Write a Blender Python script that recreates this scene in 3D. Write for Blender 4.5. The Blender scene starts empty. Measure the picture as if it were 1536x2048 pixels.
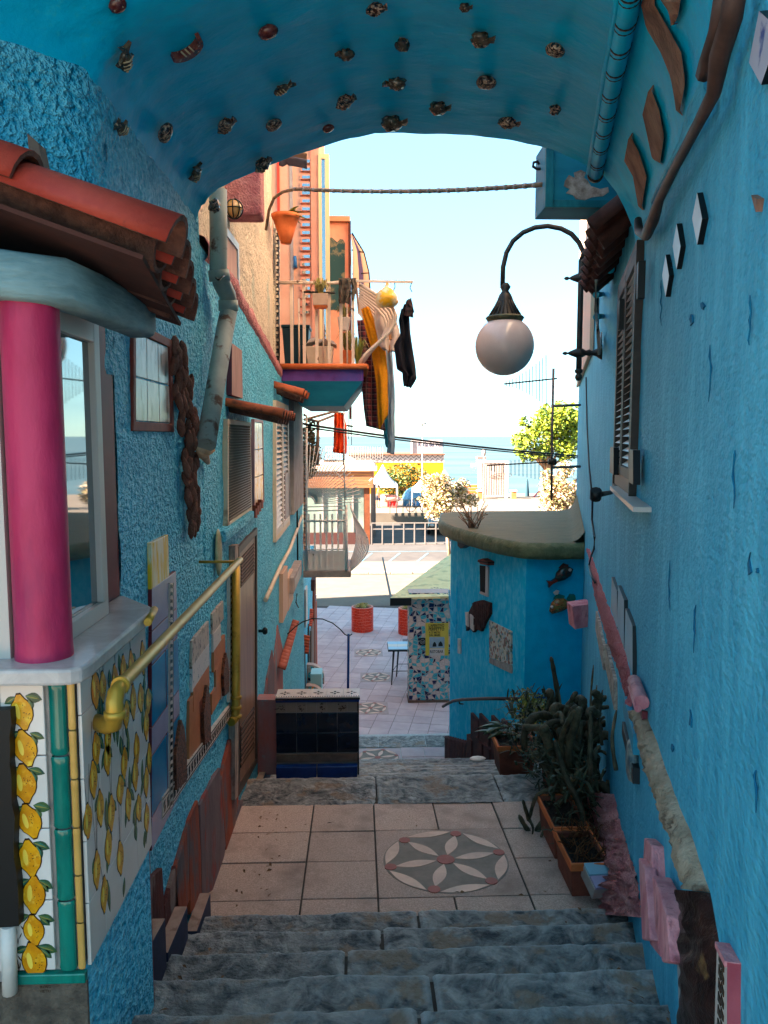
import bpy, bmesh, math, random
from mathutils import Vector, Matrix, noise

random.seed(7)
S = bpy.context.scene
C = S.collection
V = Vector
# ------------------------------------------------------------------ camera
FPX, U0, VH = 1540.0, 715.0, 873.0           # focal length in photo pixels, alley vanishing point
YAW = math.atan((768 - U0) / FPX)
PITCH = math.atan((1024 - VH) / FPX)
cd = bpy.data.cameras.new('camera'); cam = bpy.data.objects.new('camera', cd); C.objects.link(cam)
cd.sensor_width = 36; cd.lens = 36 * FPX / 2048; cd.clip_start = .05; cd.clip_end = 60000
cam.rotation_euler = (math.pi / 2 - PITCH, 0, -YAW)
S.camera = cam
CM = cam.rotation_euler.to_matrix()
# ------------------------------------------------------------------ light
SUN_EL, SUN_AZ = 29, 258                     # compass degrees clockwise from +Y
w = bpy.data.worlds.new('World'); S.world = w; w.use_nodes = True
wn = w.node_tree; wn.nodes.clear()
def N(nt, t, **k):
    n = nt.nodes.new(t)
    for a, b in k.items():
        if a.startswith('i_'): n.inputs[a[2:].replace('_', ' ')].default_value = b
        else: setattr(n, a, b)
    return n
sky = N(wn, 'ShaderNodeTexSky', sky_type='NISHITA', sun_disc=False)
sky.sun_elevation = math.radians(SUN_EL); sky.sun_rotation = math.radians(SUN_AZ)
sky.air_density = 1.0; sky.dust_density = .12; sky.ozone_density = 2.2
tint = N(wn, 'ShaderNodeMix', data_type='RGBA', blend_type='MULTIPLY'); tint.inputs[0].default_value = 1
tint.inputs[7].default_value = (.72, .97, .98, 1)
wn.links.new(sky.outputs[0], tint.inputs[6])
tc = N(wn, 'ShaderNodeTexCoord'); mp = N(wn, 'ShaderNodeMapping'); mp.inputs['Scale'].default_value = (1, 1, 7)
nz = N(wn, 'ShaderNodeTexNoise'); nz.inputs['Scale'].default_value = 2.2; nz.inputs['Detail'].default_value = 6
sep = N(wn, 'ShaderNodeSeparateXYZ'); wn.links.new(tc.outputs['Generated'], sep.inputs[0])
low = N(wn, 'ShaderNodeMapRange'); low.inputs[1].default_value = .16; low.inputs[2].default_value = .02
wn.links.new(sep.outputs[2], low.inputs[0])
rp = N(wn, 'ShaderNodeMapRange'); rp.inputs[1].default_value = .42; rp.inputs[2].default_value = .72; rp.inputs[4].default_value = .55
wn.links.new(tc.outputs['Generated'], mp.inputs[0]); wn.links.new(mp.outputs[0], nz.inputs[0]); wn.links.new(nz.outputs[0], rp.inputs[0])
mu = N(wn, 'ShaderNodeMath', operation='MULTIPLY'); wn.links.new(low.outputs[0], mu.inputs[0]); wn.links.new(rp.outputs[0], mu.inputs[1])
cl = N(wn, 'ShaderNodeMix', data_type='RGBA'); cl.inputs[7].default_value = (1.1, 2.0, 2.5, 1)
veil = N(wn, 'ShaderNodeMix', data_type='RGBA'); veil.inputs[0].default_value = .5; veil.inputs[7].default_value = (1.05, 2.1, 2.75, 1)   # thin even veil of high cloud
wn.links.new(tint.outputs[2], veil.inputs[6])
wn.links.new(mu.outputs[0], cl.inputs[0]); wn.links.new(veil.outputs[2], cl.inputs[6])
bg = N(wn, 'ShaderNodeBackground'); bg.inputs[1].default_value = .05
wo = N(wn, 'ShaderNodeOutputWorld')
wn.links.new(cl.outputs[2], bg.inputs[0]); wn.links.new(bg.outputs[0], wo.inputs[0])
sd = bpy.data.lights.new('sun', 'SUN'); sd.energy = 4.6; sd.angle = math.radians(.5); sd.color = (1, .93, .82)
sun = bpy.data.objects.new('sun', sd); C.objects.link(sun)
_a = math.radians(SUN_AZ); _e = math.radians(SUN_EL)
SUNDIR = V((math.sin(_a) * math.cos(_e), math.cos(_a) * math.cos(_e), math.sin(_e)))
sun.rotation_euler = SUNDIR.to_track_quat('Z', 'Y').to_euler()
S.view_settings.view_transform = 'Standard'; S.view_settings.look = 'None'
S.view_settings.exposure = 3.75; S.view_settings.gamma = 1; S.view_settings.use_curve_mapping = False
S.cycles.max_bounces = 8; S.cycles.diffuse_bounces = 5

# ------------------------------------------------------------------ geometry helpers
def ray(u, v):
    return CM @ V(((u - 768) / FPX, (1024 - v) / FPX, -1))
def onpl(u, v, p, n):
    d = ray(u, v); return d * (V(p).dot(n) / d.dot(n))
XL = -.80                                     # plaster face of the left-hand house
RA, RB = .378, .262                           # right-hand house: X = RA + RB*Y
PL = (V((XL, 0, 0)), V((1, 0, 0)))
PR = (V((RA, 0, 0)), V((-1, RB, 0)).normalized())
def L(u, v, off=0): return onpl(u, v, PL[0] + PL[1] * off, PL[1])
def R(u, v, off=0): return onpl(u, v, PR[0] + PR[1] * off, PR[1])
def aY(u, v, y): return onpl(u, v, (0, y, 0), V((0, 1, 0)))
def aX(u, v, x): return onpl(u, v, (x, 0, 0), V((1, 0, 0)))
def aZ(u, v, z): return onpl(u, v, (0, 0, z), V((0, 0, 1)))
def lerp(a, b, t): return a + (b - a) * t

class MB:
    def __init__(s): s.v, s.f, s.m, s.sm = [], [], [], []
    def add(s, vs, fs, m=0, smooth=False):
        b = len(s.v); s.v += [V(x) for x in vs]
        for f in fs: s.f.append([b + i for i in f]); s.m.append(m); s.sm.append(smooth)
        return s
    def box(s, x0, x1, y0, y1, z0, z1, m=0):
        vs = [(x, y, z) for z in (z0, z1) for y in (y0, y1) for x in (x0, x1)]
        return s.add(vs, [(0, 2, 3, 1), (4, 5, 7, 6), (0, 1, 5, 4), (2, 6, 7, 3), (0, 4, 6, 2), (1, 3, 7, 5)], m)
    def obox(s, c, a, b, d, m=0):
        c, a, b, d = V(c), V(a), V(b), V(d)
        vs = [c + a * x + b * y + d * z for z in (-1, 1) for y in (-1, 1) for x in (-1, 1)]
        return s.add(vs, [(0, 2, 3, 1), (4, 5, 7, 6), (0, 1, 5, 4), (2, 6, 7, 3), (0, 4, 6, 2), (1, 3, 7, 5)], m)
    def prism(s, pts, n, d, m=0, ms=None):
        """front outline pts, body goes back from it by d along -n"""
        k = len(pts); n = V(n)
        vs = [V(p) for p in pts] + [V(p) - n * d for p in pts]
        s.add(vs, [list(range(k)), list(range(2 * k - 1, k - 1, -1))], m)
        b = len(s.v) - 2 * k
        for i in range(k):
            j = (i + 1) % k
            s.f.append([b + i, b + k + i, b + k + j, b + j]); s.m.append(m if ms is None else ms); s.sm.append(False)
        return s
    def tube(s, pts, r, seg=8, m=0, caps=True, smooth=True):
        pts = [V(p) for p in pts]; k = len(pts)
        rs = r if isinstance(r, (list, tuple)) else [r] * k
        up = None; vs = []
        for i, p in enumerate(pts):
            t = (pts[min(i + 1, k - 1)] - pts[max(i - 1, 0)])
            if t.length < 1e-9: t = V((0, 0, 1))
            t.normalize()
            if up is None:
                up = V((0, 0, 1)) if abs(t.z) < .9 else V((1, 0, 0))
            a = t.cross(up).normalized(); up = a.cross(t).normalized()
            for j in range(seg):
                q = 2 * math.pi * j / seg
                vs.append(p + a * (math.cos(q) * rs[i]) + up * (math.sin(q) * rs[i]))
        fs = [(i * seg + j, i * seg + (j + 1) % seg, (i + 1) * seg + (j + 1) % seg, (i + 1) * seg + j) for i in range(k - 1) for j in range(seg)]
        s.add(vs, fs, m, smooth)
        if caps:
            b = len(s.v) - k * seg
            s.f.append([b + j for j in range(seg)][::-1]); s.m.append(m); s.sm.append(False)
            s.f.append([b + (k - 1) * seg + j for j in range(seg)]); s.m.append(m); s.sm.append(False)
        return s
    def lathe(s, prof, c, seg=16, m=0, smooth=True, ax=None):
        c = V(c); q = V((0, 0, 1)).rotation_difference(V(ax)) if ax is not None else None
        vs = []
        for r, z in prof:
            for j in range(seg):
                a = 2 * math.pi * j / seg
                p = V((r * math.cos(a), r * math.sin(a), z))
                vs.append(c + (q @ p if q else p))
        k = len(prof)
        fs = [(i * seg + j, i * seg + (j + 1) % seg, (i + 1) * seg + (j + 1) % seg, (i + 1) * seg + j) for i in range(k - 1) for j in range(seg)]
        return s.add(vs, fs, m, smooth)
    def ell(s, c, rx, ry, rz, mat3=None, m=0, nu=10, nv=7, jit=0):
        c = V(c); vs = []
        for i in range(nv + 1):
            t = math.pi * i / nv
            for j in range(nu):
                a = 2 * math.pi * j / nu
                p = V((rx * math.sin(t) * math.cos(a), ry * math.sin(t) * math.sin(a), rz * math.cos(t)))
                if jit: p *= 1 + random.uniform(-jit, jit)
                vs.append(c + (mat3 @ p if mat3 else p))
        fs = [(i * nu + j, (i + 1) * nu + j, (i + 1) * nu + (j + 1) % nu, i * nu + (j + 1) % nu) for i in range(nv) for j in range(nu)]
        return s.add(vs, fs, m, True)
    def grid(s, fn, nu, nv, m=0, smooth=True):
        vs = [fn(i / nu, j / nv) for j in range(nv + 1) for i in range(nu + 1)]
        fs = [(j * (nu + 1) + i, j * (nu + 1) + i + 1, (j + 1) * (nu + 1) + i + 1, (j + 1) * (nu + 1) + i) for j in range(nv) for i in range(nu)]
        return s.add(vs, fs, m, smooth)
    def build(s, name, mats, parent=None, solid=0, bevel=0, recalc=True):
        if not isinstance(mats, (list, tuple)): mats = [mats]
        lo = V([min(p[i] for p in s.v) for i in range(3)]); hi = V([max(p[i] for p in s.v) for i in range(3)])
        c = V(((lo.x + hi.x) / 2, (lo.y + hi.y) / 2, lo.z))
        me = bpy.data.meshes.new(name); me.from_pydata([p - c for p in s.v], [], s.f)
        for x in mats: me.materials.append(x)
        me.polygons.foreach_set('material_index', s.m); me.polygons.foreach_set('use_smooth', s.sm)
        if recalc:
            bm = bmesh.new(); bm.from_mesh(me); bmesh.ops.remove_doubles(bm, verts=bm.verts, dist=1e-5)
            bmesh.ops.recalc_face_normals(bm, faces=bm.faces); bm.to_mesh(me); bm.free()
        me.update()
        o = bpy.data.objects.new(name, me); C.objects.link(o)
        WPOS[o.name] = c
        if parent:
            o.parent = parent; o.location = c - WPOS[parent.name]
        else: o.location = c
        if solid:
            md = o.modifiers.new('solid', 'SOLIDIFY'); md.thickness = solid; md.offset = 0
        if bevel:
            md = o.modifiers.new('bevel', 'BEVEL'); md.width = bevel; md.segments = 2; md.limit_method = 'ANGLE'
        return o
WPOS = {}
def thing(name, label, cat, loc, group=None):
    o = bpy.data.objects.new(name, None); C.objects.link(o); o.empty_display_size = .1
    o.location = V(loc); WPOS[o.name] = V(loc)
    return tag(o, label, cat, group)
def tag(o, label, cat, group=None):
    o['label'] = label; o['category'] = cat
    if group: o['group'] = group
    return o
def struct(o): o['kind'] = 'structure'; return o
def stuff(o): o['kind'] = 'stuff'; return o
def clone(o, parent=None, loc=None, rot=None):
    c = o.copy(); C.objects.link(c); c.parent = parent
    if loc is not None: c.location = loc
    if rot is not None: c.rotation_euler = rot
    WPOS[c.name] = (WPOS[parent.name] if parent else V()) + c.location
    for ch in o.children: clone(ch, c)
    return c
def text_mesh(mb, body, org, ex, ey, size, m=0, width=None, depth=.002, align='LEFT', bold=0):
    """flat lettering laid on the plane (org, ex, ey)"""
    cu = bpy.data.curves.new('t', 'FONT'); cu.body = body; cu.size = 1; cu.align_x = align; cu.resolution_u = 2; cu.offset = bold
    o = bpy.data.objects.new('t', cu); C.objects.link(o)
    dg = bpy.context.evaluated_depsgraph_get(); me = bpy.data.meshes.new_from_object(o.evaluated_get(dg))
    xs = [q.co.x for q in me.vertices]; wd = max(xs) - min(xs)
    k = size if width is None else width / wd
    ky = size
    vs = [V(org) + V(ex) * (q.co.x * k) + V(ey) * (q.co.y * ky) for q in me.vertices]
    mb.add(vs, [list(p.vertices) for p in me.polygons], m)
    bpy.data.objects.remove(o); bpy.data.curves.remove(cu); bpy.data.meshes.remove(me)

# ------------------------------------------------------------------ materials
def hx(h):
    h = h.lstrip('#'); r = [int(h[i:i + 2], 16) / 255 for i in (0, 2, 4)]
    q = [c / 12.92 if c <= .04045 else ((c + .055) / 1.055) ** 2.4 for c in r]
    return (min(.88, q[0] * 1.15), q[1], q[2] * .95, 1)
def M(name, c, c2=None, sc=6, rough=.7, bump=0, bsc=40, bd=.01, metal=0, st=(1, 1, 1), spec=.3, lo=.38, hi=.62,
      rnd=0, c3=None, sc3=3, lo3=.55, hi3=.7, dist=0, coat=0, detail=6, peak=None, bdet=5, pk=(.53, .66, .75), edge=None, bst=None):
    m = bpy.data.materials.new(name); m.use_nodes = True; nt = m.node_tree; b = nt.nodes['Principled BSDF']
    lk = nt.links.new
    b.inputs['Roughness'].default_value = rough; b.inputs['Metallic'].default_value = metal
    b.inputs['Specular IOR Level'].default_value = spec
    if coat: b.inputs['Coat Weight'].default_value = coat; b.inputs['Coat Roughness'].default_value = .08
    c = hx(c) if isinstance(c, str) else tuple(c) + (1,)
    b.inputs['Base Color'].default_value = c
    geo = N(nt, 'ShaderNodeNewGeometry'); mp = N(nt, 'ShaderNodeMapping'); mp.inputs['Scale'].default_value = st
    lk(geo.outputs['Position'], mp.inputs[0])
    col = None
    if c2 is not None:
        c2 = hx(c2) if isinstance(c2, str) else tuple(c2) + (1,)
        nz = N(nt, 'ShaderNodeTexNoise'); nz.inputs['Scale'].default_value = sc; nz.inputs['Detail'].default_value = detail
        nz.inputs['Roughness'].default_value = .65; nz.inputs['Distortion'].default_value = dist
        lk(mp.outputs[0], nz.inputs[0])
        mr = N(nt, 'ShaderNodeMapRange'); mr.inputs[1].default_value = lo; mr.inputs[2].default_value = hi
        lk(nz.outputs[0], mr.inputs[0])
        mx = N(nt, 'ShaderNodeMix', data_type='RGBA'); mx.inputs[6].default_value = c; mx.inputs[7].default_value = c2
        lk(mr.outputs[0], mx.inputs[0]); col = mx.outputs[2]
        if c3 is not None:
            c3 = hx(c3) if isinstance(c3, str) else tuple(c3) + (1,)
            n3 = N(nt, 'ShaderNodeTexNoise'); n3.inputs['Scale'].default_value = sc3; n3.inputs['Detail'].default_value = 8; n3.inputs['Roughness'].default_value = .6
            lk(mp.outputs[0], n3.inputs[0])
            m3 = N(nt, 'ShaderNodeMapRange'); m3.inputs[1].default_value = lo3; m3.inputs[2].default_value = hi3
            lk(n3.outputs[0], m3.inputs[0])
            x3 = N(nt, 'ShaderNodeMix', data_type='RGBA'); x3.inputs[7].default_value = c3
            lk(m3.outputs[0], x3.inputs[0]); lk(col, x3.inputs[6]); col = x3.outputs[2]
    if bump:
        bn = N(nt, 'ShaderNodeTexNoise'); bn.inputs['Scale'].default_value = bsc; bn.inputs['Detail'].default_value = bdet; bn.inputs['Roughness'].default_value = .6
        if bst:
            m2 = N(nt, 'ShaderNodeMapping'); m2.inputs['Scale'].default_value = bst; lk(geo.outputs['Position'], m2.inputs[0]); lk(m2.outputs[0], bn.inputs[0])
        else: lk(mp.outputs[0], bn.inputs[0])
        bp = N(nt, 'ShaderNodeBump'); bp.inputs['Strength'].default_value = bump; bp.inputs['Distance'].default_value = bd
        lk(bn.outputs[0], bp.inputs['Height']); lk(bp.outputs[0], b.inputs['Normal'])
        if peak is not None and col is not None:      # paint brushed over the tops of the rough plaster
            pk = hx(peak) if isinstance(peak, str) else tuple(peak) + (1,)
            pr = N(nt, 'ShaderNodeMapRange'); pr.inputs[1].default_value = pk[0]; pr.inputs[2].default_value = pk[1]; pr.inputs[4].default_value = pk[2]
            lk(bn.outputs[0], pr.inputs[0])
            px = N(nt, 'ShaderNodeMix', data_type='RGBA'); px.inputs[7].default_value = pk
            lk(pr.outputs[0], px.inputs[0]); lk(col, px.inputs[6]); col = px.outputs[2]
    if edge is not None:                              # wear and light painted paler on arrises, dirt and shade darker in hollows
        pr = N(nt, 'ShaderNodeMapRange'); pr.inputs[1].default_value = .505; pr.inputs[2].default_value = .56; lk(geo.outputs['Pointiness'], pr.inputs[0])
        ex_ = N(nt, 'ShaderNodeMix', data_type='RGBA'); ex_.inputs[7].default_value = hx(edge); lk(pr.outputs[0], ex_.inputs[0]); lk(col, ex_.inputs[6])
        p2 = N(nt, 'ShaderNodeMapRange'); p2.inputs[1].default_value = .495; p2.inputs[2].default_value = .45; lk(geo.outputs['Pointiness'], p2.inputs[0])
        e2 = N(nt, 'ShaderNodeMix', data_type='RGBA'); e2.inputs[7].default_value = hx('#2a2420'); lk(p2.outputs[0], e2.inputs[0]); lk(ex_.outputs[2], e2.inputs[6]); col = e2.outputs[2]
    if rnd:
        oi = N(nt, 'ShaderNodeObjectInfo'); hs = N(nt, 'ShaderNodeHueSaturation')
        r2 = N(nt, 'ShaderNodeMapRange'); r2.inputs[3].default_value = 1 - rnd; r2.inputs[4].default_value = 1 + rnd
        lk(oi.outputs['Random'], r2.inputs[0]); lk(r2.outputs[0], hs.inputs['Value'])
        if col is not None: lk(col, hs.inputs['Color'])
        else: hs.inputs['Color'].default_value = c
        col = hs.outputs[0]
    if col is not None: lk(col, b.inputs['Base Color'])
    return m
def glassy(name, c, rough=.03, ior=1.5, alpha=1):
    m = M(name, c, rough=rough, spec=.6); return m

mBlueL = M('blue rough stucco', (.0, .27, .45), (.0, .38, .58), sc=4, rough=.5, bump=1.0, bsc=52, bd=.05, peak=(.27, .78, .92), st=(1, .72, .9), bdet=2, pk=(.52, .59, .9), spec=.12)
mBlueR = M('blue brushed plaster', (.0, .17, .31), (.075, .38, .53), sc=11, lo=.43, hi=.60, rough=.65, bump=.8, bsc=62, bd=.014, st=(1, .8, .22), bst=(.6, .45, .8), peak=(.09, .44, .58), pk=(.50, .59, .75), bdet=2, spec=.12, c3=(.0, .17, .31), sc3=3.2, lo3=.47, hi3=.60)
mBlueV = M('blue vault plaster', (.0, .38, .60), (.0, .46, .70), sc=3, spec=.1, rough=.5, bump=.28, bsc=14, bd=.02, st=(.6, 1.4, 1.4), dist=.8, c3=(.02, .44, .58), sc3=26, lo3=.58, hi3=.75)
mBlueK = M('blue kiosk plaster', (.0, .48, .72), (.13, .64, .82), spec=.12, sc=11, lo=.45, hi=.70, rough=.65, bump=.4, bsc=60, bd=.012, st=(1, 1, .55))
mBlueK2 = M('blue kiosk shaded plaster', (.0, .38, .60), (.0, .45, .68), spec=.12, sc=6, rough=.65, bump=.35, bsc=40, bd=.01)  # darker copy of the kiosk blue: front facet's shade put into the colour
mPale = M('pale rough stucco', '#a89a7c', '#d2c6aa', sc=9, rough=.9, bump=1, bsc=45, bd=.06, c3='#5f8f8c', sc3=2.5, lo3=.56, hi3=.66, st=(1, 1, .6), bdet=3, peak='#e6dcc4')
mPinkR = M('pink rough plaster', '#b0686c', '#c98e8a', sc=9, rough=.85, bump=1, bsc=70, bd=.03, bdet=3)
mRedR = M('red pink pebble dash', '#a83f4c', '#c06a70', sc=40, rough=.8, bump=1, bsc=90, bd=.03, peak='#d68a88', bdet=3)
mPinkP = M('pink paint', '#b0656e', '#c98a8e', sc=9, rough=.75, bump=.9, bsc=34, bd=.02, st=(1, 1, .4), rnd=.08, c3='#8a4e54', sc3=14, lo3=.56, hi3=.66)
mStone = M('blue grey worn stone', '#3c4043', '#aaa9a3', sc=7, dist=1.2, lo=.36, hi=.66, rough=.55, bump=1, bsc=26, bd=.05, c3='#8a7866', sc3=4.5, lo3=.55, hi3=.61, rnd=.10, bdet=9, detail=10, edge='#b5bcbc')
mDirt = M('dirt', '#4a4038', '#6a5d50', sc=20, rough=.95, bump=.8, bsc=60, bd=.02)
mTile = M('granular floor tile', '#968274', '#c2ac9e', sc=130, lo=.36, hi=.64, rough=.75, bump=.3, bsc=200, bd=.004, rnd=.09, c3='#8a776b', sc3=3.5, lo3=.5, hi3=.72)
mTile2 = M('plaza floor tile', '#a8989a', '#b8a8a8', sc=2, rough=.75, bump=.2, bsc=150, bd=.004, rnd=.09)
mGrout = M('grout', '#3c342f', '#4c433c', sc=12, rough=.95)
mPetal = M('cream petal stone', '#d6bca8', '#c4a898', sc=9, rough=.7, rnd=.05, bump=.15, bsc=120, bd=.003)
mHub = M('rose stone', '#94564c', '#a0645a', sc=14, rough=.7, rnd=.06)
mSage = M('sage stone', '#756d62', '#857b70', sc=9, rough=.75)
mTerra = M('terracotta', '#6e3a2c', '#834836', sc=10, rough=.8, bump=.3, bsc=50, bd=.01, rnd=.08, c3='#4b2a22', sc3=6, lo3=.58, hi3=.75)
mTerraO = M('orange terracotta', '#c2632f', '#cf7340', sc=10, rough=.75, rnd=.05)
mRedTile = M('red painted roof tile', '#8e2f22', '#a03d2c', sc=7, rough=.6, bump=.3, bsc=30, bd=.01, c3='#3a2320', sc3=9, lo3=.6, hi3=.72)
mTileEnd = M('weathered tile', '#4a322c', '#6e4c40', sc=14, rough=.9, bump=.6, bsc=50, bd=.02)
mBrownTile = M('dark brown roof tile', '#351f1b', '#4a2c26', sc=10, rough=.8, bump=.4, bsc=40, bd=.01, rnd=.1)
mBeam = M('pale teal painted beam', '#5f8288', '#7d9da1', sc=9, rough=.65, bump=.8, bsc=18, bd=.015, st=(.35, .35, 1.6), c3='#4a6a70', sc3=7, lo3=.5, hi3=.66)
mMag = M('magenta painted column', '#a02048', '#b42f58', sc=7, rough=.5, bump=.5, bsc=16, bd=.012, c3='#7e2450', sc3=5, lo3=.5, hi3=.72, st=(1, 1, .35))
mMaroon = M('maroon paint', '#5e1520', '#701c26', sc=6, rough=.5)
mMarble = M('grey marble', '#b9b3ae', '#a8a29f', sc=6, rough=.25, dist=2, c3='#938d8a', sc3=4, lo3=.5, hi3=.7)
mAlu = M('white window frame', '#b5afa8', rough=.4)
mGlass = M('window glass', '#2f4a50', rough=.03, spec=1.0); mGlass.node_tree.nodes['Principled BSDF'].inputs['IOR'].default_value = 2.3
mWhiteT = M('white glazed tile', '#cfc8c0', '#c3bcb4', sc=3, rough=.16, spec=.5, rnd=.04)
mLemon = M('painted lemon yellow', '#d69a10', '#c07a0c', sc=24, rough=.2, c3='#e8bc3c', sc3=30, lo3=.55, hi3=.7)
mLemD = M('painted dark outline', '#3a2410', rough=.25)
mLeafP = M('painted leaf green', '#1c3f38', '#3f5a30', sc=40, rough=.2)
mGreenT = M('emerald glazed bamboo', '#04594f', '#0a7a68', sc=9, rough=.15, st=(1, 1, .3), spec=.5, c3='#02302e', sc3=12, lo3=.6, hi3=.72)
mOchreT = M('ochre glazed bamboo', '#b58a45', '#c79a52', sc=9, rough=.2, rnd=.06)
mGold = M('gold painted pipe', '#a5822c', '#b8963e', sc=7, rough=.38, metal=.35, c3='#6d5420', sc3=12, lo3=.6, hi3=.75)
mLilac = M('lilac glazed tile', '#8f8ca6', '#9a97b2', sc=6, rough=.25, rnd=.05)
mBlueT = M('blue glazed tile', '#0b6d98', '#0f7fae', sc=5, rough=.2, rnd=.08)
mNavy = M('navy glazed tile', '#0a1524', '#0d1b30', sc=5, rough=.14, spec=.5, rnd=.15)
mCobalt = M('cobalt glazed tile', '#0f2c66', '#15397c', sc=8, rough=.2)
mPipeG = M('grey green downpipe', '#7e8a86', '#94a09a', sc=4, rough=.55, c3='#5c4438', sc3=9, lo3=.58, hi3=.66, bump=.2, bsc=20, bd=.005)
mWood = M('brown wood', '#5b4335', '#705444', sc=4, rough=.55, st=(1, 1, .15), bump=.2, bsc=30, bd=.005)
mDoor = M('varnished door wood', '#7a5e4c', '#8f7058', sc=9, rough=.35, st=(1, 1, .12))
mBrick = M('brown garland stone', '#6a4034', '#7e5040', sc=12, rough=.9, bump=.6, bsc=50, bd=.02, rnd=.15)
mCream = M('cream paint', '#c9b79c', '#d5c5aa', sc=5, rough=.6, c3='#8a6b50', sc3=6, lo3=.62, hi3=.72)
mWhite = M('white paint', '#cfcac2', '#bdb6ac', sc=4, rough=.5)
mGrey = M('grey cement', '#8d8580', '#a29a93', sc=6, rough=.85, bump=.4, bsc=40, bd=.01)
mBlack = M('black', '#0b0b0d', rough=.5)
mDark = M('dark recess', '#15120f', rough=.8)
mIron = M('dark bronze iron', '#2d2a26', '#3a3630', sc=8, rough=.45, metal=.6)
mGlobe = M('milky globe', '#b7a49a', '#c2b0a6', sc=2, rough=.18, spec=.5)
mRust = M('rusty white railing', '#cdbba4', '#d9cab6', sc=5, rough=.55, c3='#5a3a26', sc3=9, lo3=.62, hi3=.68)
mSalmon = M('salmon plaster', '#cf9a7c', '#d6a688', sc=3, rough=.85, bump=.2, bsc=30, bd=.01)
mSalmonD = M('orange salmon trim', '#c4846a', '#cc9076', sc=5, rough=.8)
mPurple = M('purple painted fascia', '#5b2f7a', '#6c4391', sc=5, rough=.6, c3='#3f4aa0', sc3=2, lo3=.5, hi3=.65)
mTealB = M('teal painted soffit', '#0d6f8a', '#1a87a0', sc=5, rough=.55, st=(.3, 1, 1))
mGreenBin = M('dark teal plastic', '#12333c', rough=.45)
mOrange = M('orange cloth', '#e8450f', '#f0561c', sc=5, rough=.8, bump=.3, bsc=30, bd=.01)
mMustard = M('mustard towel', '#d9930f', '#c9850c', sc=40, rough=.95, bump=.4, bsc=200, bd=.004)
mBlueCl = M('pale blue towel', '#8fa9b8', '#7f9bad', sc=10, rough=.95)
mTealCl = M('teal cloth', '#1f7f9c', '#2b8da8', sc=10, rough=.95)
mBlackCl = M('black cloth', '#121015', '#1c181f', sc=6, rough=.95)
mTanCl = M('tan cloth', '#a6835c', '#b8946c', sc=6, rough=.95, bump=.3, bsc=20, bd=.01)
mGreyCl = M('grey beige cloth', '#b3a79b', '#c0b4a8', sc=6, rough=.95, bump=.3, bsc=12, bd=.02)
mBag = M('yellow plastic bag', '#e0a91c', '#d8c8a0', sc=7, rough=.3, lo=.45, hi=.55, bump=.5, bsc=25, bd=.02)
mOlive = M('dark olive cloth', '#4a4238', '#5d5346', sc=12, rough=.95, st=(3, 3, .2))
mRoofG = M('olive roofing felt', '#716c52', '#62614a', sc=4, rough=.85, bump=.5, bsc=8, bd=.03, st=(1, 4, 1), c3='#4e4e38', sc3=8, lo3=.6, hi3=.75)
mRoofE = M('green painted roof lip', '#4f5a3a', '#6a7050', sc=6, rough=.6, bump=.7, bsc=12, bd=.04)
mYelRoof = M('pale yellow canopy sheet', '#c9bd86', '#d2c890', sc=4, rough=.8, c3='#b0a878', sc3=3, lo3=.55, hi3=.6)
mCactus = M('grey green cactus', '#36301f', '#57503a', sc=16, rough=.7, bump=.4, bsc=70, bd=.01, rnd=.22, c3='#6a5440', sc3=7, lo3=.58, hi3=.7)
mLeafG = M('succulent leaf', '#22301a', '#354222', sc=8, rough=.4, rnd=.2)
mLeafY = M('yellow green leaf', '#6f7c2c', '#8a8a3a', sc=12, rough=.5, rnd=.2)
mSoil = M('soil', '#241a14', '#3a2a1f', sc=30, rough=1, bump=1, bsc=80, bd=.03)
mSea = None
# ================================================================== SETTING: ground, sea, stairs, plaza, road
ZP = -6.35                                     # plaza level (camera height is 0)
def xr(y): return RA + RB * y                  # face of the right-hand house
prof = [(-6, -1.72), (1.6, -1.76), (3.4, -2.46), (5.0, -2.6), (12.2, -5.6), (13.5, -5.64), (15.9, ZP - .06), (55.8, ZP - .06), (55.9, -5.62), (74.5, -5.66), (78, -8.9), (400, -9.6)]
g = MB()
vs = []
for y, z in prof: vs += [(-60, y, z), (60, y, z)]
g.add(vs, [(2 * i, 2 * i + 1, 2 * i + 3, 2 * i + 2) for i in range(len(prof) - 1)])
mGround = M('sandy ground', '#8a7c69', '#988b77', sc=1.5, rough=.95)
struct(g.build('ground', mGround, recalc=False))
# sea with ripples to the horizon
mSea = bpy.data.materials.new('sea water'); mSea.use_nodes = True
nt = mSea.node_tree; b = nt.nodes['Principled BSDF']; b.inputs['Roughness'].default_value = .18; b.inputs['IOR'].default_value = 1.33; b.inputs['Specular IOR Level'].default_value = .2
geo = N(nt, 'ShaderNodeNewGeometry'); mp_ = N(nt, 'ShaderNodeMapping'); mp_.inputs['Scale'].default_value = (.006, .05, 1)
b.inputs['Specular IOR Level'].default_value = .06; b.inputs['Roughness'].default_value = .5
n1 = N(nt, 'ShaderNodeTexNoise'); n1.inputs['Scale'].default_value = 1; n1.inputs['Detail'].default_value = 6
nt.links.new(geo.outputs['Position'], mp_.inputs[0]); nt.links.new(mp_.outputs[0], n1.inputs[0])
mx = N(nt, 'ShaderNodeMix', data_type='RGBA'); mx.inputs[6].default_value = (.055, .095, .108, 1); mx.inputs[7].default_value = (.085, .125, .135, 1)
mr = N(nt, 'ShaderNodeMapRange'); mr.inputs[1].default_value = .38; mr.inputs[2].default_value = .62
nt.links.new(n1.outputs[0], mr.inputs[0]); nt.links.new(mr.outputs[0], mx.inputs[0]); nt.links.new(mx.outputs[2], b.inputs['Base Color'])
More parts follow.
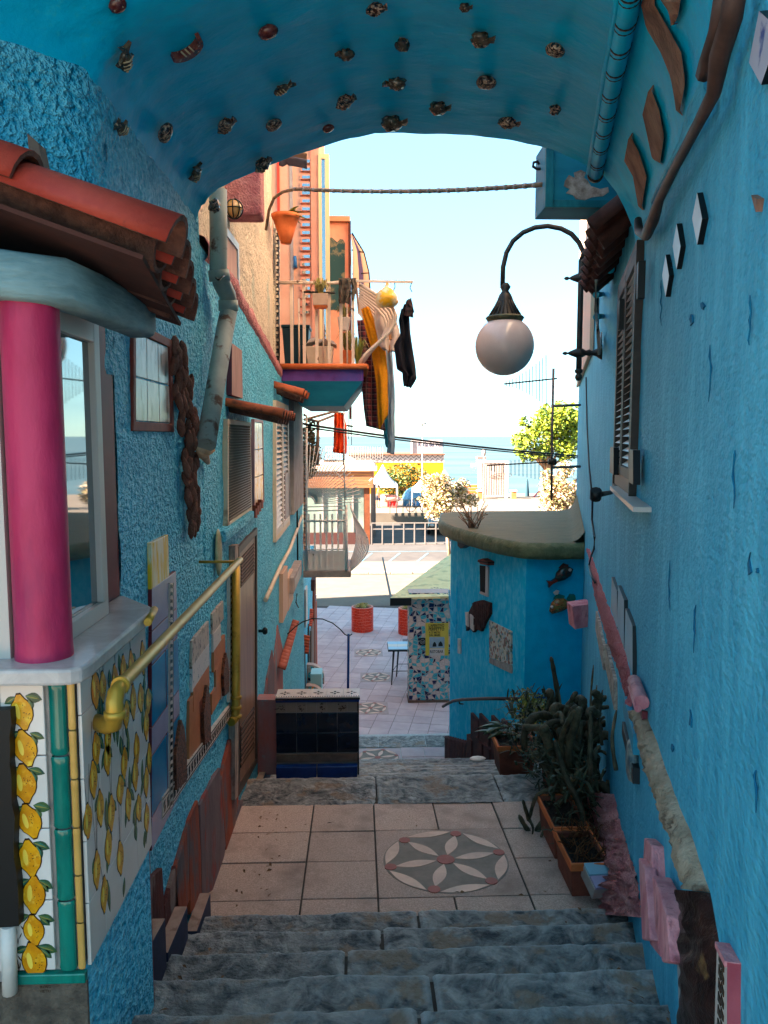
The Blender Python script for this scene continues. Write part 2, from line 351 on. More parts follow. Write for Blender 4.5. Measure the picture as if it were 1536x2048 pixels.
mp2 = N(nt, 'ShaderNodeMapping'); mp2.inputs['Scale'].default_value = (.25, 1.1, 1)
n2 = N(nt, 'ShaderNodeTexNoise'); n2.inputs['Scale'].default_value = 1; n2.inputs['Detail'].default_value = 5
nt.links.new(geo.outputs['Position'], mp2.inputs[0]); nt.links.new(mp2.outputs[0], n2.inputs[0])
bp = N(nt, 'ShaderNodeBump'); bp.inputs['Strength'].default_value = .5; bp.inputs['Distance'].default_value = .25
nt.links.new(n2.outputs[0], bp.inputs['Height']); nt.links.new(bp.outputs[0], b.inputs['Normal'])
g = MB(); g.add([(-30000, 77, -8.6), (30000, 77, -8.6), (30000, 40000, -8.6), (-30000, 40000, -8.6)], [(0, 1, 2, 3)])
struct(g.build('sea', mSea, recalc=False))

# ---- stone steps
def stone_step(x0, x1, y0, y1, z, h, seed, n=40):
    """one worn stone: tread from y0 to the rounded nosing at y1, riser going down h on the far side"""
    pr = []
    ny = 12
    for i in range(ny + 1): pr.append((lerp(y0, y1 - .02, i / ny), z))
    for a in (30, 60, 90): pr.append((y1 - .02 + .02 * math.sin(math.radians(a)), z - .02 + .02 * math.cos(math.radians(a))))
    for i in (1, 2, 3): pr.append((y1, z - .02 - (h - .02) * i / 3))
    def fn(s, t):
        k = t * (len(pr) - 1); i = min(int(k), len(pr) - 2); y, zz = lerp(V(pr[i] + (0,)), V(pr[i + 1] + (0,)), k - i).xy
        x = lerp(x0, x1, s)
        d = noise.fractal(V((x * 5, y * 5, seed)), 1, 2, 4) * .010 + noise.fractal(V((x * 22, y * 22, seed + 9)), 1, 2, 3) * .007
        edge = (noise.noise(V((x * 4, seed * 3.1, 0))) * .008 + noise.noise(V((x * 19, seed, 4))) * .004) * min(1, max(0, (y - y0) / (y1 - y0)) ** 3)
        e2 = min(s, 1 - s) * (x1 - x0)
        return V((x, y + edge, zz + d * .8 - max(0, .012 - e2) * .7))
    m = MB(); m.grid(fn, n, len(pr) - 1)
    return m
NOS = [-3.0, 1.87, 2.20, 2.526, 2.85, 3.17, 3.49]
ZS = [-1.61, -1.74, -1.87, -2.0, -2.13, -2.26]
st = bpy.data.objects.new('stone_stairs', None); C.objects.link(st); st.location = (.3, 2.8, -2.3); WPOS[st.name] = st.location.copy(); struct(st)
splits = [.2, .18, .25, -.05, .10, .28]
for i, z in enumerate(ZS):
    y0, y1 = NOS[i], NOS[i + 1]
    if i == 0: y0 = .6
    for k, (a, c_) in enumerate(((XL - .06, splits[i] - .006), (splits[i] + .006, xr(y1) + .06))):
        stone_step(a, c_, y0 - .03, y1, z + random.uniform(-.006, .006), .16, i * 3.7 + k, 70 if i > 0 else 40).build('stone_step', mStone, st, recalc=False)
g = MB()
for i, z in enumerate(ZS): g.box(XL - .08, xr(NOS[i + 1]) + .1, NOS[i] - .02, NOS[i + 1] - .03, z - .3, z - .016)
g.build('mortar_bed', mGrout, st)
# ---- upper landing with floor tiles and a flower rosette
def landz(y): return lerp(-2.39, -2.465, (y - 3.43) / 1.6)
ld = bpy.data.objects.new('tiled_landing', None); C.objects.link(ld); ld.location = (.4, 4.4, -2.46); WPOS[ld.name] = ld.location.copy(); struct(ld)
g = MB(); g.add([(XL - .1, 3.3, landz(3.3) - .007), (2, 3.3, landz(3.3) - .007), (2, 5.1, landz(5.1) - .007), (XL - .1, 5.1, landz(5.1) - .007)], [(0, 1, 2, 3)])
g.build('grout_bed', mGrout, ld, recalc=False)
XJ = [-.81, -.30, .10, .50, .90, 1.30, 1.72]; YJ = [3.35, 3.82, 4.21, 4.58, 4.975]
tl = math.atan(-.075 / 1.6)
def floor_tile(x0, x1, y0, y1, zf, mat, parent, name='floor_tile', th=.035):
    j = .005; m = MB(); q = random.uniform(-.002, .002); t = random.uniform(-.002, .002)
    pts = [V((x0 + j, y0 + j, zf(y0 + j) + q)), V((x1 - j, y0 + j, zf(y0 + j) + q + t)), V((x1 - j, y1 - j, zf(y1 - j) + q + t)), V((x0 + j, y1 - j, zf(y1 - j) + q))]
    m.prism(pts, (0, 0, 1), th); return m.build(name, mat, parent, bevel=.003)
for i in range(6):
    for k in range(4):
        if i in (2, 3) and k in (1, 2): continue
        floor_tile(XJ[i], XJ[i + 1], YJ[k], YJ[k + 1], landz, mTile, ld)
def lens(a, b, wd, n=8):
    a, b = V(a), V(b); d = b - a; p = V((-d.y, d.x, 0)).normalized(); out = []
    for i in range(n + 1): t = i / n; out.append(a + d * t + p * (wd * math.sin(math.pi * t)))
    for i in range(n - 1, 0, -1): t = i / n; out.append(a + d * t - p * (wd * math.sin(math.pi * t)))
    return out
def rosette(parent, name='flower_rosette', r=.36, hx_=.40, hy=.385, sub=True, mats=None):
    """flat flower in stone inlay, centred on 0,0,0; returns meshes to be placed"""
    mb = MB(); mb.prism([V((-hx_ + .006, -hy + .006, 0)), V((hx_ - .006, -hy + .006, 0)), V((hx_ - .006, hy - .006, 0)), V((-hx_ + .006, hy - .006, 0))], (0, 0, 1), .03)
    disc = MB(); disc.prism([V((r * math.cos(a * math.pi / 24), r * math.sin(a * math.pi / 24) * .98, .002)) for a in range(48)], (0, 0, 1), .02)
    rim = MB()
    hub = lambda c, rr, m: m.prism([V((c.x + rr * math.cos(a * math.pi / 8), c.y + rr * math.sin(a * math.pi / 8), .0055)) for a in range(16)], (0, 0, 1), .02)
    pieces = []
    for k in range(6):
        a = math.pi / 3 * k + .22; b_ = a + math.pi / 3
        p = V((math.cos(a), math.sin(a), 0)) * r * .93; q = V((math.cos(b_), math.sin(b_), 0)) * r * .93
        z = V((0, 0, .0045))
        m1 = MB(); m1.prism([x + z for x in lens(p * .16, p * .90, .036)], (0, 0, 1), .02); pieces.append(('petal', m1, 0))
        mid = (p + q).normalized() * r * .90
        m2 = MB(); m2.prism([x + z for x in lens(lerp(p, q, .08) * 1.0, lerp(p, q, .92), .034)], (0, 0, 1), .02)
        for i, x in enumerate(m2.v): m2.v[i] = x + (p + q).normalized() * .028
        pieces.append(('petal', m2, 0))
        m3 = MB(); hub(p * .98, .034, m3); pieces.append(('rosette_hub', m3, 1))
    m3 = MB(); hub(V((0, 0, 0)), .052, m3); pieces.append(('rosette_hub', m3, 1))
    return mb, disc, pieces
def place_rosette(parent, c, tilt, name='flower_rosette', s=1, sub=True, pet=None, base=None):
    q = Matrix.Rotation(tilt, 3, 'X')
    tr = lambda m: [q @ (p * s) + V(c) for p in m.v]
    mb, disc, pieces = rosette(parent)
    mb.v = tr(mb); ro = mb.build(name, base or mTile, parent)
    disc.v = tr(disc); disc.build('rosette_field', mSage if sub else mTile2, ro)
    for nm, m, k in pieces:
        m.v = tr(m); m.build(nm, [pet or mPetal, mHub][k] if sub or k == 0 else (pet or mPetal), ro)
place_rosette(ld, (.50, 4.20, landz(4.20)), tl)
# leaf litter on the landing and the steps
lv = MB()
mDry = M('dry leaf', '#8a6a4a', '#5a4030', sc=60, rough=.9)
for i in range(120):
    if i < 60:
        y = random.uniform(3.55, 4.9); x = random.choice([random.uniform(-.66, -.45), random.uniform(-.66, -.5), random.uniform(-.6, 1.2)]); z = landz(y) + .004
    else:
        k = random.randint(1, 5); y = random.uniform(NOS[k] + .05, NOS[k + 1] - .05); x = random.choice([random.uniform(-.7, -.45), random.uniform(.95, xr(y) - .1)]); z = ZS[k] + .016
    sz = random.uniform(.004, .018); a = random.uniform(0, 6.28)
    ex = V((math.cos(a), math.sin(a), random.uniform(-.3, .3))) * sz; ey = V((-math.sin(a), math.cos(a), random.uniform(-.3, .3))) * sz * .45
    p = V((x, y, z)); lv.add([p - ex, p + ey + V((0, 0, sz * .4)), p + ex, p - ey], [(0, 1, 2, 3)])
stuff(tag(lv.build('leaf_litter', mDry, recalc=False), 'dry leaf crumbs scattered on the landing and worn steps', 'leaf litter'))
# ---- second flight
NOS2 = [5.19, 5.58]; 
st2 = bpy.data.objects.new('lower_stairs', None); C.objects.link(st2); st2.location = (.8, 9, -4.2); WPOS[st2.name] = st2.location.copy(); struct(st2)
y = 5.40
for k, (a, c_) in enumerate(((XL - .06, .12), (.13, .98), (.99, 2.1))):
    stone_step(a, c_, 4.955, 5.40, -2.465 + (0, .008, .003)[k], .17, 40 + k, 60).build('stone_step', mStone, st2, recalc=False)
for k in range(1, 18):
    y0, y1 = 5.40 + .402 * (k - 1), 5.40 + .402 * k
    z = -2.48 - .165 * k + random.uniform(-.012, .012)
    x1 = min(xr(y1) + .1, 2.9)
    sp = random.uniform(.2, .9)
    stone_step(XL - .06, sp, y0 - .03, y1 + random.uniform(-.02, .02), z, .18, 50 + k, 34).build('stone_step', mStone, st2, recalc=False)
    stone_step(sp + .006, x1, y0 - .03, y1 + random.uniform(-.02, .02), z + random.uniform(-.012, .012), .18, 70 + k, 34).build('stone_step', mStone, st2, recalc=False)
g = MB()
for k in range(18): g.box(XL - .1, 2.9, 5.40 + .402 * (k - 1) - .02, 5.40 + .402 * k - .03, -2.48 - .165 * k - .4, -2.48 - .165 * k - .03)
g.build('mortar_bed', mGrout, st2)
# ---- lower landing and plaza
pz = bpy.data.objects.new('plaza', None); C.objects.link(pz); pz.location = (1, 20, ZP); WPOS[pz.name] = pz.location.copy(); struct(pz)
flat = lambda z: (lambda y: z)
xs = [-.7 + .4 * i for i in range(8)]
def lower_x(i): return -.48 + .405 * i
for i in range(6):
    for k in range(2):
        if i in (1, 2): continue
        floor_tile(lower_x(i), lower_x(i + 1), 12.25 + .42 * k, 12.66 + .42 * k, flat(-5.45), mTile2, pz)
place_rosette(pz, (lower_x(2), 12.66, -5.45), 0, pet=mPetal, base=mTile2)
for k, (a, c_) in enumerate(((-.5, .35), (.36, 1.2), (1.21, 2.2))):
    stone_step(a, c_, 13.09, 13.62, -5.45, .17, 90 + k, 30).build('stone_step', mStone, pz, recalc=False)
g = MB()
for k in range(1, 6): g.box(-.9, 2.6, 13.62 + .39 * (k - 1), 13.62 + .39 * k, ZP - .1, -5.45 - .15 * k)
g.box(-.9, 2.6, 12.2, 13.6, -6.2, -5.46)
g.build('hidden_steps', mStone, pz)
# diagonal-running plaza tiles: joints run a little to the right of the view axis
PA = math.radians(-11.5)                        # plaza grid is turned slightly
ca, sa = math.cos(PA), math.sin(PA)
def pq(i, k): x, y = .42 * (i - 3) , .42 * k; return V((-.3 + x * ca - y * sa, 15.6 + x * sa + y * ca, ZP))
g = MB(); g.add([(-6, 15.5, ZP - .008), (9, 15.5, ZP - .008), (9, 28.6, ZP - .008), (-6, 28.6, ZP - .008)], [(0, 1, 2, 3)])
g.build('grout_bed', mGrout, pz, recalc=False)
ros = {(3, 3): 1, (3, 7): 1, (3, 12): 1, (3, 18): 1}
skip = set()
for (i, k) in ros: skip |= {(i + a, k + b_) for a in (0, 1) for b_ in (0, 1)}
tm = MB(); tm.prism([V((-.205, -.205, .03)), V((.205, -.205, .03)), V((.205, .205, .03)), V((-.205, .205, .03))], (0, 0, 1), .03)
t0 = tm.build('floor_tile', mTile2, pz); first = True; rest = MB()
for k in range(0, 30):
    for i in range(-8, 16):
        c = pq(i + .5, k + .5); c.z = ZP - .03
        if c.y > 28.4: continue
        u = c.x / c.y
        if -.07 < u < .17 and c.y < 26.5:
            if first: t0.location = c - WPOS[pz.name]; t0.rotation_euler = (0, 0, PA); first = False
            else: clone(t0, pz, c - WPOS[pz.name] + V((0, 0, random.uniform(-.002, .002))), (0, 0, PA))
        else:
            q = [pq(i + a, k + b_) + V((.006 * (1 - 2 * a), .006 * (1 - 2 * b_), 0)) for a, b_ in ((0, 0), (1, 0), (1, 1), (0, 1))]
            rest.prism(q, (0, 0, 1), .03)
stuff(rest.build('outer_tiles', mTile2, pz))
mField = M('plaza rosette field', '#978784', '#a49490', sc=9, rough=.75)
for u_, v_ in ((741, 1416), (752, 1354), (737, 1305)):
    c = aZ(u_, v_, ZP + .006); place_rosette(pz, c, 0, s=1.05, base=mField)
g = MB(); g.prism([V((1.35, 22.3, ZP + .004)), V((2.05, 22.2, ZP + .004)), V((2.1, 23.6, ZP + .004)), V((1.4, 23.7, ZP + .004))], (0, 0, 1), .02)
g.build('drain_cover', M('drain cover', '#6b5f62', '#7a6d70', sc=30, rough=.8), pz)
# ---- road, kerbs, car park
mAsph = M('pale road asphalt', '#5e574d', '#686054', sc=2, rough=.9, bump=.15, bsc=60, bd=.01)  # road's own base colour, faintly mottled
mPark = M('car park paving', '#413e3c', '#4c4946', sc=1, rough=.9, bump=.15, bsc=50, bd=.01)
mKerb = M('kerb stone', '#9c9082', '#b5a896', sc=8, rough=.85, rnd=.08)
g = MB(); g.add([(-40, 28.6, ZP - .004), (40, 28.6, ZP - .004), (40, 35.2, ZP - .004), (-40, 35.2, ZP - .004)], [(0, 1, 2, 3)])
struct(g.build('road', mAsph, recalc=False))
g = MB()
for i in range(7): g.add([(3.6 + i * .28, 29.2 + i * .85, ZP), (4.7 + i * .28, 29.2 + i * .85, ZP), (4.9 + i * .28, 29.7 + i * .85, ZP), (3.8 + i * .28, 29.7 + i * .85, ZP)], [(0, 1, 2, 3)])
struct(g.build('road_marking', mWhite, recalc=False))
kb = bpy.data.objects.new('kerb', None); C.objects.link(kb); kb.location = (0, 35.3, ZP); WPOS[kb.name] = kb.location.copy(); struct(kb)
km = MB(); km.box(-.5, .5, -.12, .12, 0, .12); k0 = km.build('kerb_stone', mKerb, kb, bevel=.02)
for i in range(-6, 13):
    if i == -6: k0.location = (i * 1.02, 0, 0)
    else: clone(k0, kb, (i * 1.02, random.uniform(-.01, .01), 0))
g = MB(); g.box(-40, 40, 35.42, 38.2, ZP - .2, ZP + .11); struct(g.build('pavement', M('pavement', '#655d51', '#6f6659', sc=1, rough=.9)))
g = MB(); g.add([(-40, 38.2, ZP - .004), (40, 38.2, ZP - .004), (40, 55.8, ZP - .004), (-40, 55.8, ZP - .004)], [(0, 1, 2, 3)])
struct(g.build('car_park', mPark, recalc=False))
mBlueLine = M('pale blue line paint', '#4a6a78', '#5a7a86', sc=9, rough=.7)
g = MB()
for i in range(5):
    a = aZ(660 + i * 56, 1128, ZP); b_ = aZ(688 + i * 56, 1106, ZP)
    g.add([a + V((-.06, 0, .004)), a + V((.06, 0, .004)), b_ + V((.06, 0, .004)), b_ + V((-.06, 0, .004))], [(0, 1, 2, 3)])
g.add([(-3, 42.2, ZP + .004), (6, 42.2, ZP + .004), (6, 42.34, ZP + .004), (-3, 42.34, ZP + .004)], [(0, 1, 2, 3)])
struct(g.build('parking_bays', mBlueLine, recalc=False))
g = MB(); g.box(-40, 40, 55.7, 74.6, -7, -5.54); struct(g.build('promenade', M('promenade paving', '#6a6154', '#756b5d', sc=.6, rough=.9)))

# ================================================================== HOUSES ON BOTH SIDES
PROF = [(420, 440), (432, 412), (455, 385), (495, 361), (545, 340), (590, 321), (640, 303), (705, 282), (770, 268), (825, 265), (880, 266), (940, 269), (1000, 275), (1045, 282), (1090, 293), (1125, 304), (1160, 321), (1190, 337), (1215, 353), (1240, 385), (1258, 420), (1272, 455), (1281, 490)]
YE = 4.0
PP = [aY(u, v, YE) for u, v in PROF]
SP = [((p.x - PP[0].x) / (PP[-1].x - PP[0].x), p.z) for p in PP]
def vz(s):
    s = min(max(s, 0), 1)
    for i in range(len(SP) - 1):
        if s <= SP[i + 1][0]:
            t = (s - SP[i][0]) / max(1e-6, SP[i + 1][0] - SP[i][0]); return lerp(SP[i][1], SP[i + 1][1], t)
    return SP[-1][1]
def xl(y):                                     # the left haunch steps back behind the bay roof
    t = min(1, max(0, (y - 1.95) / .62)); return lerp(-1.22, XL, t * t * (3 - 2 * t))
def vault_pt(s, y):
    x = lerp(xl(y) - .004, xr(y) + .004, s)
    r = noise.fractal(V((x * 2.2, y * 2.2, 3)), 1, 2, 3) * .011 + noise.fractal(V((x * 9, y * 9, 7)), 1, 2, 3) * .004
    side = max(0, 1 - s / .16)                 # rough haunch on the left
    r += noise.fractal(V((x * 30, y * 18, vz(s) * 30)), 1, 2, 2) * .012 * side
    return V((x, y, vz(s) + r))
def vault_hit(u, v):
    d = ray(u, v); lo = None; t = .3
    while t < 4.5:
        p = d * t
        s = (p.x - xl(p.y)) / (xr(p.y) - xl(p.y))
        if p.z > vz(s) or s < 0 or s > 1:
            break
        t += .01
    p = d * t
    def f(x, y): return vz((x - xl(y)) / (xr(y) - xl(y)))
    e = .03
    n = V(((f(p.x + e, p.y) - f(p.x - e, p.y)) / (2 * e), (f(p.x, p.y + e) - f(p.x, p.y - e)) / (2 * e), -1)).normalized()
    return p, n
arch = thing('vaulted_passage', 'low blue plastered vault over the stairway dotted with ceramic fish', 'archway', (.3, 2, 1.5))
g = MB()
ss = []
for i in range(len(SP) - 1):
    for k in range(4): ss.append(lerp(SP[i][0], SP[i + 1][0], k / 4))
ss.append(1)
ny = 130
vs = [vault_pt(s, lerp(1.55, YE, j / ny)) for j in range(ny + 1) for s in ss]
ns = len(ss)
g.add(vs, [(j * ns + i, j * ns + i + 1, (j + 1) * ns + i + 1, (j + 1) * ns + i) for j in range(ny) for i in range(ns - 1)], 0, True)
g.build('vault', mBlueV, arch, recalc=False)
g = MB()                                       # the storey above and the far face of the arch
front = [vault_pt(s, YE) for s in ss]
top = [V((p.x, YE, 1.9)) for p in front]
g.add(front + top, [(i, i + 1, ns + i + 1, ns + i) for i in range(ns - 1)])
g.box(-1.9, xr(YE) + .6, 1.58, YE - .003, 1.60, 1.9)
g.build('upper_storey', mBlueV, arch, recalc=False)
# left-hand house ---------------------------------------------------
lh = thing('stucco_house', 'blue rough stucco house with red roofed bay window at the foot of the vault', 'house', (-2, 4, -3))
def wall_grid(y0, y1, z0, z1, x, mat, nu, nv, parent, name='wall', amp=.006, top=None):
    m = MB()
    def fn(s, t):
        y = lerp(y0, y1, s); z1_ = top(y) if top else z1; z = lerp(z0, z1_, t)
        return V((x + noise.fractal(V((y * 6, z * 6, x)), 1, 2, 3) * amp, y, z))
    m.grid(fn, nu, nv); return m.build(name, mat, parent, recalc=False)
wall_grid(2.60, 11.2, -6.5, .9, XL, mBlueL, 160, 120, lh, top=lambda y: lerp(.97, .66, min(1, max(0, (y - 5.0) / 3.1))) if y > 4.01 else 1.75)
g = MB(); g.box(XL - 3, XL - .03, 2.612, 11.19, -6.5, .6); g.box(XL - 3, -1.95, .9, 2.595, -3, 1.8); g.box(XL - 3, XL - .03, 2.62, 3.99, .6, 1.8); g.box(XL - .35, XL - .03, 11.15, 11.21, -6.5, .6)  # box left of the bay: unseen mass added to keep sun out of the passage
g.build('inner_mass', mBlueL, lh)
m = MB()
m.grid(lambda s, t: (lambda y: V((xl(y) + .002 + noise.fractal(V((y * 6, t * 8, 2)), 1, 2, 3) * .012, y, lerp(.2, vz(0) + .03, t))))(lerp(1.2, 2.61, s)), 60, 40); m.build('haunch_wall', mBlueL, lh, recalc=False)
# pale upper storey, set back above a pink ledge
XU = XL - .07
wall_grid(4.02, 8.22, .55, 3.3, XU, mPale, 60, 90, lh, 'upper_wall', amp=.01, top=lambda y: .36 * y + .12)
def slopebox(m, x0, x1, y0, y1, z0, k, c):
    vs = [(x, y, z) for y in (y0, y1) for x, z in ((x0, z0), (x1, z0), (x1, k * y + c), (x0, k * y + c))]
    return m.add(vs, [(0, 1, 2, 3), (7, 6, 5, 4), (0, 4, 5, 1), (1, 5, 6, 2), (2, 6, 7, 3), (3, 7, 4, 0)])
g = MB(); slopebox(g, XL - 2.5, XU - .03, 4.02, 8.2, .6, .36, .12); g.build('upper_mass', mPale, lh)
g = MB()
led = [(y, lerp(.97, .66, min(1, max(0, (y - 5.0) / 3.1)))) for y in [4.2 + .1 * i for i in range(41)]]
rows = []
for y, z in led:
    for dx, dz in ((XU - XL - .01, .11), (.0, .08), (.02, .04), (.018, -.02), (-.004, -.05)):
        n_ = noise.fractal(V((y * 9, dx * 40, dz * 20)), 1, 2, 3)
        rows.append(V((XL + dx + n_ * .012, y, z + dz + n_ * .02)))
g.add(rows, [(i * 5 + j, i * 5 + j + 1, (i + 1) * 5 + j + 1, (i + 1) * 5 + j) for i in range(len(led) - 1) for j in range(4)], 0, True)
g.build('ledge', mPinkR, lh, recalc=False)
# right-hand house --------------------------------------------------
rh = thing('plastered_house', 'tall brushed blue plaster house wall with dark louvred shutters', 'house', (3, 5, -3))
nR_ = PR[1]
def rw(y, z, off=0): return V((RA + RB * y, y, z)) + PR[1] * off
g = MB()
g.grid(lambda s, t: rw(lerp(.35, 15, s), lerp(-6.8, min(1.35 + max(0, lerp(.35, 15, s) - 4) * .27, 2.9), t), noise.fractal(V((s * 60, t * 40, 1)), 1, 2, 3) * .005), 190, 130)
g.build('wall', mBlueR, rh, recalc=False)
g = MB(); e = [rw(15, -6.8), rw(15, 2.9), rw(15, 2.9) + V((4, 0, 0)), rw(15, -6.8) + V((4, 0, 0))]; g.prism(e, (0, 1, 0), .1)
a_, b_ = rw(.36, -6.8, -.04), rw(15, -6.8, -.04)
g.add([a_, b_, b_ + V((4, 0, 0)), a_ + V((6, 0, 0)), a_ + V((0, 0, 13)), b_ + V((0, 0, 13)), b_ + V((4, 0, 13)), a_ + V((6, 0, 13))], [(0, 1, 2, 3), (4, 5, 6, 7), (1, 2, 6, 5), (2, 3, 7, 6), (3, 0, 4, 7)])
g.build('inner_mass', mBlueR, rh)
g = MB(); g.prism([rw(.4, 2.4, .02), rw(8.55, 2.4, .02), rw(8.55, 6.2, .02), rw(.4, 6.2, .02)], nR_, .05); g.build('bounce_storey', M('cream bounce storey', '#d8c8ac', '#e2d4ba', sc=2, rough=.9), rh)  # unseen storey added to bounce sunlight down into the alley
# cream upper wall beyond the little tile roof
g = MB(); g.prism([rw(8.6, .95, .05), rw(15.05, .95, .05), rw(15.05, 6.2, .05), rw(8.6, 6.2, .05)], PR[1], .04)
g.build('upper_wall', M('cream boarded plaster', '#b39a80', '#c3ab90', sc=7, rough=.7, st=(1, 1, .1), bump=.2, bsc=20, bd=.01), rh)
# ================================================================== BAY WINDOW (part of the left-hand house)
YB, XB = 1.81, -.675
bay = thing('bay_window', 'lemon tiled bay window with magenta column and marble sill', 'bay window', (-.85, 2.1, -1.6))
ZS_ = -.538
# marble sill, L-shaped slab with a soft front corner
g = MB(); zt = ZS_
g.prism([V((-1.7, 1.765, zt)), V((-.695, 1.765, zt)), V((-.668, 1.77, zt)), V((-.647, 1.785, zt)), V((-.641, 1.825, zt)), V((-.641, 2.36, zt)), V((-.66, 2.44, zt)), V((-.795, 2.61, zt)), V((-1.7, 2.61, zt))], (0, 0, 1), .04)
g.build('marble_sill', mMarble, bay, bevel=.008)
g = MB(); g.box(-1.7, XB - .012, YB + .012, 2.396, -2.2, zt - .041); g.build('parapet', mGrey, bay)
g = MB(); g.box(XB - .0115, XB - .002, YB + .013, 2.395, -2.3, -1.315); g.build('blue_base', mBlueL, bay)
g = MB(); g.box(-.82, XB - .004, 2.3965, 2.41, -2.3, zt - .041); g.build('end_pier', mMaroon, bay)
# front: white tile column with lemons, emerald bamboo, ochre bamboo edge
def fb(u, v, o=0): return aY(u, v, YB - o)
zb0, zb1 = -1.313, zt - .041
def front_strip(u0b, u1b, u0t, u1t, mat, name, k, o=.0, r=0):
    """strip of tiles on the bay's front; u at the bottom and the top of the strip"""
    for i in range(k):
        za, zc = lerp(zb0, zb1, i / k) + .002, lerp(zb0, zb1, (i + 1) / k) - .002
        xa = (fb(u0b, 1700).x + fb(u0t, 1500).x) / 2; xb = (fb(u1b, 1700).x + fb(u1t, 1500).x) / 2
        m = MB()
        if r:
            c = V(((xa + xb) / 2, YB + .004, za)); w2 = (xb - xa) / 2
            m.lathe([(w2 * .9, 0), (w2 * 1.06, .006), (w2, .02), (w2 * .98, (zc - za) / 2), (w2, zc - za - .02), (w2 * 1.06, zc - za - .006), (w2 * .9, zc - za)], c, 16, 0)
            for q in range(len(m.v)): m.v[q].y = c.y + (m.v[q].y - c.y) * .6
        else: m.box(xa, xb, YB - o, YB + .011, za, zc)
        m.build(name, mat, bay, bevel=0 if r else .002)
x_l0, x_l1 = fb(10, 1600).x, fb(96, 1600).x
for i in range(4):
    za, zc = lerp(zb0, zb1, i / 4) + .0015, lerp(zb0, zb1, (i + 1) / 4) - .0015
    g = MB(); g.box(x_l0, x_l1, YB, YB + .011, za, zc); g.build('white_tile', mWhiteT, bay, bevel=.002)
front_strip(108, 143, 102, 137, mGreenT, 'green_bamboo_tile', 4, r=1)
front_strip(145, 160, 139, 154, mOchreT, 'ochre_bamboo_tile', 6, r=1)
g = MB(); g.box(-1.7, x_l0 - .006, YB, YB + .011, zb0, zb1); g.build('white_tile', mWhiteT, bay, bevel=.002)
g = MB(); g.box(x_l0, XB, YB - .01, YB + .011, zb0 - .03, zb0 - .004); g.build('green_skirting', mGreenT, bay, bevel=.003)
g = MB(); g.box(-1.7, XB, YB, YB + .011, -2.2, zb0 - .035); g.build('dirty_base', mDirt, bay)
# painted lemons and leaves: thin enamel shapes on the tiles
def ov(c, ex, ey, rx, ry, n=18, tip=0):
    out = []
    for i in range(n):
        a = 2 * math.pi * i / n; k = 1 + tip * max(0, abs(math.sin(a)) - .9) * 4
        out.append(c + ex * (rx * math.cos(a)) + ey * (ry * math.sin(a) * k))
    return out
def leafpoly(c, ex, ey, ln, wd, ang, n=6):
    d = ex * math.cos(ang) + ey * math.sin(ang); p = ex * -math.sin(ang) + ey * math.cos(ang); o = []
    for i in range(n + 1): t = i / n; o.append(c + d * (ln * t) + p * (wd * math.sin(math.pi * t)))
    for i in range(n - 1, 0, -1): t = i / n; o.append(c + d * (ln * t) - p * (wd * math.sin(math.pi * t)))
    return o
mLemL = M('painted lemon highlight', '#eac54a', rough=.2)
mLeafV = M('painted leaf vein', '#7d7a3a', rough=.2)
def lemon(m, c, ex, ey, n, rx, ry, ang=0):
    ca_, sa_ = math.cos(ang), math.sin(ang); a = ex * ca_ + ey * sa_; b_ = ey * ca_ - ex * sa_
    m.prism(ov(c + n * .0012, a, b_, rx * 1.07, ry * 1.05, tip=.9), n, .001, 1)
    m.prism(ov(c + n * .0020, a, b_, rx * .98, ry * .98, tip=.8), n, .001, 0)
    m.prism(ov(c + n * .0024 - a * rx * .35 + b_ * ry * .1, a, b_, rx * .22, ry * .55), n, .001, 2)
    for k in range(9):
        q = c + n * .0026 + a * rx * random.uniform(.0, .7) + b_ * ry * random.uniform(-.6, .5)
        m.prism(ov(q, a, b_, rx * .045, ry * .03, 5), n, .001, 1)
def leaf(m, c, ex, ey, n, ln, wd, ang):
    m.prism(leafpoly(c + n * .0012, ex, ey, ln, wd, ang), n, .001, 3)
    m.prism(leafpoly(c + n * .0018, ex, ey, ln * .85, wd * .12, ang), n, .001, 4)
    m.prism(leafpoly(c + n * .0016 , ex, ey, ln * .8, wd * .4, ang + .08), n, .001, 5)
mLeafP2 = M('painted leaf light', '#4c5f33', '#2f6a5a', sc=30, rough=.2)
LEM = [mLemon, mLemD, mLemL, mLeafP, mLeafV, mLeafP2]
ex, ey, en = V((1, 0, 0)), V((0, 0, 1)), V((0, -1, 0))
ppm = YB / FPX                                  # metres per photo pixel at this depth
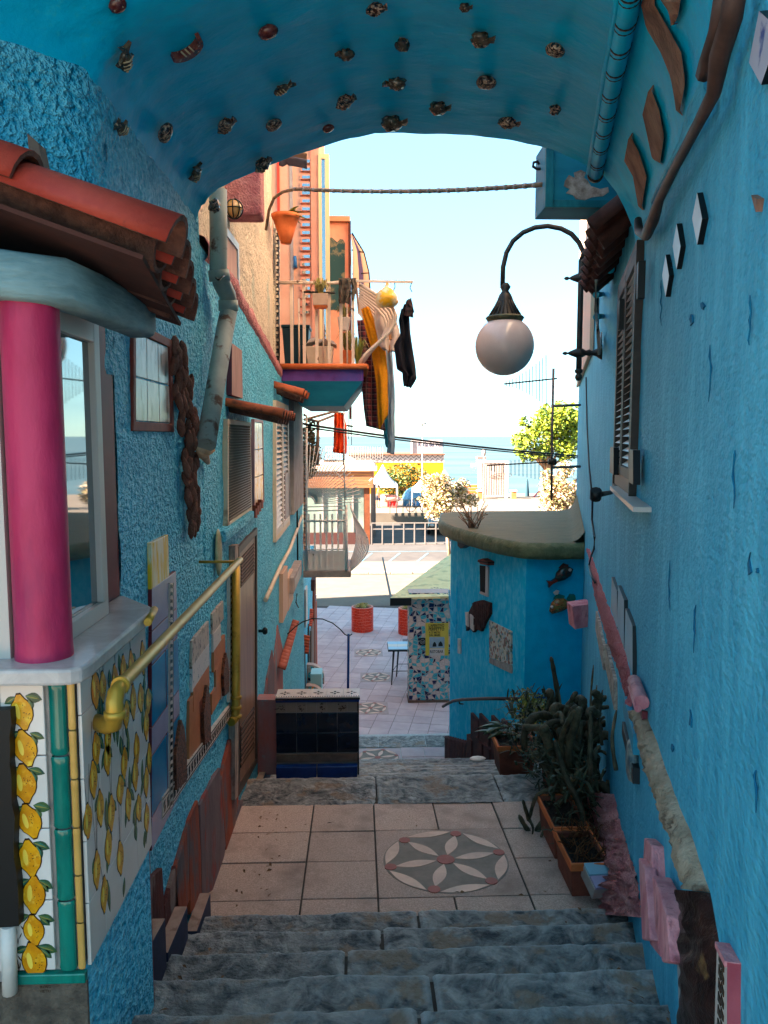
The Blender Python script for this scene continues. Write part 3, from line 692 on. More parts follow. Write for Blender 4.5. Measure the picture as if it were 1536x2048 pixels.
for (u, v, rx, ry, a) in [(44, 1424, 22, 30, .15), (51, 1496, 23, 31, .2), (49, 1567, 24, 33, .1), (60, 1642, 23, 30, .25), (60, 1716, 23, 32, .1), (68, 1789, 23, 33, -.05), (68, 1860, 21, 27, .1), (69, 1922, 25, 34, .15)]:
    m = MB(); c = fb(u, v)
    lemon(m, c, ex, ey, en, rx * ppm, ry * ppm, a)
    sg_ = 1 if v in (1424, 1642, 1716, 1922) else -1
    for (du, dv, ln, an) in ((8 * sg_, 34, random.uniform(32, 46), (-.35 if sg_ > 0 else 3.5)), (-10 * sg_, 32, random.uniform(24, 36), (3.6 if sg_ > 0 else -.45)), (14, 28, 30, random.uniform(-1.4, -.8))):
        leaf(m, c + ex * (du * ppm) + ey * (dv * ppm), ex, ey, en, ln * ppm * random.uniform(.85, 1.1), ln * ppm * .27, an + random.uniform(-.15, .15))
    for k in range(5):
        q = c + ex * ((-30 + random.uniform(-6, 6)) * ppm) + ey * (random.uniform(-20, 20) * ppm)
        m.prism(leafpoly(q + en * .001, ex, ey, 16 * ppm, 1.2 * ppm, random.uniform(-2, -1)), en, .0008, 1)
    m.build('painted_lemon', LEM, bay, recalc=False)
# signature at the foot of the column
m = MB(); text_mesh(m, 'IRVING', fb(80, 1976) + en * .001, ex, ey, 9 * ppm, 0, 22 * ppm); text_mesh(m, 'VIETRI', fb(80, 1985) + en * .001, ex, ey, 9 * ppm, 0, 22 * ppm)
m.build('painted_signature', mLemD, bay, recalc=False)
# black metal cover and white pipe at the far left of the front
g = MB(); pts = []
for i in range(17): v = 1420 + i * 27; pts.append(fb(lerp(18, 36, i / 16) + random.uniform(-4, 4), v, .03))
pts += [fb(-60, 1860, .03), fb(-60, 1425, .03)]
g.prism(pts, en, .03); g.build('black_panel', mBlack, bay)
g = MB(); g.tube([fb(17, 1850, .02), fb(20, 1985, .02)], 15 * ppm, 12); g.build('white_pipe', mWhite, bay)
# side: large white tiles with hanging lemons
def sd(u, v, o=0): return aX(u, v, XB + .008 + o)
yj = [YB + .014, 1.94, 2.09, 2.24, 2.396]
zj = [-1.313, -1.15, -.99, -.83, -.67, zt - .042]
for i in range(4):
    for k in range(5):
        g = MB(); g.box(XB - .0015, XB + .008, yj[i] + .001, yj[i + 1] - .001, zj[k] + .001, zj[k + 1] - .001)
        g.build('white_tile', mWhiteT, bay, bevel=.0015)
ex, en = V((0, 1, 0)), V((1, 0, 0))
sidel = [(205, 1370, 3), (230, 1362, 2.4), (262, 1330, 2.4), (285, 1312, 2), (190, 1375, 2), (215, 1475, 3), (192, 1493, 2), (186, 1555, 3), (214, 1512, 3), (252, 1425, 2.4), (273, 1492, 2.4), (248, 1522, 2), (266, 1400, 2.3), (281, 1392, 2), (292, 1445, 2), (296, 1398, 2), (298, 1512, 2), (240, 1576, 2.3), (222, 1622, 2.8), (200, 1612, 3), (175, 1638, 3), (256, 1605, 2.3), (277, 1612, 2.2), (293, 1632, 2.2), (216, 1690, 3), (240, 1712, 2.5), (193, 1735, 3), (208, 1785, 3), (292, 1560, 2.1), (233, 1420, 2.4), (218, 1440, 2.6), (270, 1545, 2.2), (246, 1340, 2.3)]
for (u, v, q) in sidel:
    c = sd(u, v + 4); pm = c.y / FPX
    m = MB(); lemon(m, c, ex, ey, en, .028 + random.uniform(-.003, .003), .036 + random.uniform(-.004, .007), random.uniform(-.12, .12))
    for k in range(2): leaf(m, c + ey * random.uniform(.03, .045) + ex * random.uniform(-.018, .018), ex, ey, en, random.uniform(.045, .075), .013, random.choice([-1.9, -1.3, -2.3, -.9, -1.57]))
    m.build('painted_lemon', LEM, bay, recalc=False)
m = MB()
for k in range(46):
    u, v, _ = random.choice(sidel); c = sd(u, v) + ex * random.uniform(-.06, .06) + ey * random.uniform(-.10, .10)
    if c.y > 2.37 or c.y < 1.87: continue
    leaf(m, c, ex, ey, en, random.uniform(.05, .10), random.uniform(.010, .017), random.uniform(-1.9, -1.2))
for k in range(40):
    u, v, _ = random.choice(sidel); c = sd(u, v); y1 = c + ey * random.uniform(.06, .25) + ex * random.uniform(-.03, .03)
    if y1.z > zb1: y1.z = zb1 - .01
    if y1.y > 2.38: continue
    d = (y1 - c); p = V((0, -d.z, d.y)).normalized() * .0012
    m.add([c + en * .0014 - p, c + en * .0014 + p, y1 + en * .0014 + p, y1 + en * .0014 - p], [(0, 1, 2, 3)], 1)
pts = [sd(u, v) + en * .003 for u, v in ((190, 1330), (205, 1300), (225, 1305), (245, 1270), (262, 1278), (280, 1255), (300, 1238))]
m.tube(pts, .003, 5, 1)
m.build('painted_foliage', LEM, bay, recalc=False)
# column, jamb, window
pc = V((-.772, 1.882, zt)); rr = .066
g = MB(); g.lathe([(rr * 1.02, 0), (rr * 1.02, .01), (rr, .035), (rr, .9)], pc, 40); g.build('column', mMag, bay)
g = MB(); g.box(-.9, -.803, 2.36, 2.599, zt, .47); g.build('red_jamb', mMaroon, bay, bevel=.01)
XG = -.776
g = MB(); g.box(XG - .012, XG, 1.96, 2.29, zt + .045, .27); g.build('glass_pane', mGlass, bay)
f = MB()
f.box(XG - .03, XG + .018, 1.96, 2.334, zt, zt + .046); f.box(XG - .03, XG + .018, 2.286, 2.334, zt + .046, .42); f.box(XG - .03, XG + .018, 1.96, 2.286, .27, .42); f.box(XG - .03, XG + .016, 1.94, 1.972, zt + .046, .27)
f.build('window_frame', mAlu, bay, bevel=.003)
g = MB(); g.box(-1.7, -.845, 1.86, 1.885, zt, .45); g.build('front_frame', mAlu, bay)
g = MB(); g.box(XG - .3, XG - .04, 1.96, 2.33, zt, .42); g.build('room_backing', mDark, bay)
# beam under the roof: rounded front and side lengths
def beam(pts, hw, hh, name):
    m = MB(); seg = 12; vs = []
    for i, p in enumerate(pts):
        t = (pts[min(i + 1, len(pts) - 1)] - pts[max(i - 1, 0)]).normalized(); a = t.cross(V((0, 0, 1))).normalized()
        for j in range(seg):
            q = 2 * math.pi * (j + .5) / seg; cx, cz = math.cos(q), math.sin(q)
            sx = math.copysign(abs(cx) ** .45, cx) * hw; sz = math.copysign(abs(cz) ** .45, cz) * hh
            vs.append(p + a * sx + V((0, 0, sz)) + V((0, 0, noise.noise(p * 8 + V((j, 0, 0))) * .004)))
    k = len(pts)
    m.add(vs, [(i * seg + j, i * seg + (j + 1) % seg, (i + 1) * seg + (j + 1) % seg, (i + 1) * seg + j) for i in range(k - 1) for j in range(seg)] + [list(range(seg)), list(range((k - 1) * seg, k * seg))], 0, True)
    return m.build(name, mBeam, bay)
bpts = [V(q) * .89 for q in ((-1.9, 2.03, .46), (-1.3, 2.03, .44), (-1.0, 2.03, .42), (-.87, 2.05, .405), (-.785, 2.10, .40), (-.765, 2.25, .40), (-.755, 2.5, .40), (-.75, 2.6, .40), (-.745, 2.72, .40))]
beam(bpts, .05, .056, 'beam')
# tiled roof of the bay
def barrel(m, a, b_, r0, r1, up, m0=0, m1=1, seg=9, th=.012):
    """half-round roof tile from a to b, open side down"""
    a, b_, up = V(a), V(b_), V(up); t = (b_ - a).normalized(); s_ = t.cross(up).normalized(); up = s_.cross(t).normalized()
    vs = []
    for p, r in ((a, r0), (b_, r1)):
        for rr_ in (r, r - th):
            for j in range(seg + 1):
                q = math.pi * j / seg; vs.append(p + s_ * (math.cos(q) * rr_) + up * (math.sin(q) * rr_))
    k = seg + 1
    fs, ms = [], []
    for j in range(seg):
        fs += [(j, j + 1, 2 * k + j + 1, 2 * k + j), (k + j, k + j + 1, 3 * k + j + 1, 3 * k + j)]; ms += [m0, m1]
        fs += [(j, j + 1, k + j + 1, k + j), (2 * k + j, 2 * k + j + 1, 3 * k + j + 1, 3 * k + j)]; ms += [m1, m1]
    fs += [(0, k, 3 * k, 2 * k), (seg, k + seg, 3 * k + seg, 2 * k + seg)]; ms += [m1, m1]
    b0 = len(m.v); m.v += vs
    for f_, q in zip(fs, ms): m.f.append([b0 + i for i in f_]); m.m.append(q); m.sm.append(q == m0)
    return m
e0, e1 = V((-.414, 1.77, .415)), V((-.53, 2.45, .372))
d_up = V((-.56, 0, .185))                       # from the eave back up the slope
rf = MB()
rf.prism([e0 + V((-.05, -.03, -.022)), e1 + V((-.02, .03, -.018)), e1 + d_up * 1.6 + V((0, 0, -.018)), e0 + d_up * 1.6 + V((0, -.03, -.022))], V((.32, 0, .95)), .01)
rf.build('roof_board', M('dark roof boards', '#3a211c', '#4a2b24', sc=8, rough=.9), bay)
nb = 5
for i in range(nb):
    e = lerp(e0, e1, i / (nb - 1)); upv = V((.3, 0, .95))
    m = MB(); barrel(m, e + d_up * .66 + V((0, 0, .008)), e + V((.01, 0, -.006)), .068, .08, upv); m.build('roof_tile', [mRedTile, mTileEnd], bay)
    m = MB(); barrel(m, e + d_up * 1.7 + V((0, 0, .03)), e + d_up * .55 + V((0, 0, .020)), .07, .083, upv); m.build('roof_tile', [mRedTile, mTileEnd], bay)
    if i < nb - 1:
        e = lerp(e0, e1, (i + .5) / (nb - 1)); m = MB(); barrel(m, e + d_up * 1.5 + V((0, 0, .05)), e + V((-.015, 0, .035)), .062, .07, V((-.3, 0, -.95))); m.build('roof_tile', [mTileEnd, mTileEnd], bay)
# wooden post stump and pink patch above the roof
g = MB(); g.prism([aY(54, 266, 2.06), aY(76, 285, 2.06), aY(96, 385, 2.06), aY(66, 385, 2.06)], (0, -1, 0), .05)
tag(g.build('wooden_post', mWood), 'short weathered wooden post rising behind the red roof tiles', 'post')

# ================================================================== LEFT WALL: things fixed to it
def rectL(u0, u1, v0, v1, o=0):
    """vertical rectangle on the wall; v0, v1 measured at its near (left) edge u0"""
    a, d = L(u0, v0, o), L(u0, v1, o); y1 = L(u1, VH, o).y
    return [a, V((a.x, y1, a.z)), V((a.x, y1, d.z)), d]
NX = V((1, 0, 0))
def slabL(name, pts, mat, o, parent=None, side=None, th=None, bevel=.002):
    m = MB(); m.prism([L(*p, o) if len(p) == 2 else p for p in pts], NX, th or (o + .03), 0, 0 if side is None else 1)
    return m.build(name, mat if side is None else [mat, side], parent, bevel=bevel)
# tile picture in a red-brown frame
tp = thing('tile_picture', 'silvery six-tile picture in a red brown wooden frame below the bay roof', 'tile picture', L(308, 857))
q = rectL(267, 349, 640, 862, .012); m = MB()
def frame_on(m, q, n, wf, d, mi=0):
    c = sum(q, V()) / 4; ex_ = (q[1] - q[0]).normalized(); ez_ = (q[3] - q[0]).normalized()
    inn = [q[0] + ex_ * wf + ez_ * wf, q[1] - ex_ * wf + ez_ * wf, q[2] - ex_ * wf - ez_ * wf, q[3] + ex_ * wf - ez_ * wf]
    for i in range(4):
        j = (i + 1) % 4; m.prism([q[i], q[j], inn[j], inn[i]], n, d, mi)
    return inn
inn = frame_on(m, q, NX, .035, .05); m.build('frame', M('red brown frame', '#6a2a20', '#7a3628', sc=14, rough=.6), tp, bevel=.003)
mSil = M('silvery worn tile', '#a9a5a0', '#c2bdb8', sc=14, rough=.25, c3='#7a7168', sc3=16, lo3=.55, hi3=.7, st=(1, 1, .4))
for i in range(3):
    for k in range(2):
        a = [lerp(lerp(inn[0], inn[1], (i + x) / 3), lerp(inn[3], inn[2], (i + x) / 3), (k + z) / 2) for x, z in ((.02, .02), (.98, .02), (.98, .98), (.02, .98))]
        m = MB(); m.prism([p - NX * .008 for p in a], NX, .03); m.build('picture_tile', mSil, tp, bevel=.002)
# garland of flat brown stones
gd = thing('stone_garland', 'brown garland of overlapping stones hanging down the blue wall', 'wall ornament', L(388, 1058))
path = [(358, 690), (362, 745), (370, 790), (378, 840), (384, 890), (381, 950), (386, 1000), (391, 1058)]
def plerp(path, t):
    k = t * (len(path) - 1); i = min(int(k), len(path) - 2); return lerp(V(path[i] + (0,)), V(path[i + 1] + (0,)), k - i)
for i in range(58):
    t = i / 57; p = plerp(path, t); du = (-9, 8, -1)[i % 3] * (1 if t < .9 else .5) + random.uniform(-4, 4) + (random.choice([-9, 0, 9]) if .2 < t < .6 else 0)
    c = L(p.x + du, p.y, random.uniform(.015, .04)); m = MB(); rot = Matrix.Rotation(random.uniform(-.2, .2), 3, 'X') @ Matrix.Rotation(random.uniform(-.25, .25), 3, 'Y')
    m.ell(c, .018, .021, random.uniform(.034, .058), rot, nu=8, nv=6, jit=.13); m.build('garland_stone', mBrick, gd)
# grey-green downpipe
dp = thing('downpipe', 'peeling grey green downpipe bent across the blue wall', 'downpipe', L(410, 930, .06))
p1 = [L(436, 380, .07), L(437, 470, .07), L(437, 545, .07), L(444, 568, .08), L(455, 590, .09), L(458, 620, .09), L(450, 660, .09), L(430, 780, .085), L(412, 890, .08)]
m = MB(); m.tube(p1, .047, 16); m.build('pipe', mPipeG, dp)
m = MB(); m.tube([L(437, 540, .07), L(440, 562, .075)], .056, 16); m.build('pipe_collar', mPipeG, dp); m = MB(); m.tube([L(456, 600, .09), L(457, 622, .09)], .054, 16); m.build('pipe_collar', mPipeG, dp)
m = MB(); m.tube([L(428, 552, .02), L(437, 560, .12), L(447, 552, .12), L(452, 556, .02)], .006, 6); m.build('pipe_clip', mIron, dp)
m = MB(); m.tube([L(411, 893, .07), L(405, 905, .05), L(416, 925, .02)], [.05, .03, .012], 10); m.build('broken_outlet', M('pale broken pipe', '#b58a6a', '#d0b090', sc=20, rough=.8), dp)
m = MB(); m.tube([aX(443, 395, XU + .05), aX(442, 480, XU + .05), aX(442, 560, XU + .06)], .012, 8); m.build('thin_conduit', mCream, dp)
# odd tiles
def lone(name, pts, mat, o, label, cat='wall tile', side=None, group=None):
    t = slabL(name, pts, mat, o, None, side); return tag(t, label, cat, group)
lone('wall_tile', rectL(464, 487, 686, 790, .03), M('brown streaked tile', '#8e6a5a', '#a58070', sc=18, rough=.6, st=(1, 1, .2)), .05, 'tall purple sided brown tile right of the downpipe', side=M('purple tile side', '#4b2a3c', rough=.6))
lone('wall_tile', rectL(303, 331, 1086, 1215, .014), M('white tile with yellow brush strokes', '#d8cfae', '#d5a924', sc=22, rough=.25, st=(1, 1, .16), lo=.46, hi=.54), .03, 'white tile brushed with yellow strokes above the lilac tile column')
m = MB(); c = L(437, 1105, .02); m.ell(c, .018, .062, .135, nu=24, nv=12)
o = m.build('oval_plaque', M('cream oval ceramic', '#cbbf9c', '#8a8a5e', sc=8, rough=.3)); tag(o, 'cream oval ceramic plaque above the gold handrail end', 'wall plaque')
# gold handrail and drain
hr = thing('handrail', 'gold painted pipe handrail running along the left wall', 'handrail', L(340, 1290, .06))
zz = -.628
ya, yb = 1.90, 3.92
XH = -.602
hp = [V((XB + .008, ya + .02, zz - .094)), V((XH - .03, ya + .0, zz - .096)), V((XH - .008, ya - .02, zz - .085)), V((XH, ya - .03, zz - .055)), V((XH, ya - .03, zz - .025)), V((XH, ya - .018, zz - .007)), V((XH, ya + .02, zz)), V((XH, yb, zz))]
m = MB(); m.tube(hp, [.021, .022, .022, .022, .021, .021, .0168, .0168], 14); m.build('rail', mGold, hr)
m = MB(); m.tube([hp[3] + V((0, 0, .008)), hp[3] - V((0, 0, .010))], .027, 14); m.build('rail_joint', mGold, hr)
m = MB(); m.tube([hp[6] - V((0, .004, 0)), hp[6] + V((0, .012, 0))], .0235, 14); m.build('rail_joint', mGold, hr)
m = MB(); m.tube([V((XL, yb - .06, zz)), V((XH, yb - .06, zz))], .007, 8); m.build('rail_bracket', mGold, hr)
gp = thing('gas_pipe', 'vertical gold painted pipe beside the brown door', 'pipe', L(470, 1440, .05))
m = MB(); m.tube([L(472, 1130, .05), L(472, 1420, .05), L(470, 1438, .045), L(462, 1444, .03)], .027, 12); m.build('pipe', mGold, gp)
for v_ in (1392, 1412, 1430):
    m = MB(); m.tube([L(472, v_, .05), L(472, v_ + 6, .05)], .035, 12); m.build('pipe_ring', mGold, gp)
# short gold pipe at the end of the sill
m = MB(); m.tube([V((-.625, 2.27, zt - .012)), V((-.65, 2.44, zt - .012))], .012, 10); tag(m.build('pipe_stub', mGold), 'short brass pipe stub at the far end of the marble sill', 'pipe')
# column of lilac and blue tiles with a maroon flank
tcs = thing('tile_column', 'column of lilac and blue wall tiles with a maroon flank beside the lemon tiles', 'tile column', L(325, 1690))
seq = [(1178, 1262, mLilac), (1264, 1330, mLilac), (1332, 1455, mBlueT), (1457, 1512, mLilac), (1514, 1635, mBlueT), (1637, 1702, mLilac)]
for v0, v1, mt in seq:
    if mt is mBlueT:
        q = rectL(304, 345, v0, v1, .016)
        for a, b_ in ((0, .49), (.51, 1)): slabL('column_tile', [lerp(q[0], q[1], a), lerp(q[0], q[1], b_), lerp(q[3], q[2], b_), lerp(q[3], q[2], a)], mt, .016, tcs, mMaroon)
    else: slabL('column_tile', rectL(304, 345, v0, v1, .016), mt, .016, tcs, mMaroon)
mBor = M('white border tile', '#c4bcb4', '#b2aaa3', sc=9, rough=.3)
def border(name, quad, k, parent, label=None):
    """strip of white tiles with dark wave marks; quad: tl, tr, br, bl on the plane"""
    for i in range(k):
        a = [lerp(quad[0], quad[1], (i + .01) / k), lerp(quad[0], quad[1], (i + .99) / k), lerp(quad[3], quad[2], (i + .99) / k), lerp(quad[3], quad[2], (i + .01) / k)]
        m = MB(); m.prism(a, NX, .02, 0)
        for j in range(5):
            t0, t1 = (j + .25) / 5, (j + .75) / 5
            s_ = [lerp(lerp(a[0], a[1], t), lerp(a[3], a[2], t), w_) + NX * .001 for t, w_ in ((t0, .3), (t1, .22), (t1 - .02, .5), (t0 + .12, .55), (t1, .75), (t0, .78), (t0 + .02, .6), (t1 - .1, .45))]
            m.prism(s_, NX, .001, 1)
        for w_ in (.08, .88):
            m.prism([lerp(a[0], a[3], w_) + NX * .001, lerp(a[1], a[2], w_) + NX * .001, lerp(a[1], a[2], w_ + .05) + NX * .001, lerp(a[0], a[3], w_ + .05) + NX * .001], NX, .001, 1)
        m.build('border_tile', [mBor, mLemD], parent, recalc=False)
wb = thing('tile_border', 'white border strip with dark wave marks framing the little tile town', 'tile border', L(400, 1560))
border('b', [L(325, 1595, .02), L(466, 1404, .02), L(466, 1428, .02), L(325, 1640, .02)], 6, wb)
border('b', [L(347, 1610, .021), L(347, 1165, .021), L(339, 1165, .021), L(339, 1620, .021)], 6, wb)
border('b', [L(467, 1400, .021), L(467, 1150, .021), L(460, 1150, .021), L(460, 1405, .021)], 4, wb)
# the little town of tiles
mTr = M('tile with ink drawing', '#b8ab9a', '#5a4d42', sc=26, rough=.35, lo=.52, hi=.62)
mDot = M('white tile with blue dots', '#c6c2bc', '#2c4a5c', sc=48, rough=.3, lo=.60, hi=.64)
mOrT = M('orange brown tile', '#a5633a', '#b57246', sc=9, rough=.5)
mRB = M('red brown board', '#6b2f22', '#7e3a2a', sc=10, rough=.7, bump=.3, bsc=30, bd=.01)
tw = thing('tile_town', 'little wall town of patterned orange and brown tiles inside the border', 'tile mosaic', L(410, 1570))
for (u0, u1, v0, v1, mt, o) in [(384, 409, 1283, 1338, mTr, 0.0135), (385, 409, 1332, 1385, mDot, 0.0144), (387, 408, 1378, 1425, mOrT, 0.0153), (379, 386, 1402, 1530, mOrT, 0.0135), (388, 407, 1420, 1520, mRB, 0.0126), (425, 440, 1228, 1268, mTr, 0.0135), (427, 434, 1268, 1305, mDot, 0.0140), (428, 442, 1302, 1345, mOrT, 0.0149), (432, 438, 1340, 1382, mOrT, 0.0135), (424, 442, 1388, 1430, mOrT, 0.0131), (443, 449, 1362, 1400, mDot, 0.0135)]:
    slabL('town_tile', rectL(u0, u1, v0, v1, o), mt, o, tw)
mBark = M('copper brown chippings', '#3f1f16', '#8a4c30', sc=60, rough=.5, bump=1, bsc=90, bd=.03)
for (u, v0, v1, wd) in ((364, 1440, 1580, 20), (416, 1370, 1490, 12), (454, 1305, 1392, 9)):
    m = MB(); pts = [L(u - wd / 2, v1, .03), L(u - wd / 2 - 2, lerp(v0, v1, .5), .03), L(u - 3, v0 + 12, .03), L(u - 1, v0, .03), L(u + wd / 4, v0 + 16, .03), L(u + wd / 2, lerp(v0, v1, .45), .03), L(u + wd / 2, v1 - wd * .9, .03)]
    m.prism(pts, NX, .05); m.build('cypress', mBark, tw)
# painted boulders low on the wall
mPl = [M('dark red painted stone', '#4a1f1c', '#5e2a22', sc=8, rough=.8, c3='#7e6a62', sc3=7, lo3=.54, hi3=.6, bump=.8, bsc=30, bd=.015, st=(1, 1, .4)),
       M('rust painted stone', '#7d3520', '#8f4428', sc=8, rough=.8, c3='#5d5457', sc3=7, lo3=.50, hi3=.62, bump=.5, bsc=30, bd=.015, st=(1, 1, .4)),
       M('purple grey painted stone', '#5d5257', '#6e6064', sc=8, rough=.85, c3='#8a3426', sc3=7, lo3=.52, hi3=.63, bump=.5, bsc=30, bd=.015, st=(1, 1, .4)),
       M('pink grey painted stone', '#86696a', '#9a5a52', sc=8, rough=.85, c3='#5f8c97', sc3=5, lo3=.58, hi3=.63, bump=.5, bsc=30, bd=.015, st=(1, 1, .4))]
pr_ = thing('painted_stones', 'painted red and grey stones along the foot of the left wall', 'wall decoration', L(380, 1800))
for pts, k in ([[(255, 2010), (266, 1900), (280, 1850), (300, 1758), (325, 1735), (330, 1830), (330, 1900)], 0], [[(332, 1900), (330, 1812), (345, 1760), (352, 1730), (360, 1850)], 0], [[(354, 1860), (350, 1745), (366, 1690), (378, 1640), (380, 1800)], 1],
                [[(381, 1830), (378, 1640), (396, 1600), (402, 1700), (404, 1790)], 1], [[(405, 1795), (400, 1610), (420, 1570), (440, 1535), (452, 1690), (440, 1770)], 2], [[(442, 1560), (460, 1480), (475, 1472), (478, 1590), (470, 1660), (453, 1700)], 1],
                [[(454, 1705), (470, 1660), (480, 1600), (505, 1600), (500, 1640), (470, 1720)], 2]):
    slabL('painted_stone', pts, mPl[k], .018, pr_, bevel=.004)
# skirting boards stepping down with the stairs
sk = thing('skirting_boards', 'row of tan topped skirting boards stepping down the left wall', 'skirting', L(400, 1830, .04))
mTan = M('tan worn board edge', '#8d7668', '#a08a7a', sc=14, rough=.9, c3='#6a4c3c', sc3=12); mNv = M('indigo board side', '#23263c', '#2e3350', sc=9, rough=.7)
for (u0, v0, u1, v1) in ((262, 1962, 331, 1836), (336, 1905, 375, 1812), (394, 1862, 421, 1785), (428, 1836, 512, 1592), (514, 1590, 549, 1500)):
    a, b_ = L(u0, v0, .07), L(u1, v1, .07); m = MB()
    m.prism([a, b_, b_ - V((0, 0, .6)), a - V((0, 0, .6))], NX, .055, 0)
    m.m = [1, 1] + [0, 1, 1, 1]
    m.build('skirting_board', [mTan, mNv], sk, bevel=.004)
# grated window
gw = thing('grated_window', 'mesh covered window under the red tile ledge on the left wall', 'window', L(478, 1040))
q = rectL(456, 502, 838, 1056, .03); m = MB(); inn = frame_on(m, q, NX, .03, .05); m.build('frame', mCream, gw, bevel=.003)
m = MB(); m.prism([p - NX * .02 for p in inn], NX, .02); m.build('dark_pane', mDark, gw)
m = MB()
for i in range(1, 34):
    t = i / 34; a, b_ = lerp(inn[0], inn[3], t), lerp(inn[1], inn[2], t); m.tube([a, b_], .0035, 4)
for i in range(1, 22):
    t = i / 22; a, b_ = lerp(inn[0], inn[1], t), lerp(inn[3], inn[2], t); m.tube([a - NX * .004, b_ - NX * .004], .0022, 4)
stuff(m.build('wire_mesh', M('pale wire', '#a89c8c', rough=.5), gw))
m = MB(); m.prism(rectL(452, 506, 1062, 1086, .06), NX, .09); m.build('sill', mBlueL, gw, bevel=.01)
# little tiled ledges
def ledge_roof(label, near_u, v_wall, v_eave, eave_u, y_end, n, mat=mTerraO, r=.058):
    t = thing('tile_ledge', label, 'tile roof', L(near_u, v_wall))
    y0 = L(near_u, VH).y; zw = L(near_u, v_wall).z
    ee = aY(eave_u, v_eave, y0)
    for i in range(n):
        y = lerp(y0, y_end, i / max(1, n - 1)); m = MB()
        barrel(m, V((XL - .02, y, zw)), V((ee.x, y, ee.z + random.uniform(-.006, .006))), r * .9, r, V((.3, 0, 1)), 0, 1); m.build('roof_tile', [mat, mTileEnd], t)
        if i < n - 1:
            y += (y_end - y0) / (n - 1) / 2; m = MB(); barrel(m, V((XL - .02, y, zw + .01)), V((ee.x - .03, y, ee.z + .012)), r * .7, r * .8, V((-.3, 0, -1)), 0, 1); m.build('roof_tile', [mTileEnd, mTileEnd], t)
    return t
mTO = M('orange brown roof tile', '#8e4526', '#a8552f', sc=9, rough=.75, c3='#5a3020', sc3=14, lo3=.55, hi3=.7, rnd=.08)
ledge_roof('orange tile ledge over the mesh covered window', 455, 812, 836, 566, 5.65, 6, mTO)
ledge_roof('orange tile ledge under the balcony over the narrow shutters', 550, 776, 792, 606, 8.75, 4, mTO, r=.075)
# framed gilded tile panel
gt = thing('gilded_picture', 'tall gilded and white tile panel with a brick foot beside the mesh window', 'tile panel', L(517, 1010))
q = rectL(509, 527, 838, 1018, .025); m = MB(); inn = frame_on(m, q, NX, .02, .045); m.build('frame', M('mauve tile edge', '#8f6f78', rough=.5), gt)
mGild = M('white and gold tile', '#c6bfae', '#c79a3c', sc=7, rough=.2, lo=.5, hi=.6, c3='#8d8a80', sc3=9)
for i in range(2):
    for k in range(3):
        a = [lerp(lerp(inn[0], inn[1], (i + x) / 2), lerp(inn[3], inn[2], (i + x) / 2), (k + z) / 3) for x, z in ((.02, .02), (.98, .02), (.98, .98), (.02, .98))]
        m = MB(); m.prism([p - NX * .005 for p in a], NX, .02); m.build('picture_tile', mGild, gt)
for i in range(4):
    a, b_ = L(511 + i * 4, 1017 - i * 6, .05), L(514.6 + i * 4, 1017 - i * 6, .05)
    m = MB(); m.prism([a, b_, b_ - V((0, 0, .07)), a - V((0, 0, .07))], NX, .05); m.build('foot_brick', mTerra, gt)
# narrow louvred shutters
def shutter(t, q, n, slats, mfr, msl, off=.0, thick=.03, tilt=.02):
    """two louvred leaves filling quad q (tl, tr, br, bl) on a wall with normal n"""
    for leafi in range(2):
        a = [lerp(q[0], q[1], leafi / 2 + (.01 if leafi else 0)), lerp(q[0], q[1], leafi / 2 + (.5 if leafi else .49)), lerp(q[3], q[2], leafi / 2 + (.5 if leafi else .49)), lerp(q[3], q[2], leafi / 2 + (.01 if leafi else 0))]
        m = MB(); w_ = (a[1] - a[0]).length; inn = frame_on(m, a, n, min(.05, w_ * .13), thick); lf = m.build('shutter_leaf', mfr, t, bevel=.002)
        for i in range(slats):
            z0, z1 = i / slats, (i + .8) / slats
            p0, p1 = lerp(inn[0], inn[3], z0), lerp(inn[1], inn[2], z0); p2, p3 = lerp(inn[1], inn[2], z1), lerp(inn[0], inn[3], z1)
            m = MB(); m.prism([p0 - n * (thick * .95), p1 - n * (thick * .95), p2 - n * .003, p3 - n * .003], n, .006); m.build('slat', msl, lf)
ns_ = thing('window_shutter', 'narrow pale louvred shutters on the far left wall', 'window', L(565, 1080))
m = MB(); q = rectL(552, 578, 800, 1085, .03); inn = frame_on(m, q, NX, .05, .05); m.build('frame', mCream, ns_)
m = MB(); m.prism([p - NX * .045 for p in inn], NX, .01); m.build('dark_pane', mDark, ns_)
shutter(ns_, inn, NX, 22, mWhite, mWhite, thick=.04)
# brown door with grilles
dr = thing('door', 'brown wooden door with vent grilles in the left wall', 'door', L(497, 1580))
m = MB(); qd = [L(478, 1094, .02), L(515, 1055, .02), L(515, 1525, .02), L(478, 1592, .02)]
inn = frame_on(m, qd, NX, .05, .05); m.build('frame', M('dark door frame', '#3a2c24', '#4a382e', sc=6, rough=.4), dr)
m = MB(); m.prism([p - NX * .012 for p in inn], NX, .03); m.build('door_panel', mDoor, dr)
for t0, t1 in ((.03, .16), (.76, .94)):
    a = [lerp(inn[0], inn[3], t0), lerp(inn[1], inn[2], t0), lerp(inn[1], inn[2], t1), lerp(inn[0], inn[3], t1)]
    a = [lerp(a[0], a[1], .1), lerp(a[0], a[1], .9), lerp(a[3], a[2], .9), lerp(a[3], a[2], .1)]
    m = MB(); m.prism([p - NX * .009 for p in a], NX, .004, 0); vg = m.build('vent_grille', mDark, dr)
    for i in range(8):
        b_ = [lerp(a[0], a[3], (i + .1) / 8), lerp(a[1], a[2], (i + .1) / 8), lerp(a[1], a[2], (i + .6) / 8), lerp(a[0], a[3], (i + .6) / 8)]
        m = MB(); m.prism([p - NX * .003 for p in b_], NX, .005); m.build('grille_bar', mWood, vg)
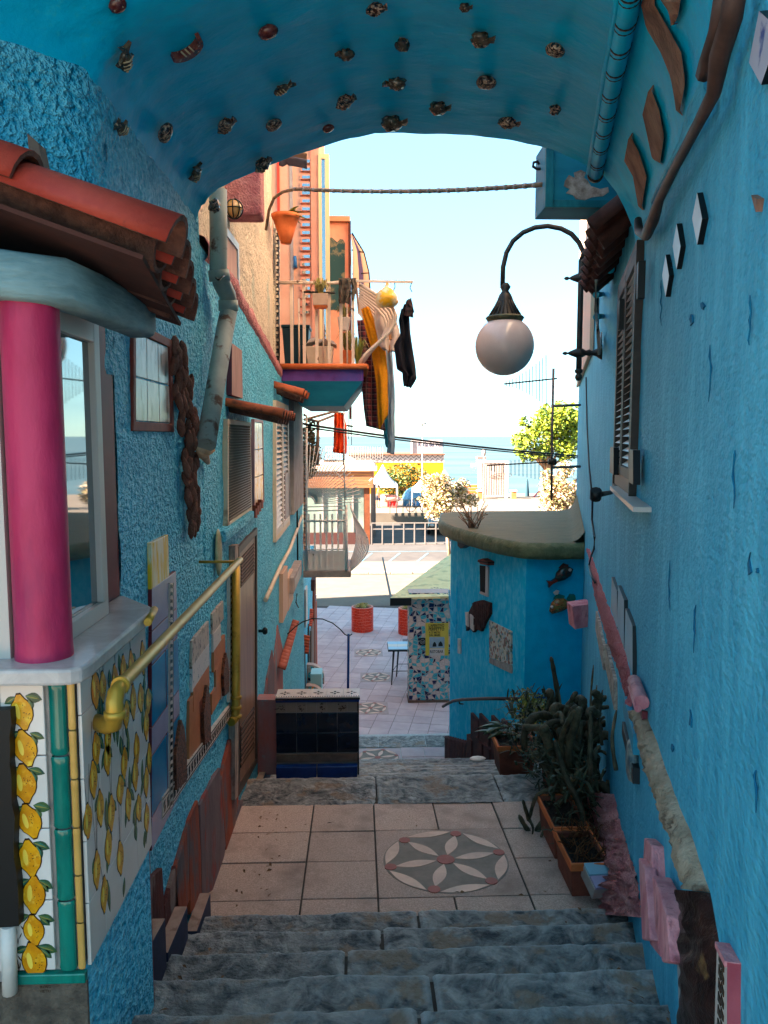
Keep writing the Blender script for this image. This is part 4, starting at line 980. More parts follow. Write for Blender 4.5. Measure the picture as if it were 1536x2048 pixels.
m = MB(); m.lathe([(0, 0), (.012, 0), (.012, .03), (.028, .04), (.03, .055), (.02, .07), (0, .072)], L(517, 1262, .01), 12, ax=(1, 0, 0)); m.build('handle', mBlack, dr)
m = MB(); m.prism([L(470, 1092, .04), L(477, 1088, .04), L(477, 1592, .04), L(470, 1600, .04)], NX, .06); m.build('jamb_board', M('pale notched jamb', '#a8988a', '#6a5a50', sc=20, rough=.7, st=(1, 1, .3)), dr)
# sloping thin pipe and cable
m = MB(); m.tube([L(531, 1200, .03), L(560, 1135, .03), L(580, 1098, .03), L(604, 1032, .03)], .02, 8); tag(m.build('thin_pipe', mCream), 'thin cream pipe slanting along the far left wall above the steps', 'pipe')
m = MB(); m.tube([L(596, 800, .03), L(594, 1000, .03), L(596, 1160, .03)], .012, 6)
tag(m.build('cable', mBlack), 'black cable running down the far left wall into the grey box', 'cable')
ub = thing('utility_box', 'small grey utility box on the far left wall', 'utility box', L(594, 1190))
m = MB(); m.prism(rectL(588, 601, 1155, 1188, .09), NX, .1); m.build('box_body', mGrey, ub, bevel=.01)
m = MB(); m.prism(rectL(590, 599, 1160, 1180, .095), NX, .004); m.build('box_lid', M('pale grey lid', '#a9a5a0', rough=.5), ub)
m = MB(); m.tube([L(594, 1188, .05), L(592, 1205, .05), L(597, 1215, .04)], .008, 6); m.build('box_wire', mBlack, ub)
for u_, v0, v1, lb in ((566, 1148, 1246, 'tall salmon tile on the far left wall'), (577, 1156, 1222, 'shorter salmon tile left of the grey utility box')):
    lone('wall_tile', rectL(u_, u_ + 6, v0, v1, .04), M('salmon tile', '#c9a387', rough=.5), .04, lb)
m = MB(); m.prism(rectL(588, 606, 800, 1030, .06), NX, .1); tag(m.build('corner_pilaster', mGrey, bevel=.01), 'grey cement pilaster at the far corner of the left house', 'pilaster')
ch = MB()
for i in range(30): v_ = 830 + i * 9; c = aX(609, v_, XL + .06) ; ch.ell(c, .02, .03, .022, nu=6, nv=4)
stuff(tag(ch.build('hanging_chain', M('dark and pale chain', '#5a4c44', '#a89a8c', sc=12, rough=.7)), 'beaded hanging chain at the far corner of the left house', 'chain'))
lone('wall_tile', rectL(571, 579, 948, 1040, .03), M('grey mauve tile', '#9a8e90', rough=.5), .03, 'grey mauve tile right of the narrow shutters')
# purple grey lower dado beyond the door
slabL('painted_dado', [(520, 1500), (528, 1400), (545, 1300), (549, 1330), (549, 1545), (522, 1590)], mPl[2], .014, pr_)
slabL('painted_dado', [(549, 1330), (556, 1250), (566, 1300), (566, 1540), (549, 1545)], mPl[3], .014, pr_)
# stacked roof tiles leaning on the wall and small tile roofs by the plaza
sr = thing('tile_strip', 'salmon strip of roof tiles slanting up the far left wall', 'tile roof', L(562, 1345, .1))
for i in range(14):
    t = i / 13; u = lerp(556, 583, t); v = lerp(1335, 1248, t); c = L(u, v, .02); m = MB()
    barrel(m, c + V((0, 0, .015)), c + V((.075, 0, -.015)), .045, .05, V((.3, 0, 1)), 0, 0); m.build('roof_tile', M('salmon roof tile', '#8e4a3a', '#a05a48', sc=8, rough=.7) if i == 0 else bpy.data.materials['salmon roof tile'], sr)
# ================================================================== CEILING: fish, flames, pipes
mFishA = M('brown striped ceramic', '#2e1c17', '#a88f78', sc=70, rough=.22, st=(1, 2.5, 1), lo=.50, hi=.58, spec=.6)
mFishB = M('red brown ceramic', '#451519', '#6d3a2c', sc=40, rough=.2, spec=.6, c3='#b0a08c', sc3=50, lo3=.6, hi3=.66)
mFishC = M('dark green ceramic', '#1c2520', '#5e4a35', sc=45, rough=.2, spec=.6, c3='#b8aa90', sc3=60, lo3=.6, hi3=.66)
def fish_mesh(kind):
    m = MB()
    if kind == 'shell':
        m.ell((0, 0, .0), .05, .042, .028, nu=14, nv=8, jit=.05)
    elif kind == 'lump':
        m.ell((0, 0, 0), .055, .042, .03, nu=12, nv=8, jit=.24)
        m.prism([V((.03, .0, .016)), V((.078, .028, .012)), V((.07, -.012, .012))], (0, 0, 1), .02)
    elif kind == 'moon':
        pts = []
        for i in range(13): a = math.radians(190 + 160 * i / 12 + 10); pts.append(V((.075 * math.cos(a), .075 * math.sin(a) + .03, .02)))
        for i in range(13): a = math.radians(350 - 160 * i / 12 + 10); pts.append(V((.06 * math.cos(a), .045 * math.sin(a) + .035, .02)))
        m.prism(pts, (0, 0, 1), .03)
    else:
        m.ell((0, 0, 0), .05, .03, .022, nu=14, nv=8)
        m.prism([V((.04, .004, .012)), V((.082, .032, .008)), V((.07, 0, .008)), V((.082, -.03, .008)), V((.04, -.004, .012))], (0, 0, 1), .016)
        m.prism([V((-.02, .024, .010)), V((.0, .048, .004)), V((.03, .020, .010))], (0, 0, 1), .014)
        m.prism([V((-.01, -.022, .010)), V((.01, -.045, .004)), V((.02, -.02, .010))], (0, 0, 1), .014)
        m.ell((-.032, .008, .015), .006, .006, .006, m=1, nu=6, nv=4)
    for j in range(3): m.tube([V((-.02 + j * .018, -.024, .012)), V((-.016 + j * .018, 0, .024)), V((-.02 + j * .018, .024, .012))], .0035, 5, 1)
    return m
mFishStr = M('cream glaze stripe', '#a89878', rough=.2)
FISH = {}
for k, (kd, mt) in enumerate((('fish', mFishA), ('fish', mFishC), ('shell', mFishB), ('moon', mFishB), ('shell', mFishA), ('fish', mFishB), ('lump', mFishA), ('lump', mFishC))):
    o = fish_mesh(kd).build('ceramic_fish' if kd == 'fish' else 'ceramic_shell' if kd in ('shell', 'lump') else 'ceramic_moon', [mt, mFishStr], arch); FISH[k] = [o, True]
spots = [(240, 108, 1, 1.1, 1.2), (372, 90, 3, 1.15, .25), (531, 50, 2, .95, 0), (687, 95, 5, .75, 2.4), (805, 74, 1, .75, 1.5), (967, 62, 5, .9, .2), (1115, 86, 4, .95, 0), (564, 167, 1, .85, .4), (688, 187, 0, .9, .6), (789, 152, 1, .85, 2.9), (974, 150, 4, 1.0, 0), (1114, 207, 5, .65, 1.4), (881, 201, 5, .85, .2),
         (233, 248, 1, .95, 1.7), (319, 257, 4, 1.0, .4), (446, 235, 0, .9, .5), (543, 238, 4, .85, .3), (654, 248, 2, .6, 0), (787, 229, 0, 1.0, .05), (1020, 231, 1, .8, .1), (520, 314, 5, .9, .7), (384, 340, 1, .9, 1.1), (418, 402, 0, .8, 1.3), (230, 2, 2, .8, 0), (752, 2, 1, .8, .3), (933, 4, 5, .5, .3)]
for (u, v, k, sc_, an) in spots:
    p, n = vault_hit(u, v)
    r_ = p.length / 2.9
    vx = (V((1, 0, 0)) - n * n.x).normalized(); vy = n.cross(vx)
    R3 = Matrix((vx * math.cos(an) + vy * math.sin(an), vy * math.cos(an) - vx * math.sin(an), n)).transposed()
    if k in (0, 5) or (k == 1 and u > 600): k = 6 + (int(u) % 2)
    o, fresh = FISH[k]
    if fresh: FISH[k][1] = False
    else: o = clone(o, arch)
    # the mesh origin is its base centre: sit it on the plaster
    o.location = p + n * .004 - WPOS[arch.name]; o.rotation_euler = R3.to_euler(); o.scale = (sc_ * .70 * r_,) * 3
# flame-shaped bare patches on the right haunch
mBare = M('bare brown plaster flame', '#6a4a3c', '#8d6a58', sc=14, rough=.85, bump=.7, bsc=22, bd=.02, st=(1, 1, .4), c3='#54392f', sc3=9)
def flame(lft, rgt, o=.014):
    m = MB(); nr = 18; rows = []
    for i in range(nr + 1):
        t = i / nr; a, b_ = plerp(lft, t), plerp(rgt, t)
        row = []
        for j in range(7):
            p = lerp(a, b_, j / 6); h, n = vault_hit(p.x, p.y); row.append(h + n * (o + .006 * math.sin(math.pi * j / 6) if 0 < i < nr else .0))
        rows += row
    m.add(rows, [(i * 7 + j, i * 7 + j + 1, (i + 1) * 7 + j + 1, (i + 1) * 7 + j) for i in range(nr) for j in range(6)], 0, True)
    return m.build('bare_patch', mBare, arch, recalc=False)
flame([(1287, -10), (1300, 50), (1330, 100), (1350, 150), (1364, 231)], [(1310, -10), (1345, 50), (1372, 100), (1380, 160), (1366, 231)])
flame([(1306, 170), (1292, 225), (1302, 270), (1312, 318)], [(1308, 170), (1326, 215), (1336, 270), (1326, 330)])
flame([(1264, 266), (1254, 318), (1272, 350), (1284, 420)], [(1266, 266), (1284, 300), (1300, 350), (1288, 420)])
flame([(1328, -10), (1345, 15), (1354, 46)], [(1372, -10), (1366, 25), (1357, 46)])
# blue conduit with cable ties along the haunch
vp = thing('painted_conduit', 'blue painted conduit with cable ties along the right side of the vault', 'conduit', (1.1, 3.4, 1.3))
pts = []
for u, v in ((1290, -120), (1268, 10), (1245, 110), (1226, 200), (1212, 270), (1199, 335)):
    p, n = vault_hit(u, v); pts.append(p + n * .03)
m = MB(); m.tube(pts, .034, 14); m.build('pipe', mBlueV, vp)
m = MB(); m.tube([p + V((-.036, 0, .0)) for p in pts], .012, 8); m.build('side_cable', mBlueV, vp)
for i in range(9):
    t = .12 + i * .1; k = t * (len(pts) - 1); a = min(int(k), len(pts) - 2); c = lerp(pts[a], pts[a + 1], k - a); d = (pts[a + 1] - pts[a]).normalized()
    m = MB(); m.tube([c - d * .004, c + d * .004], .037, 12); m.tube([c + d * .03, c + d * .034 ], .036, 12); m.build('cable_tie', mIron, vp)
m = MB(); m.tube([pts[-1], pts[-1] + (pts[-1] - pts[-2]).normalized() * .03], .04, 14); m.build('pipe_end', mIron, vp)
# dark conduit where vault and right wall meet
dc = thing('dark_conduit', 'dark brown cable bundle hung along the top of the right wall', 'conduit', R(1290, 480, .04))
pts = [R(u, v, .05) for u, v in ((1478, -60), (1462, 40), (1440, 110), (1428, 185), (1395, 250), (1350, 335), (1318, 400), (1306, 440), (1292, 470), (1278, 462), (1276, 440))]
m = MB(); m.tube(pts, [.022, .022, .022, .016, .014, .014, .016, .022, .022, .02, .016], 10); m.build('bundle', M('dark brown sheath', '#3d2c26', '#523c34', sc=10, rough=.6), dc)
pts = [R(u, v, .03) for u, v in ((1412, 160), (1416, 205), (1385, 252), (1338, 335), (1306, 402))]
m = MB(); m.tube(pts, .010, 8); m.build('thin_cable', mBlueR, dc)
m = MB(); m.tube([R(u, v, .045) for u, v in ((1452, -40), (1436, 60), (1416, 120), (1408, 150))], .02, 8); m.build('side_bundle', bpy.data.materials['dark brown sheath'], dc)
# ================================================================== RIGHT WALL
nR = PR[1]
def rectR(u0, u1, v0, v1, o=0):
    """vertical rectangle on the right wall; u0 is the near (right-hand) edge where v0, v1 are measured"""
    a, d = R(u0, v0, o), R(u0, v1, o); e = R(u1, VH, o)
    return [a, V((e.x, e.y, a.z)), V((e.x, e.y, d.z)), d]
def slabR(name, pts, mat, o, parent=None, side=None, th=None, bevel=.002):
    m = MB(); m.prism([R(*p, o) if len(p) == 2 else p for p in pts], nR, th or (o + .03), 0, 0 if side is None else 1)
    return m.build(name, mat if side is None else [mat, side], parent, bevel=bevel)
rsw = thing('louvred_window', 'tall dark louvred window shutters on the right wall under the brown tiles', 'window', R(1265, 1020))
qa = [R(1236, 560, .035), R(1273, 500, .035), R(1265, 1020, .035), R(1222, 976, .035)]
zt_, zb_ = (qa[0].z + qa[1].z) / 2, (qa[2].z + qa[3].z) / 2
for p in qa[:2]: p.z = zt_
for p in qa[2:]: p.z = zb_
qa[2].x, qa[2].y = qa[1].x, qa[1].y; qa[3].x, qa[3].y = qa[0].x, qa[0].y
mShut = M('dark weathered shutter', '#2c2522', '#3d342f', sc=10, rough=.6); mSlat = M('grey white slat', '#c0bcb6', '#d0ccc6', sc=9, rough=.45)
m = MB(); inn = frame_on(m, qa, nR, .04, .06); m.build('frame', mShut, rsw)
m = MB(); m.prism([p - nR * .055 for p in inn], nR, .01); m.build('dark_pane', mDark, rsw)
low_ = [lerp(inn[0], inn[3], .93), lerp(inn[1], inn[2], .93), inn[2], inn[3]]
m = MB(); m.prism([p - nR * .01 for p in low_], nR, .03); m.build('bottom_panel', M('brown shutter panel', '#7c6458', rough=.6), rsw)
shutter(rsw, [inn[0], inn[1], low_[1], low_[0]], nR, 26, mShut, mSlat, thick=.05)
for u, v0, v1 in ((1234, 602, 660), (1224, 895, 950)): slabR('hinge_block', rectR(u + 3, u - 3, v0, v1, .06), mBlack, .06, rsw, None, .03)
slabR('hinge_block', rectR(1266, 1260, 900, 970, .052), mBlack, .052, rsw, None, .03); slabR('hinge_block', rectR(1273, 1266, 530, 600, .052), mBlack, .052, rsw, None, .03)
m = MB(); m.prism([R(1266, 1014, .07), R(1220, 972, .07), R(1220, 980, .07), R(1266, 1024, .07)], nR, .1); m.build('sill', mAlu, rsw)
m = MB(); m.tube([R(1222, 985, .02), R(1205, 988, .14), R(1190, 990, .2)], .014, 8); m.tube([R(1192, 980, .2), R(1191, 998, .2)], .025, 8); tag(m.build('shutter_stay', mBlack), 'small black iron shutter stay at the foot of the right window', 'shutter stay')
# brown tile ledge on the right wall
te = thing('tile_ledge', 'dark brown corrugated tile ledge on the right wall under the vault end', 'tile roof', rw(5, 1.2))
for i in range(8):
    y = 4.15 + i * .235; m = MB()
    barrel(m, rw(y, 1.25, -.03), rw(y + .02, 1.085, .19), .088, .092, V((-.4, .1, 1)), 0, 0); m.build('roof_tile', mBrownTile, te)
    if i < 7: m = MB(); barrel(m, rw(y + .125, 1.25, -.03), rw(y + .145, 1.08, .18), .06, .065, V((.4, -.1, -1)), 0, 0); m.build('roof_tile', mBrownTile, te)
# teal cabinet board hanging from the arch on the right
cb = thing('teal_cabinet', 'teal painted cabinet with a peeled white patch jutting from the right wall', 'cabinet', (1.35, 4.4, .95))
yc = 4.4
m = MB(); m.box(aY(1088, 400, yc).x, 1.55, yc, yc + .22, aY(1150, 418, yc).z, 1.62); m.build('cabinet_body', mTealB, cb, bevel=.004)
m = MB(); x0, x1 = aY(1088, 400, yc).x, 1.5; z0 = aY(1150, 418, yc).z
m.box(x0, x0 + .045, yc - .03, yc - .001, z0, 1.62); m.box(x0 + .046, x1, yc - .03, yc - .001, z0, z0 + .04); m.build('raised_frame', M('teal frame paint', '#0c6070', '#2a8f9c', sc=6, rough=.5, st=(1, 1, .3)), cb, bevel=.003)
pts = [(1130, 362), (1138, 350), (1150, 356), (1148, 345), (1162, 340), (1172, 345), (1168, 355), (1176, 362), (1182, 372), (1200, 378), (1216, 374), (1218, 384), (1206, 392), (1184, 394), (1170, 400), (1152, 398), (1146, 390), (1132, 386), (1140, 378), (1128, 372)]
m = MB(); m.prism([aY(u, v, yc - .004) for u, v in pts], (0, -1, 0), .004); m.build('peeled_patch', M('bare patch', '#b3a8a0', '#7a6e66', sc=22, rough=.9), cb)
m = MB(); pts = [aY(1086, 338, yc + .1), aY(1074, 338, yc + .1), aY(1066, 333, yc + .1), aY(1067, 325, yc + .1), aY(1075, 323, yc + .1), aY(1078, 329, yc + .1)]; m.tube(pts, .008, 6); m.build('hook', mIron, cb)
# street lamp on its bracket
lp = thing('wall_lamp', 'globe street lamp hanging from a curved bracket on the right wall', 'lamp', R(1200, 705))
f0 = R(1204, 705, 0); zl = f0.z; zu = R(1204, 568, 0).z
pole = f0 + nR * .20
yl = pole.y
def lpx(u, v):                                   # point in the lamp's own plane, square to the wall
    pn = V((RB, 1, 0)).normalized(); return onpl(u, v, pole, pn)
pl_b, pl_t = lpx(1170, 742), lpx(1170, 520)
m = MB(); m.tube([V((pole.x, pole.y, pl_b.z)), V((pole.x, pole.y, zl)), V((pole.x, pole.y, zu)), V((pole.x, pole.y, pl_t.z))], .026, 12)
m.build('post', mIron, lp)
m = MB(); m.lathe([(0, -.09), (.02, -.085), (.034, -.06), (.03, -.035), (.018, -.025), (.036, -.01), (.036, .01), (.026, .02)], V((pole.x, pole.y, pl_b.z)), 12); m.build('post_finial', mIron, lp)
for z in (zl, zu):
    bk = MB(); dv = nR
    c = V((pole.x, pole.y, z)); w0 = c - dv * .20
    bk.lathe([(0, -.15), (.012, -.14), (.018, -.12), (.008, -.1), (.02, -.08), (.04, -.03), (.045, 0), (.04, .03), (.022, .06), (.032, .09), (.02, .11), (.035, .15), (.06, .185), (.065, .2), (0, .2)], c, 12, ax=-dv)
    bk.build('bracket', mIron, lp)
# arc
top = V((pole.x, pole.y, pl_t.z)); gtop = lpx(1005, 572)
arc = [top]
for u, v in ((1167, 505), (1158, 485), (1143, 468), (1122, 457), (1096, 452), (1070, 455), (1046, 465), (1026, 482), (1013, 505), (1006, 535), (1005, 572)): arc.append(lpx(u, v))
m = MB(); m.tube(arc, .022, 12); m.build('curved_arm', mIron, lp)
cg = lpx(1009, 692); rg = (lpx(1068, 692) - lpx(950, 692)).length / 2
cx, cy = cg.x, cg.y; zz = lambda v: lpx(1009, v).z
m = MB(); m.lathe([(.024, zz(566)), (.05, zz(574)), (.03, zz(582)), (.055, zz(590)), (.07, zz(598)), (.085, zz(610)), (.12, zz(626)), (.155, zz(636)), (.165, zz(641)), (.10, zz(641))], (cx, cy, 0), 20); m.build('lamp_hood', mIron, lp)
m = MB()
for i in range(20):
    a = i * math.pi / 10; m.tube([V((cx + .06 * math.cos(a), cy + .06 * math.sin(a), zz(598))), V((cx + .092 * math.cos(a), cy + .092 * math.sin(a), zz(612))), V((cx + .150 * math.cos(a), cy + .150 * math.sin(a), zz(633)))], .007, 5)
m.build('hood_ribs', mIron, lp)
m = MB(); m.lathe([(.12, zz(634)), (.165, zz(633)), (.178, zz(636)), (.165, zz(640)), (.155, zz(646)), (.10, zz(648))], (cx, cy, 0), 28); m.build('globe_collar', M('verdigris collar', '#3c3a2e', '#5a5a3c', sc=20, rough=.5, metal=.4), lp)
m = MB(); m.ell((cx, cy, cg.z), rg, rg, rg, nu=40, nv=24); m.build('globe', mGlobe, lp)
# insulators and wires behind the lamp
iw = thing('wire_insulators', 'bundle of wires on blue insulators behind the lamp post on the right wall', 'wiring', R(1196, 640))
for v in (588, 632):
    m = MB(); m.tube([R(1206, v, 0), R(1192, v + 2, .16)], .02, 8); m.build('insulator', mTealB, iw)
for k in range(7):
    o_ = .04 + .025 * k; m = MB(); m.tube([R(1198 - k, 560, o_), R(1197 - k, 600 + k * 4, o_ + .02 * math.sin(k)), R(1196, 660, o_ + .03 * math.sin(k * 2.2)), R(1198, 690 + 3 * k, o_ * .6), R(1203, 695 - 5 * k, .02)], .008, 5); m.build('wire', mBlack if k % 2 else mGrey, iw)
m = MB(); m.tube([R(1203, 445, .06), R(1208, 560, .06)], .05, 8); m.tube([R(1215, 430, .05), R(1220, 540, .05)], .03, 8); m.build('conduit', mBlueK, iw)
m = MB(); wob = lambda v, u: R(u, v, .02); m.tube([R(u, v, .02) for u, v in ((1172, 755), (1174, 850), (1178, 930), (1185, 1000), (1184, 1040), (1189, 1075), (1188, 1098), (1183, 1110))] + [R(u, v, .03) for u, v in ((1178, 1130), (1182, 1150), (1190, 1165))], .010, 6)
tag(m.build('hanging_cable', mBlack), 'thin black cable wandering down the right wall below the lamp', 'cable')
# diamond tiles and the one at the frame edge
dm = MB()
for k, (u, v0, v1, hw, lb) in enumerate(((1394, 385, 490, 10, 'largest of three white diamond tiles on the right wall'), (1353, 447, 539, 8, 'middle one of three white diamond tiles on the right wall'), (1331, 509, 594, 7, 'smallest and lowest of three white diamond tiles on the right wall'))):
    m = MB(); o_ = .016; vm = (v0 + v1) / 2; e = [R(u, v0, o_), R(u - hw, vm, o_), R(u, v1, o_), R(u + hw * 1.0, vm, o_)]
    cx_ = sum(e, V()) / 4; e = [cx_ + (p - cx_) for p in e]
    m.prism(e, nR, .02, 0, 1); tag(m.build('diamond_tile', [M('chalky white tile', '#b7b9b8', '#a9adad', sc=9, rough=.4) if k == 0 else bpy.data.materials['chalky white tile'], mBlack], bevel=.001), lb, 'wall tile', 'white diamond tiles on the right wall')
mBW = M('white tile with blue brushwork', '#b3b2c0', '#3f4f8e', sc=14, rough=.3, lo=.55, hi=.62)
m = MB(); m.prism([R(1518, 22, .02), R(1498, 125, .02), R(1522, 170, .02), R(1560, 60, .02)], nR, .03, 0, 1); tag(m.build('wall_tile', [mBW, mBlack]), 'white tile with blue brushwork high at the right edge', 'wall tile')
m = MB(); rnd = random.Random(4)
for k in range(7):
    u, v = rnd.uniform(1285, 1520), rnd.uniform(420, 1500); s_ = rnd.uniform(3, 9); h_ = s_ * rnd.uniform(1.5, 4)
    m.prism([R(u + rnd.uniform(-.4, .4) * s_ + math.cos(a) * s_ * .5 * rnd.uniform(.5, 1), v + math.sin(a) * h_ * rnd.uniform(.5, 1), .0045) for a in [i * math.pi / 4 for i in range(8)]], nR, .004)
for u, v in ((1500, 590), (1322, 560), (1420, 690), (1392, 1210), (1470, 900), (1340, 1120), (1512, 1540)):
    pts = [(u, v)]
    for i in range(6): pts.append((pts[-1][0] + rnd.uniform(-4, 3), pts[-1][1] + rnd.uniform(8, 26)))
    m.tube([R(a, b, .006) for a, b in pts], [.001, .003, .002, .003, .002, .002, .0008], 4)
stuff(m.build('plaster_cracks', M('bared blue undercoat', (.0, .09, .18), (.0, .13, .23), sc=30, rough=.9), rh, recalc=False))
m = MB(); m.prism([R(1502, 390, .01), R(1514, 398, .012), R(1511, 424, .012)], nR, .02); m.build('plaster_chip', mBare, rh)
# pink pebble stripe, moulding and driftwood-like band running down the wall
def stripR(name, a, b_, mat, o, parent, n=40, amp=.01, dep=.03):
    m = MB()
    def fn(s, t):
        p = lerp(plerp(a, s), plerp(b_, s), t); q = R(p.x, p.y, 0)
        bulge = math.sin(math.pi * t) ** .5
        return q + nR * (-.01 + (o + dep * 0) * bulge + noise.fractal(q * 18, 1, 2, 3) * amp * bulge)
    m.grid(fn, n, 8); return m.build(name, mat, parent, recalc=False)
hd = thing('wall_band', 'slanting band of red pebble dash, pink moulding and pale rough stone down the right wall', 'wall decoration', R(1400, 1760))
stripR('pebble_band', [(1174, 1096), (1190, 1200), (1215, 1290), (1243, 1360), (1264, 1418)], [(1180, 1098), (1208, 1180), (1240, 1265), (1262, 1340), (1266, 1412)], mRedR, .03, hd, 60, .022)
m = MB(); a, b_ = R(1268, 1362, .03), R(1284, 1405, .03); m.tube([a, b_], .028, 10); m.tube([R(1262, 1375, .045), R(1276, 1418, .045)], .014, 8); m.build('pink_moulding', mPinkP, hd)
mDrift = M('pale worn stone band', '#9a8872', '#b5a48e', sc=8, rough=.9, bump=1, bsc=30, bd=.03, c3='#5c4838', sc3=11, lo3=.54, hi3=.66, st=(1, 1, .5), bdet=8)
stripR('stone_band', [(1276, 1428), (1290, 1500), (1318, 1590), (1352, 1680), (1382, 1780)], [(1288, 1420), (1318, 1490), (1352, 1590), (1392, 1690), (1420, 1785)], mDrift, .05, hd, 70, .02)
for u0, u1, mt in ((1264, 1271, mBlueT), (1272, 1277, mTealB), (1278, 1284, mMaroon)): slabR('small_tile', [(u0, 1405 + (u0 - 1264)), (u1, 1408 + (u0 - 1264)), (u1, 1470 + (u1 - 1264) * 2.2), (u0, 1458 + (u0 - 1264) * 2.2)], mt, .02, hd)
mDk = M('dark brown glazed stone', '#1d100e', '#38201a', sc=8, rough=.35, bump=.6, bsc=16, bd=.03, c3='#6a5030', sc3=9, lo3=.62, hi3=.7)
stripR('dark_stone', [(1381, 1784), (1376, 1880), (1374, 1960), (1366, 2100)], [(1420, 1786), (1440, 1880), (1452, 1960), (1455, 2100)], mDk, .06, hd, 40, .02)
# pink box tile, plates and slabs
m = MB(); m.prism([aY(1145, 1213, 8.4), aY(1185, 1207, 8.4), aY(1196, 1250, 8.4), aY(1150, 1259, 8.4)], (0, -1, 0), .25); tag(m.build('pink_block', mPinkP, bevel=.006), 'pink square block jutting from the right wall below the kiosk fish', 'wall block')
for k, (u, v0, v1, lb) in enumerate(((1234, 1182, 1257, 'farthest of three thin white wall tiles above the pink pebble band'), (1248, 1200, 1298, 'middle of three thin white wall tiles, the one in two pieces'), (1265, 1252, 1350, 'nearest of three thin white wall tiles above the pink moulding'))):
    m = MB(); m.prism(rectR(u, u - 2.6 - k * .3, v0, v1, .018), nR, .022, 0, 1); tag(m.build('thin_tile', [mWhiteT, mBlack]), lb, 'wall tile', 'thin white tiles above the pink band')
for k, (u, v0, v1, lb) in enumerate(((1206, 1290, 1340, 'flaking white wall plate above the cactus, left one'), (1228, 1362, 1420, 'flaking white wall plate above the cactus, right one'))):
    m = MB(); m.prism(rectR(u, u - 5, v0, v1, .02), nR, .025); tag(m.build('wall_plate', M('flaking white plate', '#b0a090', '#6a5a50', sc=20, rough=.7) if k == 0 else bpy.data.materials['flaking white plate']), lb, 'wall plate')
rp_ = thing('round_plaque', 'round tile plaque with a teal upper block on the right wall above the planters', 'wall plaque', R(1262, 1570))
m = MB(); c = R(1259, 1520, .03); m.lathe([(0, -.03), (.085, -.03), (.095, -.01), (.085, .005), (.06, .012), (0, .012)], c, 24, ax=nR); m.build('plaque_disc', M('grey blue ceramic', '#3b4f57', '#8a8f88', sc=20, rough=.4), rp_)
slabR('plaque_block', rectR(1266, 1263, 1468, 1510, .03), mTealB, .03, rp_, None, .035); slabR('plaque_foot', rectR(1265, 1262, 1535, 1568, .03), mBlack, .03, rp_, None, .035)
# pink slabs, plaster mound and stacked tiles by the landing
psl = thing('pink_slabs', 'three pink painted stone slabs leaning on the right wall beside the steps', 'stone slabs', R(1310, 1900, .1))
def plankR(pts, o, th, name='pink_slab', mt=mPinkP):
    slabR(name, pts, mt, o, psl, None, th, .006)
plankR([(1288, 1675), (1302, 1690), (1304, 1750), (1312, 1860), (1320, 1915), (1300, 1890), (1284, 1800)], .04, .045)
plankR([(1304, 1750), (1318, 1782), (1332, 1830), (1340, 1925), (1324, 1925), (1311, 1860)], .065, .055)
plankR([(1277, 1715), (1288, 1735), (1300, 1880), (1284, 1880)], .065, .04)
m = MB(); g_ = []
def fn(s, t):
    p = lerp(plerp([(1222, 1590), (1214, 1650), (1215, 1740), (1236, 1835)], s), plerp([(1228, 1588), (1252, 1680), (1276, 1760), (1284, 1835)], s), t)
    q = R(p.x, p.y, 0); return q + nR * (.14 * (1 - t) + noise.fractal(q * 17, 1, 2, 4) * .055 * math.sin(math.pi * min(t, .9)))
m.grid(fn, 40, 16); m.build('plaster_mound', mPinkR, rh, recalc=False)
ts = thing('tile_stack', 'stack of pale blue and lilac tiles with pink moulding by the planter', 'tile stack', aZ(1205, 1815, -2.40))
b0 = aZ(1205, 1812, -2.36); sx = V((.96, .15, -.05)).normalized(); sy = V((-.15, .93, .35)).normalized(); sz = sx.cross(sy)
c0 = b0 + V((.01, .07, .12))
m = MB(); m.obox(c0 - sz * .04, sx * .065, sy * .075, sz * .035); m.build('stack_base', mGrey, ts, bevel=.004)
m = MB(); m.obox(c0 + sy * .039, sx * .062, sy * .036, sz * .008); m.build('pale_blue_tile', M('pale blue glazed tile', '#86b4c4', rough=.2), ts, bevel=.002)
m = MB(); m.obox(c0 - sy * .039, sx * .062, sy * .036, sz * .008); m.build('lilac_tile', mLilac, ts, bevel=.002)
for k in range(3):
    m = MB(); a = c0 + sx * (.08 + .02 * k); m.tube([a - sy * .09 - sz * .03, a + sy * .06 - sz * .03], .016, 8); m.build('pink_moulding', mPinkP, ts)
m = MB(); m.tube([c0 + sx * .04 - sy * .11 - sz * .07, c0 + sx * .17 - sy * .10 - sz * .08], .022, 8); m.build('pink_moulding', mPinkP, ts)
